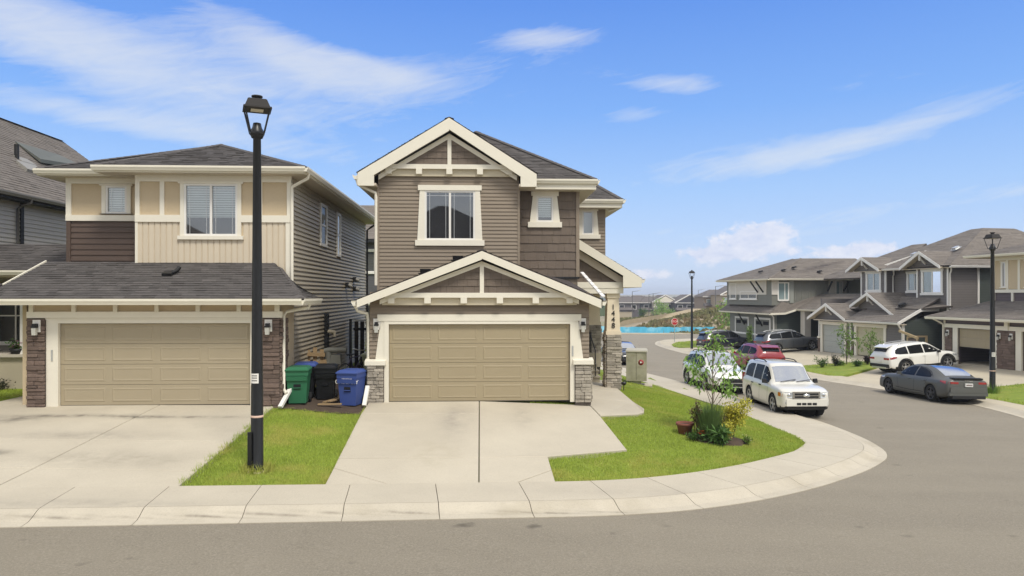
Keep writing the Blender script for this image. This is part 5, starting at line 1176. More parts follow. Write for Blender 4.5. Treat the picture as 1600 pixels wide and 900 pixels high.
# ================================================================== DISTANT STREET
def far_house(px, Y, wd, hgt, zb, wall, roofm, label, kind='hip', door=None, seed=0):
    X0 = px*Y; h = thing('house', label, 'house', (X0, Y, zb), group='houses beyond the silt fence')
    wm_ = mat('far_wall_'+wall[1:], wall, .7, .04); w2 = wd/2
    MB().box(-w2, w2, 0, 9, -1, hgt).build('wall', wm_, h)
    e = hgt
    if kind == 'hip': MB().hexa([(-w2-.5, -.6, e), (w2+.5, -.6, e), (w2+.5, 9.6, e), (-w2-.5, 9.6, e)], [(-w2*.35, 4, e+2.1), (w2*.35, 4, e+2.1), (w2*.35, 5, e+2.1), (-w2*.35, 5, e+2.1)]).build('roof', roofm, h)
    else:
        MB().hexa([(-w2-.5, -.6, e), (w2+.5, -.6, e), (0, -.6, e+w2*.6)], [(-w2-.5, 9.6, e), (w2+.5, 9.6, e), (0, 9.6, e+w2*.6)]).build('roof', roofm, h)
        MB().plate([(-w2+.1, e-.1), (w2-.1, e-.1), (0, e+w2*.6-.45)], -.64, .02).build('gable_wall', wm_, h)
        for s in (-1, 1): MB().beam((s*(w2+.5), -.66, e), (0, -.66, e+w2*.6), .08, .3).build('rake_board', M_trim2, h)
    MB().box(-w2-.5, w2+.5, -.68, -.6, e-.12, e+.06).build('fascia', M_trim2, h)
    g = random.Random(seed)
    for k in range(2 if wd < 9 else 3):
        x = -w2+wd*(k+.5)/(2 if wd < 9 else 3)
        for z in (hgt-2.2,):
            fo = MB().box(x-.85, x+.85, -.08, -.01, z-.1, z+1.5).build('window_frame', M_trim2, h); MB().box(x-.7, x+.7, -.1, -.085, z, z+1.38).build('pane', M_sideglass if g.random() < .5 else M_dark, fo)
    MB().hexa([(-w2-.3, -2.6, 2.7), (w2*.5, -2.6, 2.7), (w2*.5, 0, 2.7), (-w2-.3, 0, 2.7)], [(-w2, -.3, 3.5), (w2*.4, -.3, 3.5), (w2*.4, 0, 3.5), (-w2, 0, 3.5)]).build('porch_roof', roofm, h)
    MB().box(-w2, w2*.42, -2.0, 0, -1, 2.7).build('garage', mat('far_wall_'+(door or wall)[1:], door or wall, .7, .04), h)
    MB().box(-w2+.5, w2*.3, -2.06, -2.0, -.3, 2.1).build('garage_door', mat('far_door', '#a79b86', .6, .03), h)
    return h
def azx(px): return (px-800)/1100*.99897+.0454 if False else math.tan(math.atan((px-800)/1100)+math.atan(50/1100))
R1 = mat('far_roof', '#66605d', .95, .1)
for i, (px, wd, hg, wall, kind, lab, dr_, dy, dz) in enumerate((
    (981, 8, 4.4, '#5f5a5c', 'hip', 'distant plum-grey house just right of the numbered column', None, 0, 0), (1000, 8, 4.6, '#b9a79c', 'hip', 'distant pinkish-beige house with a row of small windows', None, 4, .1), (1019, 8, 4.4, '#4e5358', 'hip', 'distant slate house between the pinkish-beige and cream houses', None, 2, 0),
    (1039, 8, 4.6, '#d9d2c2', 'gable', 'distant cream house with a white gable and tan garage', '#cbb98f', 0, 0), (1059, 8, 4.2, '#b9b6ae', 'hip', 'distant pale grey house behind the stop sign', '#6d7378', 6, -.1), (1077, 9, 4.4, '#45444b', 'gable', 'distant charcoal gabled house behind the far lamp post', None, -6, 0), (1101, 10, 4.1, '#5e5e62', 'hip', 'distant long grey house right of the charcoal gable', None, 2, -.2),
    (1126, 10, 4.6, '#8d7c6c', 'hip', 'distant brown house rising over the bank', None, -30, .6), (1152, 9, 4.7, '#a3937e', 'gable', 'distant tan gabled house at the corner of the olive grey house', None, -40, .9))):
    Y = 232+dy; far_house(azx(px), Y, wd, hg*1.15, T(azx(px)*Y, Y)+dz+(.0 if px < 1110 else 1.0), wall, R1, lab, kind, dr_, i)
# houses of the next rise, down to specks
g = random.Random(17); dw, dr_ = MB(), MB(); cols_ = ('#8b8680', '#a79f94', '#6a686a', '#c1b8aa', '#77695f')
for i in range(60):
    px = g.uniform(950, 1170); Y = g.uniform(300, 640); X0 = azx(px)*Y; wd = g.uniform(8, 11); hg = g.uniform(5, 6.2); z = T(X0, Y); k = g.randrange(5)
    dw.box(X0-wd/2, X0+wd/2, Y, Y+9, z-2, z+hg, k)
    for q in range(3): dw.box(X0-wd/2+wd*(q+.3)/3, X0-wd/2+wd*(q+.7)/3, Y-.1, Y-.02, z+hg-1.9, z+hg-.7, 5)
    e = z+hg; dw.hexa([(X0-wd/2-.5, Y-.5, e), (X0+wd/2+.5, Y-.5, e), (X0+wd/2+.5, Y+9.5, e), (X0-wd/2-.5, Y+9.5, e)], [(X0-wd*.15, Y+4, e+2.4), (X0+wd*.15, Y+4, e+2.4), (X0+wd*.15, Y+5, e+2.4), (X0-wd*.15, Y+5, e+2.4)], 6)
struct(dw.build('distant_houses', [mat('far_wall_'+c[1:], c, .7, .04) for c in cols_]+[M_dark, R1]), 'stuff')
M_farwood = mat('far_trees', '#4d5a3d', .95, .3, .05, tint=.4); tb = MB()
for i in range(900):
    px = g.uniform(930, 1180); Y = g.uniform(260, 1500); X0 = azx(px)*Y; h = g.uniform(2.5, 7)*(1 if Y < 700 else 1.5); z = T(X0, Y)
    for q in range(5): a = g.uniform(0, 6.28); ox, oz = g.uniform(-.5, .5)*h, g.uniform(.1, .9)*h; r = h*g.uniform(.2, .4); tb.add([(X0+ox-r, Y+g.uniform(-1, 1), z+oz-r*.6), (X0+ox+r, Y+g.uniform(-1, 1), z+oz-r*.5), (X0+ox+r*.5, Y, z+oz+r), (X0+ox-r*.6, Y, z+oz+r*.8)], [(0, 1, 2, 3)], tint=g.random())
struct(tb.build('far_wood', M_farwood), 'stuff')
# ================================================================== CARS
M_tyre = mat('tyre', '#1c1c1c', .85, .1, 20); M_rim = mat('alloy', '#a9aaab', .3, .05, metal=.8); M_rimd = mat('dark_alloy', '#4a4a4c', .4, .05, metal=.6)
M_carglass = glass_mat('car_glass', refl=.012, dark='#17191b', fk=.3); M_screen = glass_mat('windscreen', refl=.50, dark='#33383c')
M_lampc = glass_mat('headlamp', refl=.25, dark='#b9bdbf'); M_amber = mat('amber_lens', '#c4762b', .15, .02); M_tail = mat('red_lens', '#8d1116', .15, .03, coat=1)
M_chrome = mat('chrome', '#cfd0d0', .12, .02, metal=1); M_gap = mat('shut_line', '#0b0b0c', .9, 0); M_plate = mat('plate_white', '#d8d8d4', .5, .02)
def paint(n, hx, rough=.32, metal=0., coat=.9): return mat('paint_'+n, hx, rough, .02, 1, coat=coat, metal=metal, spec=.5)
def interp(xs, x, st, k):
    for a, b in zip(st, st[1:]):
        if x <= b[0] or b is st[-1]:
            t = max(0, min(1, (x-a[0])/(b[0]-a[0]))); return a[k]+(b[k]-a[k])*t
class Shape:
    """body lofted through stations: x, low z, belt z, top z, half width, half roof width"""
    def __init__(s, st, bulge=.02): s.st = catmull(st, 4) if len(st[0]) else st; s.bulge = bulge
    def at(s, x): return [interp(None, x, s.st, k) for k in range(6)]
    def section(s, v):
        x, zl, zb, zt, w_, wr = v; h = zb-zl; dr_ = min(.07, max(.012, (zt-zb)*.35)); zr = zt-dr_
        if zr < zb+.004: zr = zb+.004
        return [(0, zl), (w_*.80, zl), (w_*.965, zl+.05), (w_, zl+.22*h), (w_*1.003, zl+.52*h), (w_*.985, zl+.80*h), (w_*.975, zb-.04), (w_*.945, zb), ((w_*.945+wr)/2+s.bulge, (zb+zr)/2), (wr, zr), (wr*.90, zt-dr_*.30), (wr*.5, zt-dr_*.05), (0, zt)]
    def side_y(s, x, z):
        sec = s.section(s.at(x))
        for a, b in zip(sec[1:], sec[2:]):
            if a[1] <= z <= b[1] and b[1] > a[1]: return a[0]+(b[0]-a[0])*(z-a[1])/(b[1]-a[1])
        return sec[4][0]
    def top_z(s, x, y):
        sec = s.section(s.at(x))[9:]
        for a, b in zip(sec, sec[1:]):
            if b[0] <= abs(y) <= a[0]: return b[1]+(a[1]-b[1])*(abs(y)-b[0])/max(1e-6, a[0]-b[0])
        return sec[0][1]
def car(label, group, st, pm, wheels, wr_, tw, feat, clad=None, rim=M_rim, spokes=5, cat='car', name='parked_car'):
    root = thing(name, label, cat, (0, 0, 0), 0, group); s = Shape(st); mb = MB(); secs = []
    for v in s.st:
        h = s.section(v); secs.append([(v[0], y, z) for y, z in h]+[(v[0], -y, z) for y, z in h[-2:0:-1]])
    n = len(secs[0]); vv = sum(secs, []); czl = clad if clad else -1
    for i in range(len(secs)-1):
        for k in range(n):
            q = [i*n+k, i*n+(k+1) % n, (i+1)*n+(k+1) % n, (i+1)*n+k]; zc = sum(vv[j][2] for j in q)/4
            mb.f.append(q); mb.mi.append(1 if zc < czl else 0); mb.sm.append(True); mb.tint.append(.5)
    mb.v = vv
    for i in (0, len(secs)-1): mb.f.append([i*n+k for k in range(n)]); mb.mi.append(0); mb.sm.append(False); mb.tint.append(.5)
    body = mb.build('body', [pm, M_plasticb, M_gap], root)
    for wx in wheels:                       # real arches, cut out
        cu = MB(); cu.lathe([(wr_*1.13, -1.3), (wr_*1.13, 1.3)], (wx, 0, wr_), 28, 'y', mi=2); cu.f += [list(range(28))[::-1], list(range(28, 56))]; cu.mi += [2, 2]; cu.sm += [False]*2; cu.tint += [.5]*2
        co = cu.build('cut', [pm, M_plasticb, M_gap]); md = body.modifiers.new('b', 'BOOLEAN'); md.object = co; md.operation = 'DIFFERENCE'; md.solver = 'EXACT'
        dg = bpy.context.evaluated_depsgraph_get(); me = bpy.data.meshes.new_from_object(body.evaluated_get(dg)); body.modifiers.clear(); body.data = me; bpy.data.objects.remove(co)
        core = MB().lathe([(0, -.55), (wr_*1.12, -.55), (wr_*1.12, .55), (0, .55)], (wx, 0, wr_+.02), 20, 'y').build('wheel_well', M_gap, root)
    hw = max(v[4] for v in st)
    for wx in wheels:
        for sd_ in (-1, 1):
            y0 = sd_*(hw-.012); t = MB(); i_ = -sd_
            t.lathe([(wr_*.66, y0), (wr_*.9, y0+sd_*.008), (wr_*.985, y0+i_*.02), (wr_, y0+i_*.05), (wr_, y0+i_*(tw-.04)), (wr_*.97, y0+i_*tw), (wr_*.6, y0+i_*tw)], (wx, 0, wr_), 26, 'y')
            wh = t.build('wheel', M_tyre, root); r = MB()
            r.lathe([(wr_*.70, y0-sd_*.002), (wr_*.64, y0+i_*.012), (wr_*.60, y0+i_*.07), (0, y0+i_*.075)], (wx, 0, wr_), 26, 'y', mi=1)
            r.lathe([(wr_*.70, y0+sd_*.001), (wr_*.655, y0+sd_*.004), (wr_*.63, y0+i_*.02)], (wx, 0, wr_), 26, 'y', mi=0)
            r.lathe([(wr_*.16, y0+i_*.03), (wr_*.15, y0+i_*.006), (0, y0+i_*.004)], (wx, 0, wr_), 12, 'y', mi=0)
            for k in range(spokes):
                a = 2*math.pi*k/spokes+.3; ca, sa = math.cos(a), math.sin(a); pr2 = lambda rad_, off, d: (wx+ca*rad_-sa*off, y0+i_*d, wr_+sa*rad_+ca*off)
                r.hexa([pr2(wr_*.1, -.045, .012), pr2(wr_*.1, .045, .012), pr2(wr_*.65, .032, .016), pr2(wr_*.65, -.032, .016)], [pr2(wr_*.1, -.045, .05), pr2(wr_*.1, .045, .05), pr2(wr_*.65, .032, .06), pr2(wr_*.65, -.032, .06)], mi=0)
            r.build('rim', [rim, M_gap], wh)
    def side(nm, pts, m_, off=.008, both=True, rows_=3, trim=None, parent=root):      # pts: (x, z low, z high); follows the flank
        for sd_ in ((-1, 1) if both else (both,)):
            q = MB(); cols_ = []
            for x, a, b in pts:
                cols_.append([(x, sd_*(s.side_y(x, a+(b-a)*k/rows_)+off), a+(b-a)*k/rows_) for k in range(rows_+1)])
            m = rows_+1; q.add(sum(cols_, []), [(i*m+k, i*m+k+1, (i+1)*m+k+1, (i+1)*m+k) for i in range(len(pts)-1) for k in range(rows_)], smooth=True)
            q.build(nm, m_, parent)
    def top(nm, xs, fr_, m_, off=.012, cols_=8, parent=root, fx=0):      # xs along the car, fr_ fraction of the half roof width
        q = MB(); vv2 = []
        for x in xs:
            wv = s.at(x)[5]*(fr_(x) if callable(fr_) else fr_)
            for k in range(cols_+1):
                y = -wv+2*wv*k/cols_; vv2.append((x+fx, y, s.top_z(x, y)+off))
        m = cols_+1; q.add(vv2, [(i*m+k, i*m+k+1, (i+1)*m+k+1, (i+1)*m+k) for i in range(len(xs)-1) for k in range(cols_)], smooth=True)
        return q.build(nm, m_, parent)
    def box(nm, x0, x1, y0, y1, z0, z1, m_, mirror=False, parent=root):
        for sd_ in ((1, -1) if mirror else (1,)):
            MB().box(x0, x1, min(sd_*y0, sd_*y1), max(sd_*y0, sd_*y1), z0, z1).build(nm, m_, parent)
    def arch(m_, r0, r1):
        for wx in wheels:
            for sd_ in (-1, 1):
                q = MB(); vv2 = []; N = 16
                for k in range(N+1):
                    a = math.pi*(-.06+1.12*k/N); 
                    for rad_, o in ((r0, .004), (r0, .022), (r1, .018), (r1, -.004)):
                        x, z = wx+math.cos(a)*rad_, wr_+math.sin(a)*rad_; z = max(z, s.at(x)[1]+.02); vv2.append((x, sd_*(max(s.side_y(x, min(z, s.at(x)[2])), hw*.97)+o), z))
                q.add(vv2, [(i*4+k, i*4+(k+1) % 4, (i+1)*4+(k+1) % 4, (i+1)*4+k) for i in range(N) for k in range(4)], smooth=False); q.build('wheel_arch', m_, root)
    def mirrors(x, z, m_):
        for sd_ in (-1, 1):
            y = s.side_y(x, z); q = MB(); q.hexa([(x-.05, sd_*(y+.03), z-.02), (x+.06, sd_*(y+.03), z-.02), (x+.05, sd_*(y+.2), z-.01), (x-.05, sd_*(y+.2), z-.01)], [(x-.05, sd_*(y+.05), z+.12), (x+.05, sd_*(y+.05), z+.11), (x+.03, sd_*(y+.19), z+.12), (x-.05, sd_*(y+.2), z+.13)]); q.box(x-.02, x+.03, min(sd_*(y-.03), sd_*(y+.06)), max(sd_*(y-.03), sd_*(y+.06)), z-.02, z+.03); q.build('mirror', m_, root)
    def handles(xs, z, m_):
        for x in xs:
            for sd_ in (-1, 1):
                y = s.side_y(x, z); MB().box(x-.09, x+.09, min(sd_*y, sd_*(y+.03)), max(sd_*y, sd_*(y+.03)), z-.015, z+.02).build('door_handle', m_, root)
    def seam(pts):                       # shut lines
        for sd_ in (-1, 1):
            q = MB()
            for (xa, za), (xb, zb) in zip(pts, pts[1:]):
                N = 5
                for k in range(N):
                    p = [(xa+(xb-xa)*t/N, za+(zb-za)*t/N) for t in (k, k+1)]; e = [(x, sd_*(s.side_y(x, z)+.004), z) for x, z in p]
                    dx = .006 if abs(zb-za) > abs(xb-xa) else 0; dz = .006-dx
                    q.add([(e[0][0]-dx, e[0][1], e[0][2]-dz), (e[1][0]-dx, e[1][1], e[1][2]-dz), (e[1][0]+dx, e[1][1], e[1][2]+dz), (e[0][0]+dx, e[0][1], e[0][2]+dz)], [(0, 1, 2, 3)])
            q.build('shut_line', M_gap, root)
    def rails(x0, x1, m_, k=.88):
        for sd_ in (-1, 1):
            pts = []
            for i in range(7):
                x = x0+(x1-x0)*i/6; wv = s.at(x)[5]*k; pts.append((x, sd_*wv, s.top_z(x, wv)+(.06 if 0 < i < 6 else .0)))
            MB().tube(pts, .02, 6).build('roof_rail', m_, root)
    feat(dict(root=root, s=s, side=side, top=top, box=box, arch=arch, mirrors=mirrors, handles=handles, seam=seam, rails=rails, hw=hw))
    return root
def place(root, x, y, fwd, f):      # set the car on the ground, tilted with it
    fx, fy = fwd; L_ = math.hypot(fx, fy); fx /= L_; fy /= L_; e = 1.2
    zF, zB = f(x+fx*e, y+fy*e), f(x-fx*e, y-fy*e); lx, ly = -fy, fx; zL, zR = f(x+lx*.7, y+ly*.7), f(x-lx*.7, y-ly*.7)
    X = Vector((fx*2*e, fy*2*e, zF-zB)).normalized(); Yv = Vector((lx*1.4, ly*1.4, zL-zR)); Z = X.cross(Yv).normalized(); Yv = Z.cross(X)
    root.rotation_euler = Matrix((X, Yv, Z)).transposed().to_euler(); root.location = (x, y, (zF+zB+zL+zR)/4)
def text_part(s, size, m_, parent, loc, rot): return link('lettering', text_mesh(s, size, m_, .004), parent, loc, rot)

# boxy white sport utility, nose to us
ST_BOX = [(-2.20, .50, .98, 1.02, .80, .62), (-2.17, .38, 1.02, 1.30, .87, .62), (-2.10, .32, 1.04, 1.62, .895, .63), (-1.95, .29, 1.05, 1.70, .90, .64), (-1.0, .27, 1.05, 1.735, .90, .66), (.1, .27, 1.04, 1.72, .90, .655), (.42, .27, 1.035, 1.66, .90, .645), (.72, .27, 1.03, 1.40, .90, .66), (1.06, .27, 1.02, 1.09, .90, .72), (1.25, .28, 1.00, 1.05, .90, .76), (1.75, .30, .96, 1.01, .89, .76), (2.02, .34, .905, .955, .865, .72), (2.13, .36, .86, .91, .82, .68), (2.20, .40, .80, .84, .75, .62)]
def feat_escape(c):
    side, box, top = c['side'], c['box'], c['top']
    top('windscreen', [.50+i*.075 for i in range(8)], lambda x: .93-.02*(x-.5), M_screen)
    side('side_window', [(.10, 1.09, 1.60), (.35, 1.09, 1.57), (.55, 1.09, 1.43), (.80, 1.08, 1.20)], M_carglass); side('side_window', [(-.85, 1.10, 1.61), (-.4, 1.10, 1.61), (.02, 1.09, 1.61)], M_carglass); side('side_window', [(-1.85, 1.12, 1.48), (-1.6, 1.12, 1.57), (-1.3, 1.11, 1.60), (-.98, 1.11, 1.60)], M_carglass)
    for sd_ in (-1, 1):
        q = MB(); q.hexa([(2.225, sd_*.49, .70), (2.20, sd_*.72, .70), (2.08, sd_*.845, .71), (2.0, sd_*.5, .70)], [(2.215, sd_*.49, .87), (2.16, sd_*.72, .885), (2.03, sd_*.86, .89), (2.0, sd_*.5, .88)]); q.build('headlight', M_lampc, c['root'])
        MB().lathe([(.062, 0), (.05, .012), (0, .014)], (2.214, sd_*.61, .785), 14, 'x').build('headlight_bulb', M_chrome, c['root'])
    side('indicator', [(1.84, .74, .86), (2.0, .73, .86), (2.12, .73, .82)], M_amber, .006)
    box('grille_frame', 2.12, 2.232, -.49, .49, .66, .90, M_chrome)
    for z in (.695, .785): box('grille', 2.2, 2.24, -.42, .42, z, z+.065, M_plasticb)
    em = MB(); em.lathe([(.10, -.02), (.10, .012), (0, .014)], (2.235, 0, .778), 20, 'x'); 
    for i, v in enumerate(em.v): em.v[i] = (v[0], v[1]*1.25, .778+(v[2]-.778)*.52)
    em.build('emblem', [M_chrome], c['root'])
    box('bumper', 1.98, 2.262, -.72, .72, .44, .645, paint('white', '#d9d6cc')); MB().hexa([(2.255, -.70, .43), (2.255, .70, .43), (1.98, .885, .43), (1.98, -.885, .43)], [(2.235, -.70, .655), (2.235, .70, .655), (1.98, .88, .665), (1.98, -.88, .665)]).build('bumper', paint('white', '#d9d6cc'), c['root'])
    for k in range(4): box('lower_grille', 2.2, 2.27, -.36+k*.185, -.21+k*.185, .47, .545, M_plasticb)
    MB().hexa([(2.20, -.66, .31), (2.20, .66, .31), (1.98, .84, .31), (1.98, -.84, .31)], [(2.235, -.69, .428), (2.235, .69, .428), (1.98, .875, .428), (1.98, -.875, .428)]).build('air_dam', M_plasticb, c['root'])
    for sd_ in (-1, 1): MB().lathe([(.065, -.02), (.06, .02), (0, .022)], (2.2, sd_*.69, .53), 14, 'x').build('fog_light', M_lampc, c['root'])
    c['mirrors'](.70, 1.06, M_plasticb); c['handles']((-.02, -.9), .93, M_plasticb); c['seam']([(.78, .42), (.82, 1.0)]); c['seam']([(-.1, .42), (-.06, 1.03)]); c['seam']([(-.98, .62), (-.95, 1.03)])
    c['rails'](-1.6, -.1, M_plasticb); box('tail_light', -2.2, -2.08, .74, .89, .85, 1.2, M_tail, True)
    wp = MB(); wp.beam((1.1, -.5, 1.12), (1.0, .1, 1.19), .02, .02); wp.beam((1.1, .1, 1.12), (1.0, .65, 1.18), .02, .02); wp.build('wiper', M_plasticb, c['root'])
    hd = MB(); hd.quad((1.05, -.74, 1.04), (1.05, .74, 1.04), (1.06, .74, 1.04), (1.06, -.74, 1.04)); 
e1 = car('white boxy SUV parked nose to us, nearest car at the corner lawn', 'parked cars', ST_BOX, paint('white', '#d9d6cc'), (1.32, -1.30), .375, .23, feat_escape, clad=.34)
place(e1, 10.72, 24.45, (-.06, -1), lambda x, y: S(x, y)+.03*(x-10.8)); e1.scale = (.93, .91, 1.0)

# rounded crossover, several colours
def st_cross(L_, wb, H_, W_):
    h = L_/2; f = H_/1.65
    return [(-h, .55*f, .92*f, .98*f, W_*.80, W_*.60), (-h+.05, .40*f, 1.0*f, 1.16*f, W_*.91, W_*.62), (-h+.18, .32*f, 1.03*f, 1.36*f, W_*.96, W_*.64), (-h+.45, .28*f, 1.03*f, 1.56*f, W_*.99, W_*.65), (-h+.9, .26*f, 1.01*f, 1.63*f, W_, W_*.67), (-.2, .25*f, .99*f, 1.65*f, W_, W_*.68), (.25, .25*f, .975*f, 1.61*f, W_, W_*.67), (.62, .25*f, .965*f, 1.44*f, W_, W_*.68), (1.05, .25*f, .955*f, 1.15*f, W_, W_*.74), (1.28, .26*f, .94*f, 1.03*f, W_*.995, W_*.80), (h-.45, .28*f, .88*f, .955*f, W_*.98, W_*.80), (h-.18, .31*f, .79*f, .86*f, W_*.94, W_*.76), (h-.05, .35*f, .70*f, .76*f, W_*.86, W_*.68), (h, .42*f, .62*f, .67*f, W_*.74, W_*.58)]
def feat_cross(pm, L_, H_, W_, arch=True, rails=M_plasticb, rearplate=True, front='dark', chrome_line=False, tail='wide', roof_sp=True):
    def f(c):
        h = L_/2; q = H_/1.65; side, box, top = c['side'], c['box'], c['top']
        top('windscreen', [.34+i*.105 for i in range(8)], lambda x: .92, M_screen)
        top('rear_window', [-h+.10+i*.05 for i in range(6)], lambda x: .86, M_carglass, off=.03, fx=-.02)
        side('side_window', [(.0, 1.05*q, 1.50*q), (.25, 1.04*q, 1.49*q), (.5, 1.03*q, 1.40*q), (.75, 1.03*q, 1.25*q), (.95, 1.02*q, 1.12*q)], M_carglass); side('side_window', [(-.95, 1.07*q, 1.49*q), (-.5, 1.06*q, 1.51*q), (-.07, 1.05*q, 1.51*q)], M_carglass); side('side_window', [(-h+.42, 1.14*q, 1.30*q), (-h+.65, 1.10*q, 1.43*q), (-1.02, 1.08*q, 1.49*q)], M_carglass)
        if chrome_line: side('window_trim', [(-h+.38, 1.06*q, 1.09*q), (-.9, 1.025*q, 1.05*q), (0, 1.01*q, 1.03*q), (.98, .985*q, 1.01*q)], M_chrome, .01, rows_=1); side('window_trim', [(-h+.42, 1.33*q, 1.36*q), (-.95, 1.505*q, 1.53*q), (0, 1.52*q, 1.545*q), (.3, 1.49*q, 1.515*q), (.62, 1.345*q, 1.375*q)], M_chrome, .012, rows_=1)
        side('headlight', [(h-.50, .74*q, .84*q), (h-.28, .70*q, .81*q), (h-.1, .66*q, .72*q)], M_lampc, .008); box('headlight', h-.10, h+.005, W_*.48, W_*.76, .62*q, .72*q, M_lampc, True)
        box('grille', h-.1, h+.015, -W_*.46, W_*.46, .50*q, .66*q, M_plasticb); box('lower_grille', h-.1, h+.02, -W_*.55, W_*.55, .34*q, .47*q, M_plasticb); box('bumper_trim', h-.1, h+.03, -W_*.5, W_*.5, .30*q, .335*q, M_alu)
        side('tail_light', [(-h+.05, .86*q, .98*q), (-h+.2, .87*q, 1.0*q), (-h+.42, .92*q, .98*q)], M_tail, .012); box('tail_light', -h-.012, -h+.1, W_*.42, W_*.84, .84*q, .95*q, M_tail, True)
        box('rear_bumper', -h-.06, -h+.2, -W_*.80, W_*.80, .42*q, .60*q, M_plasticb); box('skid_plate', -h-.075, -h+.15, -W_*.62, W_*.62, .36*q, .45*q, M_alu)
        if rearplate: box('number_plate', -h-.03, -h+.05, -.16, .16, .70*q, .80*q, M_plate)
        if roof_sp:
            sp = MB(); sp.hexa([(-h+.12, -W_*.56, 1.47*q), (-h+.5, -W_*.58, 1.58*q), (-h+.5, W_*.58, 1.58*q), (-h+.12, W_*.56, 1.47*q)], [(-h+.10, -W_*.55, 1.51*q), (-h+.5, -W_*.57, 1.62*q), (-h+.5, W_*.57, 1.62*q), (-h+.10, W_*.55, 1.51*q)]); sp.build('spoiler', pm, c['root'])
        if arch: c['arch'](M_plasticb, c['hw']*0+.375*1.13*(.98), .375*1.13+.075)
        c['mirrors'](.80, 1.0*q, M_plasticb if arch else pm); c['handles']((-.1, -.95), .90*q, pm); c['seam']([(.72, .40), (.80, .95*q)]); c['seam']([(-.12, .40), (-.05, .97*q)]); c['seam']([(-1.02, .60), (-.98, .98*q)])
        if rails: c['rails'](-h+.75, .1, rails, .93)
    return f
pw = paint('pearl_white', '#dfded8'); ck = lambda lab, pm, L_, H_, W_, wb, **k: car(lab, 'parked cars', st_cross(L_, wb, H_, W_), pm, (wb/2+.03, -wb/2+.03), .365, .22, feat_cross(pm, L_, H_, W_, **k), clad=.40 if k.get('arch', True) else .30, rim=k.pop('rim', M_rim) if False else M_rim)
c2 = ck('white crossover with black wheel arches parked nose to us behind the boxy SUV', pw, 4.55, 1.68, .925, 2.69); place(c2, *sc((10.25, 30.35)), (-.01, -1), S)
kia = ck('white crossover backed-on to us in the driveway before the half-open garage', pw, 4.40, 1.64, .90, 2.63, rails=M_chrome); place(kia, 24.35, 38.35, (.985, .135), lambda x, y: RY(x, y)-.015)
red = ck('red SUV seen over the roof of the white boxy SUV', paint('red', '#8c1a22'), 4.6, 1.70, .92, 2.68, arch=False); place(red, *sc((15.95, 40.3)), (-.05, 1), S)
x5 = ck('dark grey SUV with chrome window line, nose at the driveway wall behind the red car', paint('dark_grey', '#494c50', .3, .2), 4.85, 1.72, .97, 2.90, chrome_line=True, rails=M_alu, arch=False); place(x5, 24.25, 54.4, (.985, .135), lambda x, y: RY(x, y)-.015)
dk = ck('navy blue SUV parked on the far driveway beside the third lamp post', paint('navy', '#14182a', .3), 4.75, 1.70, .95, 2.80, arch=False, rails=M_alu); place(dk, 21.75, 61.4, (.985, .135), lambda x, y: RY(x, y)-.015)

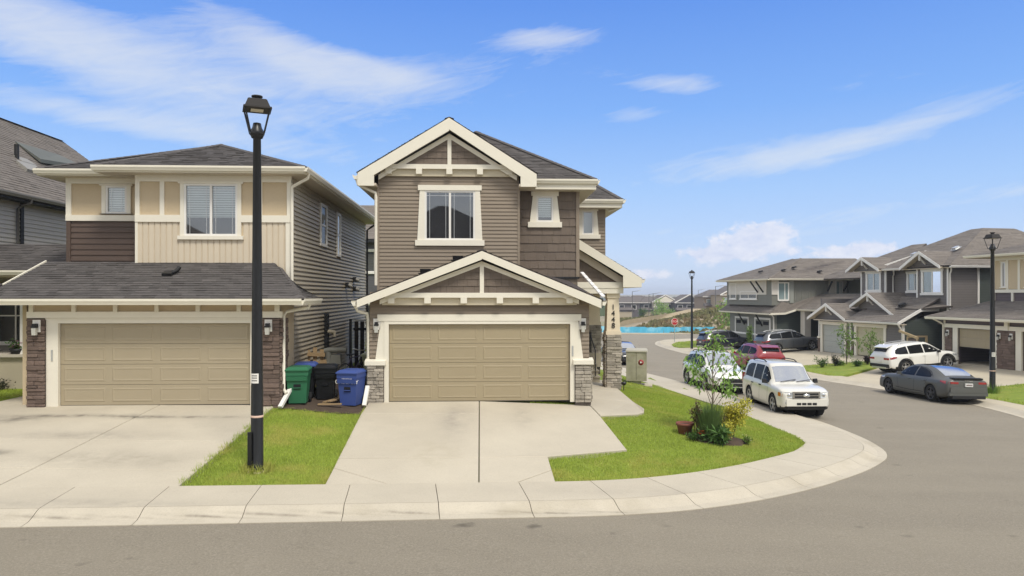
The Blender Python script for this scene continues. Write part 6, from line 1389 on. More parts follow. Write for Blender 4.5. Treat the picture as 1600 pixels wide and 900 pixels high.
# low sedan
def st_sedan(L_, H_, W_):
    h = L_/2
    return [(-h, .50, .82, .90, W_*.80, W_*.66), (-h+.06, .36, .88, .985, W_*.90, W_*.72), (-h+.22, .28, .90, 1.02, W_*.95, W_*.74), (-h+.46, .22, .915, 1.06, W_*.985, W_*.73), (-h+.95, .18, .92, 1.275, W_, W_*.68), (-h+1.4, .17, .92, 1.40, W_, W_*.65), (-.45, .16, .915, 1.435, W_, W_*.64), (.05, .16, .905, 1.42, W_, W_*.64), (.5, .16, .895, 1.30, W_, W_*.66), (.98, .16, .885, 1.03, W_, W_*.72), (1.25, .17, .86, .93, W_, W_*.80), (h-.5, .18, .80, .87, W_*.985, W_*.80), (h-.2, .20, .71, .77, W_*.94, W_*.74), (h-.05, .24, .61, .66, W_*.85, W_*.66), (h, .32, .54, .58, W_*.72, W_*.54)]
def feat_sedan(pm, L_, W_, lettering=None, plate_text=False):
    def f(c):
        h = L_/2; side, box, top = c['side'], c['box'], c['top']
        top('windscreen', [.16+i*.115 for i in range(8)], lambda x: .92, M_screen); top('glass_roof', [-.62+i*.1 for i in range(8)], .84, M_carglass, off=.008)
        top('rear_window', [-h+.52+i*.13 for i in range(9)], lambda x: .88, M_screen, off=.012)
        side('side_window', [(-.28, .955, 1.335), (.05, .955, 1.325), (.35, .95, 1.25), (.62, .95, 1.13), (.90, .945, 1.01)], M_carglass); side('side_window', [(-1.32, .98, 1.06), (-1.1, .97, 1.19), (-.8, .965, 1.28), (-.36, .958, 1.335)], M_carglass)
        side('window_trim', [(-1.42, 1.0, 1.03), (-1.15, 1.185, 1.21), (-.8, 1.29, 1.315), (-.3, 1.345, 1.365), (.1, 1.335, 1.355), (.55, 1.185, 1.21), (.95, 1.0, 1.03)], M_plasticb, .006, rows_=1)
        side('headlight', [(h-.62, .70, .76), (h-.35, .66, .75), (h-.1, .58, .66)], M_lampc); box('lower_grille', h-.1, h+.01, -W_*.5, W_*.5, .30, .42, M_plasticb)
        side('tail_light', [(-h+.04, .80, .90), (-h+.18, .79, .905), (-h+.42, .86, .905)], M_tail, .010); box('tail_light', -h-.008, -h+.1, W_*.45, W_*.80, .80, .885, M_tail, True)
        lip = MB(); lip.hexa([(-h-.02, -W_*.64, .985), (-h+.22, -W_*.70, 1.02), (-h+.22, W_*.70, 1.02), (-h-.02, W_*.64, .985)], [(-h-.05, -W_*.62, 1.035), (-h+.22, -W_*.68, 1.045), (-h+.22, W_*.68, 1.045), (-h-.05, W_*.62, 1.035)]); lip.build('spoiler', M_plasticb, c['root'])
        box('rear_bumper', -h-.045, -h+.25, -W_*.82, W_*.82, .46, .66, pm); box('diffuser', -h-.05, -h+.3, -W_*.74, W_*.74, .22, .34, M_plasticb); box('rear_bumper', -h-.03, -h+.3, -W_*.86, W_*.86, .33, .47, pm)
        np_ = MB().box(-h-.05, -h+.05, -.155, .155, .70, .83).build('number_plate', M_plate, c['root'])
        if lettering: text_part(lettering, .085, M_chrome, c['root'], (-h-.012, 0, .925), (R(90), 0, R(-90)))
        if plate_text:
            d = MB()
            for k in range(7): d.box(-h-.056, -h-.05, -.125+k*.037, -.1+k*.037, .735, .795)
            d.build('plate_characters', mat('plate_ink', '#6d5a5a', .6, .02), np_)
        c['mirrors'](.62, .93, pm); c['handles']((.0, -.95), .80, pm); c['seam']([(.70, .32), (.86, .88)]); c['seam']([(-.36, .32), (-.32, .9)]); c['seam']([(-1.0, .62), (-1.18, .92)])
        side('sill_crease', [(-.95, .34, .36), (0, .33, .35), (.9, .36, .38)], M_gap, .004, rows_=1)
    return f
gm_ = paint('gunmetal', '#525350', .42, .0, .12)
ts = car('charcoal fastback sedan parked at the right kerb with its tail to us', 'parked cars', st_sedan(4.72, 1.44, .925), gm_, (1.47, -1.40), .335, .22, feat_sedan(gm_, 4.72, .925, 'T E S L A', True), rim=M_rimd, spokes=5)
place(ts, *sc((18.75, 28.6)), (-.02, 1), lambda x, y: S(x, y)+.02)
bk_ = paint('black', '#101318', .25)
bs = car('black sedan parked at the left kerb behind the grey utility cabinet', 'parked cars', st_sedan(4.7, 1.46, .92), bk_, (1.45, -1.38), .335, .22, feat_sedan(bk_, 4.7, .92)); place(bs, *sc((9.02, 44.4)), (.10, -1), S)
gs_ = car('dark car inside the half-open garage at the right', 'parked cars', st_sedan(4.6, 1.44, .9), bk_, (1.42, -1.36), .335, .22, feat_sedan(bk_, 4.6, .9)); xg, yg_ = from_local(.45, 3.4); place(gs_, xg, yg_, (-.985, -.135), lambda x, y: -1.02)
# ================================================================== STREET FURNITURE
def lamp(x, y, z, H_, label, lead=0, detail=True, rot=.35):
    t = thing('street_lamp', label, 'street lamp', (x, y, z), rot, 'black lantern street lamps'); s = H_/7.1; P = lambda v: v*s
    MB().lathe([(.130, -.2), (.130, .02), (.114, .05), (.108, P(1.6)), (.105, P(1.62)), (.086, P(4)), (.070, P(6.3)), (.075, P(6.31)), (.075, P(6.36)), (.0, P(6.36))], (0, 0, 0), 16).build('pole', M_pole, t)
    b = MB(); b.lathe([(.10, P(6.30)), (.13, P(6.38)), (.13, P(6.42)), (.085, P(6.50)), (.07, P(6.58)), (0, P(6.60))], (0, 0, 0), 14); b.box(-.125, .125, -.125, .125, P(6.37), P(6.395)); b.build('lantern_base', M_pole, t)
    r = MB()
    for sx_ in (-1, 1):
        for sy_ in (-1, 1): r.beam((sx_*.12, sy_*.12, P(6.39)), (sx_*.215, sy_*.215, P(6.83)), .022, .022)
    r.build('lantern_frame', M_pole, t)
    c = MB(); q = lambda w_, h: [(-w_, -w_, P(h)), (w_, -w_, P(h)), (w_, w_, P(h)), (-w_, w_, P(h))]
    c.hexa(q(.25, 6.83), q(.245, 6.86)); c.hexa(q(.22, 6.862), q(.17, 7.0)); c.hexa(q(.17, 7.001), q(.15, 7.02)); c.lathe([(.07, P(7.02)), (.07, P(7.07)), (.10, P(7.075)), (.10, P(7.10)), (0, P(7.11))], (0, 0, 0), 12); c.build('lantern_roof', mat('lantern_cap', '#2e2b29', .75, .1), t)
    MB().box(-.11, .11, -.11, .11, P(6.822), P(6.829)).build('led_panel', mat('led_panel', '#c9c2ae', .4, .02), t)
    if detail:
        st = MB(); n = 8; 
        def arc(r_, z0, z1, a0, a1, m_=0):
            for k in range(n):
                a, b_ = a0+(a1-a0)*k/n, a0+(a1-a0)*(k+1)/n; st.add([(r_*math.cos(a), r_*math.sin(a), z0), (r_*math.cos(b_), r_*math.sin(b_), z0), (r_*math.cos(b_), r_*math.sin(b_), z1), (r_*math.cos(a), r_*math.sin(a), z1)], [(0, 1, 2, 3)], m_)
        f = -math.pi/2-rot
        arc(.1095, 1.62, 1.80, f-.9, f+.55); 
        for zq in (1.66, 1.71, 1.75): arc(.1102, zq, zq+.018, f-.7, f+.3, 1)
        st.build('pole_sticker', [M_white, mat('ink', '#55534f', .7, .05)], t)
        bd = MB(); bd.lathe([(.111, .98), (.115, .99), (.115, 1.015), (.111, 1.02)], (0, 0, 0), 16); bd.build('tape_band', mat('pink_tape', '#d9b9a8', .6, .05), t)
        MB().box(-.17, -.10, -.1, -.02, .12, .72).build('hand_hole_cover', M_pole, t)
        MB().lathe([(.22, -.1), (.22, -.02), (.16, .0), (.15, .0)], (0, 0, 0), 14).build('footing', M_conc2, t)
    return t
lamp(-4.14, 13.29, Yd(-4.14, 13.29)-.02, 6.95, 'black lantern street lamp on the grass between the two driveways, nearest the camera')
lamp(22.2, 29.55, RY(22.2, 29.55), 7.0, 'black lantern street lamp at the right edge before the half-open garage', rot=.1)
lamp(19.49, 64.02, RY(19.5, 64), 7.2, 'black lantern street lamp far down the street beside the navy SUV', detail=False, rot=.0)
# stop sign
t = thing('stop_sign', 'red octagonal stop sign on a thin grey post at the far corner', 'stop sign', (21.0, 75.2, S(21, 75.2)+.12), R(8))
MB().box(-.035, .035, -.02, .02, -.2, 2.5).build('post', M_alu, t)
oc = [(.4*math.cos(R(22.5+45*k)), 2.25+.4*math.sin(R(22.5+45*k))) for k in range(8)]; oi = [(.365*math.cos(R(22.5+45*k)), 2.25+.365*math.sin(R(22.5+45*k))) for k in range(8)]
b = MB(); b.plate(oc, -.035, .012, 1); b.plate(oi, -.042, .006, 0); b.build('sign_plate', [mat('stop_red', '#b3222b', .5, .03), M_white], t)
link('lettering', text_mesh('STOP', .3, M_white, .003), t, (0, -.05, 2.25), (R(90), 0, 0))
# utility cabinet
t = thing('utility_cabinet', 'weathered grey-green utility cabinet with a round red sticker on the corner lawn', 'utility box', (6.12, 27.3, Yd(6.12, 27.3)-.10), R(-14)); t.scale = (.93, .93, .95)
M_cab = mat('cabinet', '#a6a18e', .75, .22, 3.5, var2=('#6d6b4a', 2.2, .5, .2, .55)); b = MB()
b.hexa([(-.42, -.34, .22), (.42, -.34, .22), (.42, .34, .22), (-.42, .34, .22)], [(-.42, -.34, 1.40), (.42, -.34, 1.40), (.42, .34, 1.46), (-.42, .34, 1.46)]); b.build('cabinet_body', M_cab, t)
b = MB(); b.hexa([(-.45, -.37, 1.402), (.45, -.37, 1.402), (.45, .37, 1.462), (-.45, .37, 1.462)], [(-.44, -.36, 1.46), (.44, -.36, 1.46), (.40, .33, 1.52), (-.40, .33, 1.52)]); b.build('cabinet_lid', mat('cabinet_lid', '#b7b2a2', .7, .12, 4), t)
MB().box(-.28, .2, -.26, .28, -.15, .22).build('plinth', M_cab, t); MB().box(-.55, .65, -.4, .5, -.1, .045).build('pad', M_conc2, t); MB().box(-.012, .0, -.345, -.339, .26, 1.38).build('door_seam', M_gap, t)
MB().lathe([(.11, 0), (.11, -.008), (0, -.008)], (.19, -.341, .98), 18, 'y').build('sticker', mat('sticker_red', '#a8262c', .5, .05), t)
MB().lathe([(.085, 0), (.085, -.003), (0, -.003)], (.19, -.350, .98), 18, 'y').build('sticker_ring', mat('sticker_grey', '#8d3b3c', .5, .05), t)
MB().plate([(.15, .94), (.25, .98), (.15, 1.03)], -.356, .003).build('sticker_mark', M_white, t)
# bins
def bin_(x, y, rot, mc, lidm, label, text=None, size=1.0, small=None):
    t = thing('wheeled_bin', label, 'bin', (x, y, Yd(x, y)-.02), rot, 'wheeled bins between the houses'); t.scale = (.88, .88, .92); q = lambda wx, y0, y1, z: [(-wx, y0, z), (wx, y0, z), (wx, y1, z), (-wx, y1, z)]
    b = MB(); b.hexa(q(.24, -.26, .24, .03), q(.30, -.34, .32, .80)); b.hexa(q(.315, -.36, .34, .80), q(.32, -.365, .345, .93)); b.hexa(q(.29, -.37, -.33, .66), q(.30, -.39, -.34, .78)); b.build('bin_body', mc, t)
    l = MB(); l.hexa(q(.335, -.40, .37, .932), q(.335, -.40, .37, .965)); l.hexa(q(.335, -.40, .37, .965), q(.26, -.30, .30, 1.03)); l.box(-.28, .28, .36, .44, .93, .98); l.build('bin_lid', lidm, t)
    for s in (-1, 1): MB().lathe([(.0, -.03), (.13, -.03), (.13, .03), (0, .03)], (s*.29, .27, .13), 16, 'x').build('wheel', M_tyre, t); MB().lathe([(.07, -.035), (.07, .036), (0, .036)], (s*.292, .27, .13), 12, 'x').build('hub', M_rimd, t)
    g_ = MB(); g_.box(-.10, .10, -.325, -.30, .42, .56); g_.build('grip_recess', M_dark, t); MB().beam((-.10, -.335, .46), (.10, -.335, .46), .02, .025).build('grip_bar', mc, t)
    if text: link('lettering', text_mesh(text, .165, M_white, .002), t, (0, -.352, .70), (R(90-5.8), 0, 0)); link('lettering', text_mesh('THE CITY OF', .055, M_white, .002), t, (0, -.3605, .785), (R(90-5.8), 0, 0))
    elif small: MB().hexa([(-.06, -.322, .645), (.06, -.322, .645), (.06, -.30, .645), (-.06, -.30, .645)], [(-.06, -.332, .69), (.06, -.332, .69), (.06, -.30, .69), (-.06, -.30, .69)]).build('bin_label', M_white, t)
    return t
P_g = mat('bin_green', '#2f6b4b', .5, .06, 3); P_b = mat('bin_blue', '#3d5190', .5, .06, 3); P_k = mat('bin_black', '#15171a', .5, .08, 3)
bin_(-4.66, 18.35, .10, P_g, P_g, 'green wheeled bin beside the brown stone pier', small=True); bin_(-4.18, 19.35, .12, P_k, P_k, 'black wheeled bin behind and right of the green one'); bin_(-4.72, 19.35, .12, P_k, P_b, 'black wheeled bin with a blue lid behind the green one')
bin_(-3.38, 18.75, -.25, P_b, P_b, 'blue wheeled bin with white lettering by the grey stone pier', text='CALGARY')
# stuff along the side passage
def leaning(name, label, cat, p0, p1, wd, th, m_):
    t = MB().beam(p0, p1, wd, th).build(name, m_, None, loc=p0); return tag(t, label, cat)
leaning('downspout_extension', 'white downspout extension lying from the brown stone pier onto the grass', 'drain pipe', (-4.93, 17.62, .10), (-4.80, 18.15, .52), .10, .07, M_white)
leaning('downspout_extension', 'white downspout extension leaning on the blue bin', 'drain pipe', (-2.98, 18.30, .02), (-2.94, 18.62, .48), .10, .07, M_white)
for i, (p0, p1, lab) in enumerate((((-4.05, 18.5, .08), (-3.82, 19.1, .10), 'left of two short boards lying on the bare soil'), ((-3.92, 18.45, .11), (-3.62, 19.15, .12), 'right of two short boards lying on the bare soil'), ((-4.15, 18.25, .07), (-3.55, 18.28, .07), 'thin pale board at the edge of the grass between the bins'))):
    tag(MB().beam(p0, p1, .10, .03).build('board', M_yellowwood, None, loc=p0), lab, 'board')
t = thing('wooden_pallet', 'broken brown wooden pallet leaning on the siding behind the green bin', 'pallet', (-4.9, 21.3, .15), .4); t.scale = (.75, .75, .8)
for k in range(3): MB().beam((-.28+k*.27, .1, .0), (-.28+k*.27, .18, 1.35+.08*(k == 1)), .16, .03).build('slat', M_yellowwood, t)
MB().beam((-.4, .05, .75), (.42, .05, .9), .03, .16).build('slat', M_yellowwood, t); MB().beam((-.35, .05, 1.2), (.36, .05, 1.15), .03, .14).build('slat', M_yellowwood, t)
t = thing('gas_meter', 'gas meter with grey pipes and a tall dark riser on the side wall', 'gas meter', (-4.9, 23.6, .05))
MB().box(-.28, -.12, -.12, .12, -.1, 2.2).build('riser', M_plasticb, t); MB().tube([(-.2, -.05, 1.62), (.1, -.1, 1.6), (.1, -.1, 1.45)], .06, 8).build('pipe', M_conc2, t); g_ = MB(); g_.tube([(-.35, -.1, .95), (-.1, -.12, 1.0), (.5, -.12, 1.0)], .09, 8); g_.tube([(-.1, -.12, -.1), (-.1, -.12, .95)], .10, 8); g_.build('pipe', mat('meter_grey', '#8a8a82', .5, .1), t)
MB().hexa([(-.02, -.2, .55), (.32, -.2, .55), (.32, .05, .55), (-.02, .05, .55)], [(.0, -.2, .85), (.30, -.2, .85), (.30, .05, .85), (.0, .05, .85)]).build('meter_body', mat('meter_grey', '#8a8a82'), t)
# bicycle
t = thing('bicycle', 'bicycle standing against the side wall behind the blue bin', 'bicycle', (-4.05, 23.0, .03), R(62))
for wx in (-.52, .52):
    w_ = MB(); N = 22
    for k in range(N): pass
    w_.tube([(wx+.33*math.cos(2*math.pi*k/N), 0, .34+.33*math.sin(2*math.pi*k/N)) for k in range(N+1)], .02, 6, caps=False); wo = w_.build('wheel', M_tyre, t)
    sp = MB()
    for k in range(8): sp.beam((wx, 0, .34), (wx+.32*math.cos(k*math.pi/4), 0, .34+.32*math.sin(k*math.pi/4)), .006, .006)
    sp.build('spokes', M_alu, wo)
fm = MB(); A_, B_, C_, D_, E_ = (-.52, 0, .34), (-.05, 0, .32), (-.2, 0, .82), (.35, 0, .86), (.52, 0, .34)
for a, b in ((A_, B_), (B_, C_), (C_, D_), (B_, D_), (A_, C_), (D_, E_)): fm.tube([a, b], .02, 6)
fm.tube([D_, (.33, 0, 1.02)], .016, 6); fm.build('frame', mat('bike_violet', '#3a3350', .4, .05), t); MB().tube([(.25, -.28, 1.08), (.33, -.12, 1.03), (.33, .12, 1.03), (.25, .28, 1.08)], .018, 6).build('handlebar', M_alu, t); MB().hexa([(-.32, -.07, .90), (-.06, -.03, .92), (-.06, .03, .92), (-.32, .07, .90)], [(-.34, -.08, .95), (-.06, -.02, .95), (-.06, .02, .95), (-.34, .08, .95)]).build('saddle', M_black, t)
MB().tube([(-.2, 0, .8), (-.21, 0, .92)], .015, 6).build('seat_post', M_alu, t)
t = thing('planter_tub', 'pale sage plastic tub on a stand behind the grey stone pier', 'tub', (-3.25, 21.6, .6)); q = lambda w_, z: [(-w_, -w_*.8, z), (w_, -w_*.8, z), (w_, w_*.8, z), (-w_, w_*.8, z)]
b = MB(); b.hexa(q(.24, 0), q(.30, .42)); b.hexa(q(.34, .422), q(.34, .48)); b.build('tub', mat('sage_plastic', '#a3a587', .6, .05), t); MB().hexa(q(.2, -.62), q(.2, -.003)).build('stand', M_plasticb, t)
t = thing('side_fence', 'black slatted side gate closing the gap between the houses', 'gate', (-3.9, 27.5, 0))
for x in (-1.1, 1.0): MB().box(x-.05, x+.05, -.05, .05, -.2, 1.95).build('post', M_black, t)
for k in range(9): MB().box(-.95+k*.22, -.80+k*.22, -.03, .0, .05, 1.85).build('slat', mat('dark_stain', '#241e1b', .8, .15), t)
MB().box(-1.0, .95, .005, .05, 1.5, 1.6).build('rail', M_black, t); MB().box(-1.0, .95, -.04, .06, 1.86, 1.92).build('rail', M_alu, t)
# coiled hose / bag at the stone pier
t = thing('rubbish_bag', 'black rubbish bag slumped between the stone pier and the green bin', 'bag', (-4.93, 18.4, .08)); b = MB(); b.lathe([(.0, 0), (.20, .02), (.24, .2), (.17, .42), (.06, .56), (.09, .62), (0, .6)], (0, 0, 0), 12)
for i, v in enumerate(b.v): a = math.atan2(v[1], v[0]); k = 1+.18*math.sin(a*5+v[2]*13); b.v[i] = (v[0]*k*.55, v[1]*k, v[2])
b.build('bag', mat('bag_black', '#101114', .3, .05), t)
# blue silt fence on its stakes
t = thing('silt_fence', 'long bright blue silt fence across the far end of the street', 'fence', (20, 100, S(20, 100)))
fx0, fx1 = -14, 62; N = 120; top_, bot_ = [], []
fl = lambda x: 98.6+max(0, x-18)*.50*min(1, max(0, x-18)/14)
for i in range(N+1):
    x = fx0+(fx1-fx0)*i/N; y = fl(x)+.10*math.sin(i*1.9)+.05*math.sin(i*.7); z = S(x, y); bot_.append((x, y-.05, z-.1)); top_.append((x, y, z+.92+.05*math.sin(i*2.7)+.04*math.sin(i*.9)))
b = MB(); b.add(bot_+top_, [(i, i+1, N+1+i+1, N+1+i) for i in range(N)], smooth=True); b.build('fabric', mat('silt_blue', '#4fabcb', .5, .22, .9, var2=('#9fd6e6', .55, .5, .15, .8), stretch=(1, 1, .3)), t, True)
b = MB()
for i in range(0, N+1, 4): x = bot_[i][0]; b.box(x-.02, x+.02, bot_[i][1]+.06, bot_[i][1]+.12, bot_[i][2]-.1, bot_[i][2]+1.15)
b.build('stake', M_yellowwood, t, True)
kb = MB()
for i in range(N):
    a, c = bot_[i], bot_[i+1]; kb.hexa([(a[0], a[1]-2.6, a[2]+.06), (c[0], c[1]-2.6, c[2]+.06), (c[0], c[1]-1.0, c[2]+.06), (a[0], a[1]-1.0, a[2]+.06)], [(a[0], a[1]-2.6, a[2]+.24), (c[0], c[1]-2.6, c[2]+.24), (c[0], c[1]-1.0, c[2]+.24), (a[0], a[1]-1.0, a[2]+.24)])
struct(kb.build('kerb', M_conc2))
# tracks and stakes on the bank
tr = MB(); pts = [(azx(962)*112, 112), (azx(1000)*120, 120), (azx(1040)*130, 130), (azx(1085)*140, 140), (azx(1125)*150, 150)]; pts = resample(pts, 1.5); vv = []
for i, (x, y) in enumerate(pts):
    for k in (-1.5, -.5, .5, 1.5): vv.append((x+k*1.2, y+k*1.6, T(x+k*1.2, y+k*1.6)+.45+.25*k))
tr.add(vv, [(i*4+k, i*4+k+1, (i+1)*4+k+1, (i+1)*4+k) for i in range(len(pts)-1) for k in range(3)], smooth=True); struct(tr.build('track', mat('tan_track', '#a99b82', .95, .12, .8)))
M_weed = mat('weeds', '#76754f', .9, .3, .4, tint=.45, var2=('#8a7558', .10, .48, .1, .8)); g = np.random.default_rng(4); b = MB()
for i in range(5200):
    y = g.uniform(101.5, 150); a = azx(g.uniform(950, 1180)); x = a*y; s_ = g.uniform(.15, .6); z = T(x, y)
    if any(math.hypot(p[0]-x, p[1]-1.5-y) < 2.6 for p in pts): continue
    for k in range(3):
        an = g.uniform(0, 6.28); dx, dy = math.cos(an)*s_*.7, math.sin(an)*s_*.7; b.add([(x-dx, y-dy, z-.05), (x+dx, y+dy, z-.05), (x+dx*.6+g.uniform(-.2, .2), y+dy*.6, z+s_*g.uniform(.5, 1.1)), (x-dx*.5, y-dy*.5, z+s_*g.uniform(.5, 1.0))], [(0, 1, 2, 3)], tint=float(np.clip(g.normal(.5, .3), 0, 1)))
struct(b.build('weeds', M_weed), 'stuff')
M_polegrey = mat('pole_grey', '#5b5a58', .7, .1)
for px, Y, h, lab in ((988, 190, 8.2, 'distant street light left of the pinkish-beige house'), (1020.5, 185, 7.6, 'distant dark pole before the slate house'), (1118, 170, 9.2, 'distant street light right of the far lamp post'), (1091, 240, 9.5, 'distant street light arm just right of the far lamp post'), (1014, 200, 7.6, 'distant pole between the slate and pinkish-beige houses')):
    x = azx(px)*Y; z = T(x, Y); t = thing('street_light', lab, 'street light', (x, Y, z), 0, 'distant street lights'); MB().lathe([(.12, -.5), (.07, h)], (0, 0, 0), 6).build('pole', M_polegrey, t); MB().beam((0, 0, h-.1), (1.8, 0, h+.15), .08, .08).build('arm', M_polegrey, t); MB().box(1.6, 2.2, -.12, .12, h+.1, h+.25).build('lamp_head', M_alu, t)

# ================================================================== PLANTS
def leafmat(n, hx, t_=.35, trans=.35):
    if n in MATS: return MATS[n]
    m = mat(n, hx, .6, .12, 5, tint=t_, spec=.3); nt = NT(m.node_tree); p = [x for x in nt.n if x.type == 'BSDF_PRINCIPLED'][0]; out = [x for x in nt.n if x.type == 'OUTPUT_MATERIAL'][0]
    tl = nt.new('ShaderNodeBsdfTranslucent'); src = p.inputs['Base Color'].links[0].from_socket; nt.l.new(src, tl.inputs[0]); mx = nt.new('ShaderNodeMixShader', inp={0: trans, 1: p.outputs[0], 2: tl.outputs[0]}); nt.l.new(mx.outputs[0], out.inputs[0]); return m
def leaf(mb, p, d, up, l, w_, g, tint):
    d = d.normalized(); s = d.cross(up); s = s.normalized() if s.length > 1e-3 else Vector((1, 0, 0)); n = s.cross(d)
    mb.add([p, p+d*l*.45+s*w_*.5+n*.02*l, p+d*l, p+d*l*.45-s*w_*.5+n*.02*l], [(0, 1, 2, 3)], 0, tint=tint)
M_bark = mat('bark', '#6b5d50', .9, .2, 12); M_stem = mat('stem', '#5a5a38', .9, .2)
def rv_(g): 
    while True:
        v = Vector((g.uniform(-1, 1), g.uniform(-1, 1), g.uniform(-1, 1)))
        if .05 < v.length < 1: return v.normalized()
def sapling(name, label, x, y, z, H_, clumps, lm, lsize, nleaf, seed, trunk_r=.03, lean=0, drop=.5, cat='tree', group=None):
    """trunk, limbs to each leaf clump (cx, cy, height, radius), leaves in compound sprays"""
    g = random.Random(seed); t = thing(name, label, cat, (x, y, z), 0, group); tk = MB(); tp = [(lean*k/6*H_, .04*math.sin(k*1.7), H_*k/6) for k in range(7)]
    tk.tube([(0, 0, -.15)]+tp[1:], [trunk_r*1.3]+[trunk_r*(1-.13*k) for k in range(1, 7)], 7)
    cr_ = MB()
    for cx, cy, ch, r in clumps:
        h0 = max(.25*H_, ch-.25*H_); p0 = Vector((lean*h0, 0, h0)); p1 = Vector((cx, cy, ch)); tk.tube([p0, p0.lerp(p1, .5)+Vector((0, 0, .05)), p1], [trunk_r*.45, trunk_r*.35, trunk_r*.15], 5)
        for k in range(nleaf):
            v = rv_(g)*r*g.random()**.45; v.z *= .8; c = p1+v; dirn = (v.normalized()*.6+rv_(g)*.6+Vector((0, 0, -drop*g.random()))).normalized()
            for j in range(g.choice((3, 5, 5))):
                o = c+dirn*lsize*.35*j; sd_ = dirn.cross(rv_(g)); leaf(cr_, o, dirn*.6+sd_*.8+Vector((0, 0, -.25)), Vector((0, 0, 1))+rv_(g)*.5, lsize*g.uniform(.7, 1.25), lsize*.42, g, min(1, max(0, g.gauss(.5, .25))))
    tk.build('trunk', M_bark, t); o = cr_.build('crown', lm, t); return t
LM1 = leafmat('ash_leaves', '#86a654', .4); LM2 = leafmat('young_leaves', '#6d8a3e', .4); LM3 = leafmat('deep_leaves', '#4a6a30', .4)
zb = Yd(5.56, 16.5)-.02
sapling('young_tree', 'young ash tree with a thin trunk and sparse drooping leaves in the lawn bed', 5.58, 16.75, zb, 2.45, [(.12, 0, 2.3, .22), (.05, .05, 2.5, .12), (-.36, .05, 1.92, .22), (-.2, -.05, 2.1, .2), (.55, .05, 2.02, .24), (.30, 0, 2.1, .22), (.15, -.05, 1.82, .28), (-.08, .1, 1.62, .24), (.4, .1, 1.6, .22), (-.22, 0, 1.3, .2), (-.36, .05, 1.5, .16), (.42, 0, 1.36, .2), (.12, .05, 1.22, .2), (.5, .05, 1.12, .14), (.72, 0, 1.82, .16), (-.5, 0, 1.7, .14)], LM1, .125, 10, 5, .02, .02, .8)
# flower bed: soil, then each plant
mb = MB(); N = 28; vv = [(BED[0], BED[1], Yd(BED[0], BED[1])+.06)]
for rr_, zo in ((.55, .05), (.9, .02), (1.0, -.04)):
    for k in range(N):
        a = 2*math.pi*k/N; w_ = 1+.06*math.sin(a*5)+.04*math.sin(a*3+1); x, y = BED[0]+BED[2]*rr_*w_*math.cos(a), BED[1]+BED[3]*rr_*w_*math.sin(a); vv.append((x, y, Yd(x, y)+zo+.01*math.sin(k*3.3)))
mb.add(vv, [(0, 1+k, 1+(k+1) % N) for k in range(N)]+[(1+r*N+k, 1+r*N+(k+1) % N, 1+(r+1)*N+(k+1) % N, 1+(r+1)*N+k) for r in range(2) for k in range(N)], smooth=True); struct(mb.build('flower_bed', M_soil))
def bush(name, label, x, y, H_, rad_, n, lm, ls, seed, flat=1.0, stems=6, cat='shrub', flowers=None, zf=None, group=None, wr=.5):
    g = random.Random(seed); z = (zf or Yd)(x, y); t = thing(name, label, cat, (x, y, z), 0, group); st = MB(); lv = MB(); tips = []
    for k in range(stems):
        a = g.uniform(0, 6.28); r = g.uniform(.2, 1)*rad_*.75; p = Vector((math.cos(a)*r, math.sin(a)*r*flat, H_*g.uniform(.55, .95))); st.tube([(math.cos(a)*.03, math.sin(a)*.03, -.05), p*.55+Vector((0, 0, .05)), p], [.012, .009, .004], 5); tips.append(p)
    for k in range(n):
        p = g.choice(tips)*g.uniform(.45, 1.05)+rv_(g)*rad_*g.uniform(.1, .42); p.z = max(.03, p.z); leaf(lv, p, rv_(g)+Vector((0, 0, .15)), Vector((0, 0, 1))+rv_(g)*.6, ls*g.uniform(.6, 1.3), ls*wr, g, min(1, max(0, g.gauss(.5, .28))))
    st.build('stem', M_stem, t); lv.build('foliage', lm, t)
    if flowers:
        fm_, nf, fs, zlo = flowers; fl_ = MB()
        for k in range(nf):
            p = g.choice(tips)*g.uniform(.7, 1.12)+rv_(g)*rad_*.25; p.z = max(p.z, zlo)
            for j in range(5): a = j*1.256; leaf(fl_, p, Vector((math.cos(a), math.sin(a), .35)), Vector((0, 0, 1)), fs, fs*.7, g, g.random())
        fl_.build('flower', fm_, t)
    return t
LY = leafmat('yellow_leaves', '#c3bd4c', .42); LR = leafmat('bronze_leaves', '#6e5a44', .5); LH = leafmat('hosta_leaves', '#5f7f45', .35); LG = leafmat('reed_blades', '#5d7541', .35, .2); LF = leafmat('orange_petals', '#d0602a', .2); LW = leafmat('pale_petals', '#d9cdb4', .15); LP = leafmat('pink_petals', '#c08aa0', .25); LYL = leafmat('lemon_leaves', '#c2bd52', .3)
def reeds(name, label, x, y, H_, rad_, n, lm, seed, zf=None, cat='ornamental grass', lean=.35):
    g = random.Random(seed); t = thing(name, label, cat, (x, y, (zf or Yd)(x, y))); mb = MB()
    for k in range(n):
        a = g.uniform(0, 6.28); r = rad_*.55*g.random()**.5; p = Vector((math.cos(a)*r, math.sin(a)*r, -.02)); d = Vector((math.cos(a)*lean*g.random()+g.uniform(-.08, .08), math.sin(a)*lean*g.random(), 1)); h = H_*g.uniform(.6, 1.05); w_ = .007; s = Vector((math.sin(a), -math.cos(a), 0))*w_; q = p+d*h*.55; e = p+d*h+Vector((math.cos(a), math.sin(a), -.25))*h*.10*g.random()
        mb.add([p-s, p+s, q+s*.8, q-s*.8, e], [(0, 1, 2, 3), (3, 2, 4)], 0, tint=min(1, max(0, g.gauss(.45, .25))))
    mb.build('blades', lm, t); return t
reeds('ornamental_grass', 'tall dark green ornamental grass clump in the middle of the lawn bed', 5.42, 16.42, .92, .34, 900, LG, 3)
bush('yellow_shrub', 'yellow-green leafy shrub at the right of the lawn bed', 6.0, 16.62, .98, .52, 1700, LY, .075, 4, flowers=None)
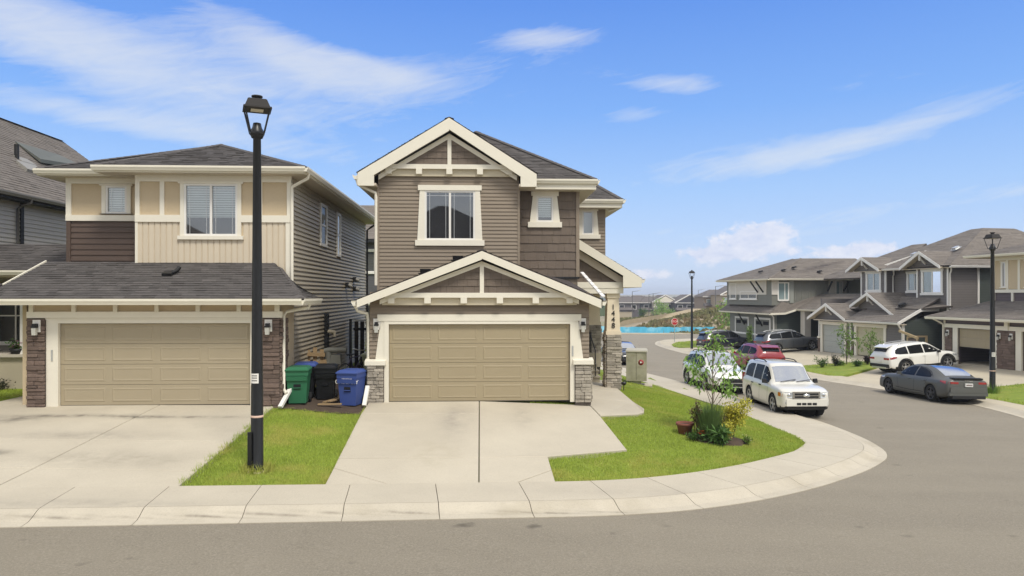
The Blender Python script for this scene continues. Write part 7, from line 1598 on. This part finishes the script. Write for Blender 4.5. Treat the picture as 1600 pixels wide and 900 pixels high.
bush('yellow_shrub', 'low lemon-coloured shrub at the foot of the yellow-green one', 5.78, 16.28, .48, .28, 600, LYL, .06, 14)
bush('bronze_shrub', 'upright bronze-leaved shrub with pale tips left of the tall grass', 5.14, 16.50, .90, .2, 420, LR, .065, 6, stems=5, flowers=(LW, 30, .03, .3))
bush('dark_shrub', 'dark twiggy shrub between the tall grass and the yellow shrub', 5.78, 16.55, .72, .18, 150, LR, .055, 8, stems=5, flowers=(LW, 10, .03, .3))
bush('hosta', 'low strappy green perennial spilling out of the front of the bed', 5.55, 16.15, .30, .42, 520, LH, .2, 9, flat=.7, stems=12, cat='plant', wr=.28)
bush('orange_flower', 'small plant with an orange flower at the front left of the bed', 5.18, 16.22, .20, .14, 60, LH, .05, 10, cat='flower', flowers=(LF, 12, .045, .16))
bush('ground_cover', 'dark low ground cover at the left edge of the bed', 5.0, 16.22, .14, .26, 260, LM3, .06, 12, cat='plant')
bush('ground_cover', 'fine pale-flowered ground cover at the right edge of the bed', 6.3, 16.35, .14, .26, 240, LM2, .05, 13, cat='plant', flowers=(LW, 10, .02, .08))
t = thing('flower_pot', 'round terracotta pot at the back left of the lawn bed', 'flower pot', (4.93, 16.75, Yd(4.93, 16.75)-.01)); MB().lathe([(0, 0), (.15, 0), (.19, .20), (.215, .205), (.215, .26), (.185, .26), (.175, .20), (0, .19)], (0, 0, 0), 22).build('pot', mat('terracotta', '#855347', .85, .12, 8), t)
MB().lathe([(.17, .215), (0, .225)], (0, 0, 0), 16).build('potting_soil', M_soil, t)
# far garden
rz = lambda x, y: RY(x, y)+.03
def at_r(px, Y): x = azx(px)*Y; return x, Y
x, y = 22.9, 43.0; sapling('young_tree', 'slim young tree with a narrow pale-green crown before the grey garage door', x, y, rz(x, y), 2.55, [(0, 0, 2.5, .38), (.2, .1, 2.1, .42), (-.25, 0, 1.95, .4), (.1, 0, 1.6, .42), (-.15, .1, 1.3, .35), (.3, 0, 1.75, .35), (-.45, 0, 2.0, .3), (0, 0, 1.0, .3), (.05, 0, .7, .26)], LM2, .16, 16, 21, .035)
x, y = 24.35, 42.9; sapling('young_tree', 'small round-headed young tree before the beige garage door', x, y, rz(x, y), 1.75, [(0, 0, 1.75, .38), (.35, 0, 1.45, .36), (-.35, 0, 1.4, .36), (.1, .1, 1.2, .35), (.5, 0, 1.2, .25), (-.5, 0, 1.15, .25), (0, 0, 2.0, .25)], LM2, .15, 15, 22, .03)
for i, (x, y, h, r, lm, lab, fl_) in enumerate(((21.0, 42.3, .62, .5, LM3, 'round green shrub at the left of the triangular lawn', None), (21.95, 42.6, .72, .4, leafmat('dark_leaves', '#33382b', .4), 'dark shrub with pale flowers next to the round green one', (LW, 20, .06, .3)), (22.6, 41.3, .42, .4, LM3, 'low dark green shrub in the middle of the triangular lawn', None), (23.6, 41.9, .55, .35, leafmat('purple_leaves', '#3d2f3a', .4), 'dark purple shrub on the triangular lawn', None), (24.1, 42.2, .85, .42, LM2, 'pale grassy shrub beside the purple one', None), (22.35, 42.7, .3, .5, LM2, 'low bright green plant under the slim young tree', None))):
    bush('shrub', lab, x, y, h, r, 420, lm, .11, 30+i, zf=rz, stems=9, flowers=fl_)
x, y = at_r(1171, 58.6); bush('shrub', 'tall narrow green shrub between the navy and dark grey SUVs', x, y, 2.2, .42, 520, LM2, .16, 41, zf=rz, stems=10)
for i, (px, Y, h) in enumerate(((1034, 200, 6.5), (1026, 195, 4), (1048, 190, 4.2), (1006, 190, 4.0), (1100, 165, 4), (1142, 96, 5))):
    x, y = at_r(px, Y); g = random.Random(i); r = h*.28
    sapling('tree', ['distant light green tree left of the stop sign', 'distant small tree before the cream house', 'distant tree behind the stop sign', 'distant shrubby tree by the parked cars', 'distant green tree on the bank', 'leafy tree in front of the olive grey house'][i], x, y, T(x, y) if Y > 100 else rz(x, y), h*.8, [(g.uniform(-r, r)*.6, g.uniform(-r, r)*.6, h*g.uniform(.35, .85), r*.75) for k in range(9)], LM1 if i != 3 else LM3, h*.075, 26, 50+i, .1)
reeds('tall_weeds', 'tuft of tall grass at the foot of the right-hand lamp post', 22.0, 29.3, .55, .5, 160, LM2, 61, zf=rz, cat='grass tuft', lean=.6)
# window box flowers on the porch ledge
t = bush('potted_flowers', 'pink and white flowers in a bowl on the far left porch ledge', -13.75, 21.6, .42, .36, 220, LM3, .09, 70, zf=lambda x, y: 1.12, cat='flowers', flowers=(LP, 26, .06, .2))
MB().lathe([(0, .0), (.16, 0), (.22, .16), (.18, .16), (0, .12)], (0, 0, 0), 16).build('bowl', M_plasticb, t)
bush('shrub', 'dark edging plants at the foot of the far left porch', -14.0, 21.2, .22, .5, 140, leafmat('dark_leaves', '#33382b', .4), .08, 71, cat='plant')
t = thing('yard_light', 'small black garden light at the foot of the numbered column', 'garden light', (4.72, 22.95, Yd(4.72, 22.95))); MB().tube([(0, 0, -.05), (0, 0, .18)], .015, 6).build('spike', M_black, t); MB().lathe([(.02, .16), (.08, .2), (.09, .26), (0, .3)], (0, 0, 0), 10).build('lamp_hood', M_black, t)
# ================================================================== AIR
HZ = .0005
if HZ:
    m = bpy.data.materials.new('haze'); m.use_nodes = True; t = NT(m.node_tree); t.n.clear(); o = t.new('ShaderNodeOutputMaterial'); pv = t.new('ShaderNodeVolumePrincipled', inp={'Color': (.86, .91, 1, 1), 'Density': HZ, 'Anisotropy': .2}); t.l.new(pv.outputs[0], o.inputs['Volume'])
    struct(MB().box(-900, 900, -300, 1500, -16, 13).build('haze', m), 'stuff')
bpy.context.view_layer.update()
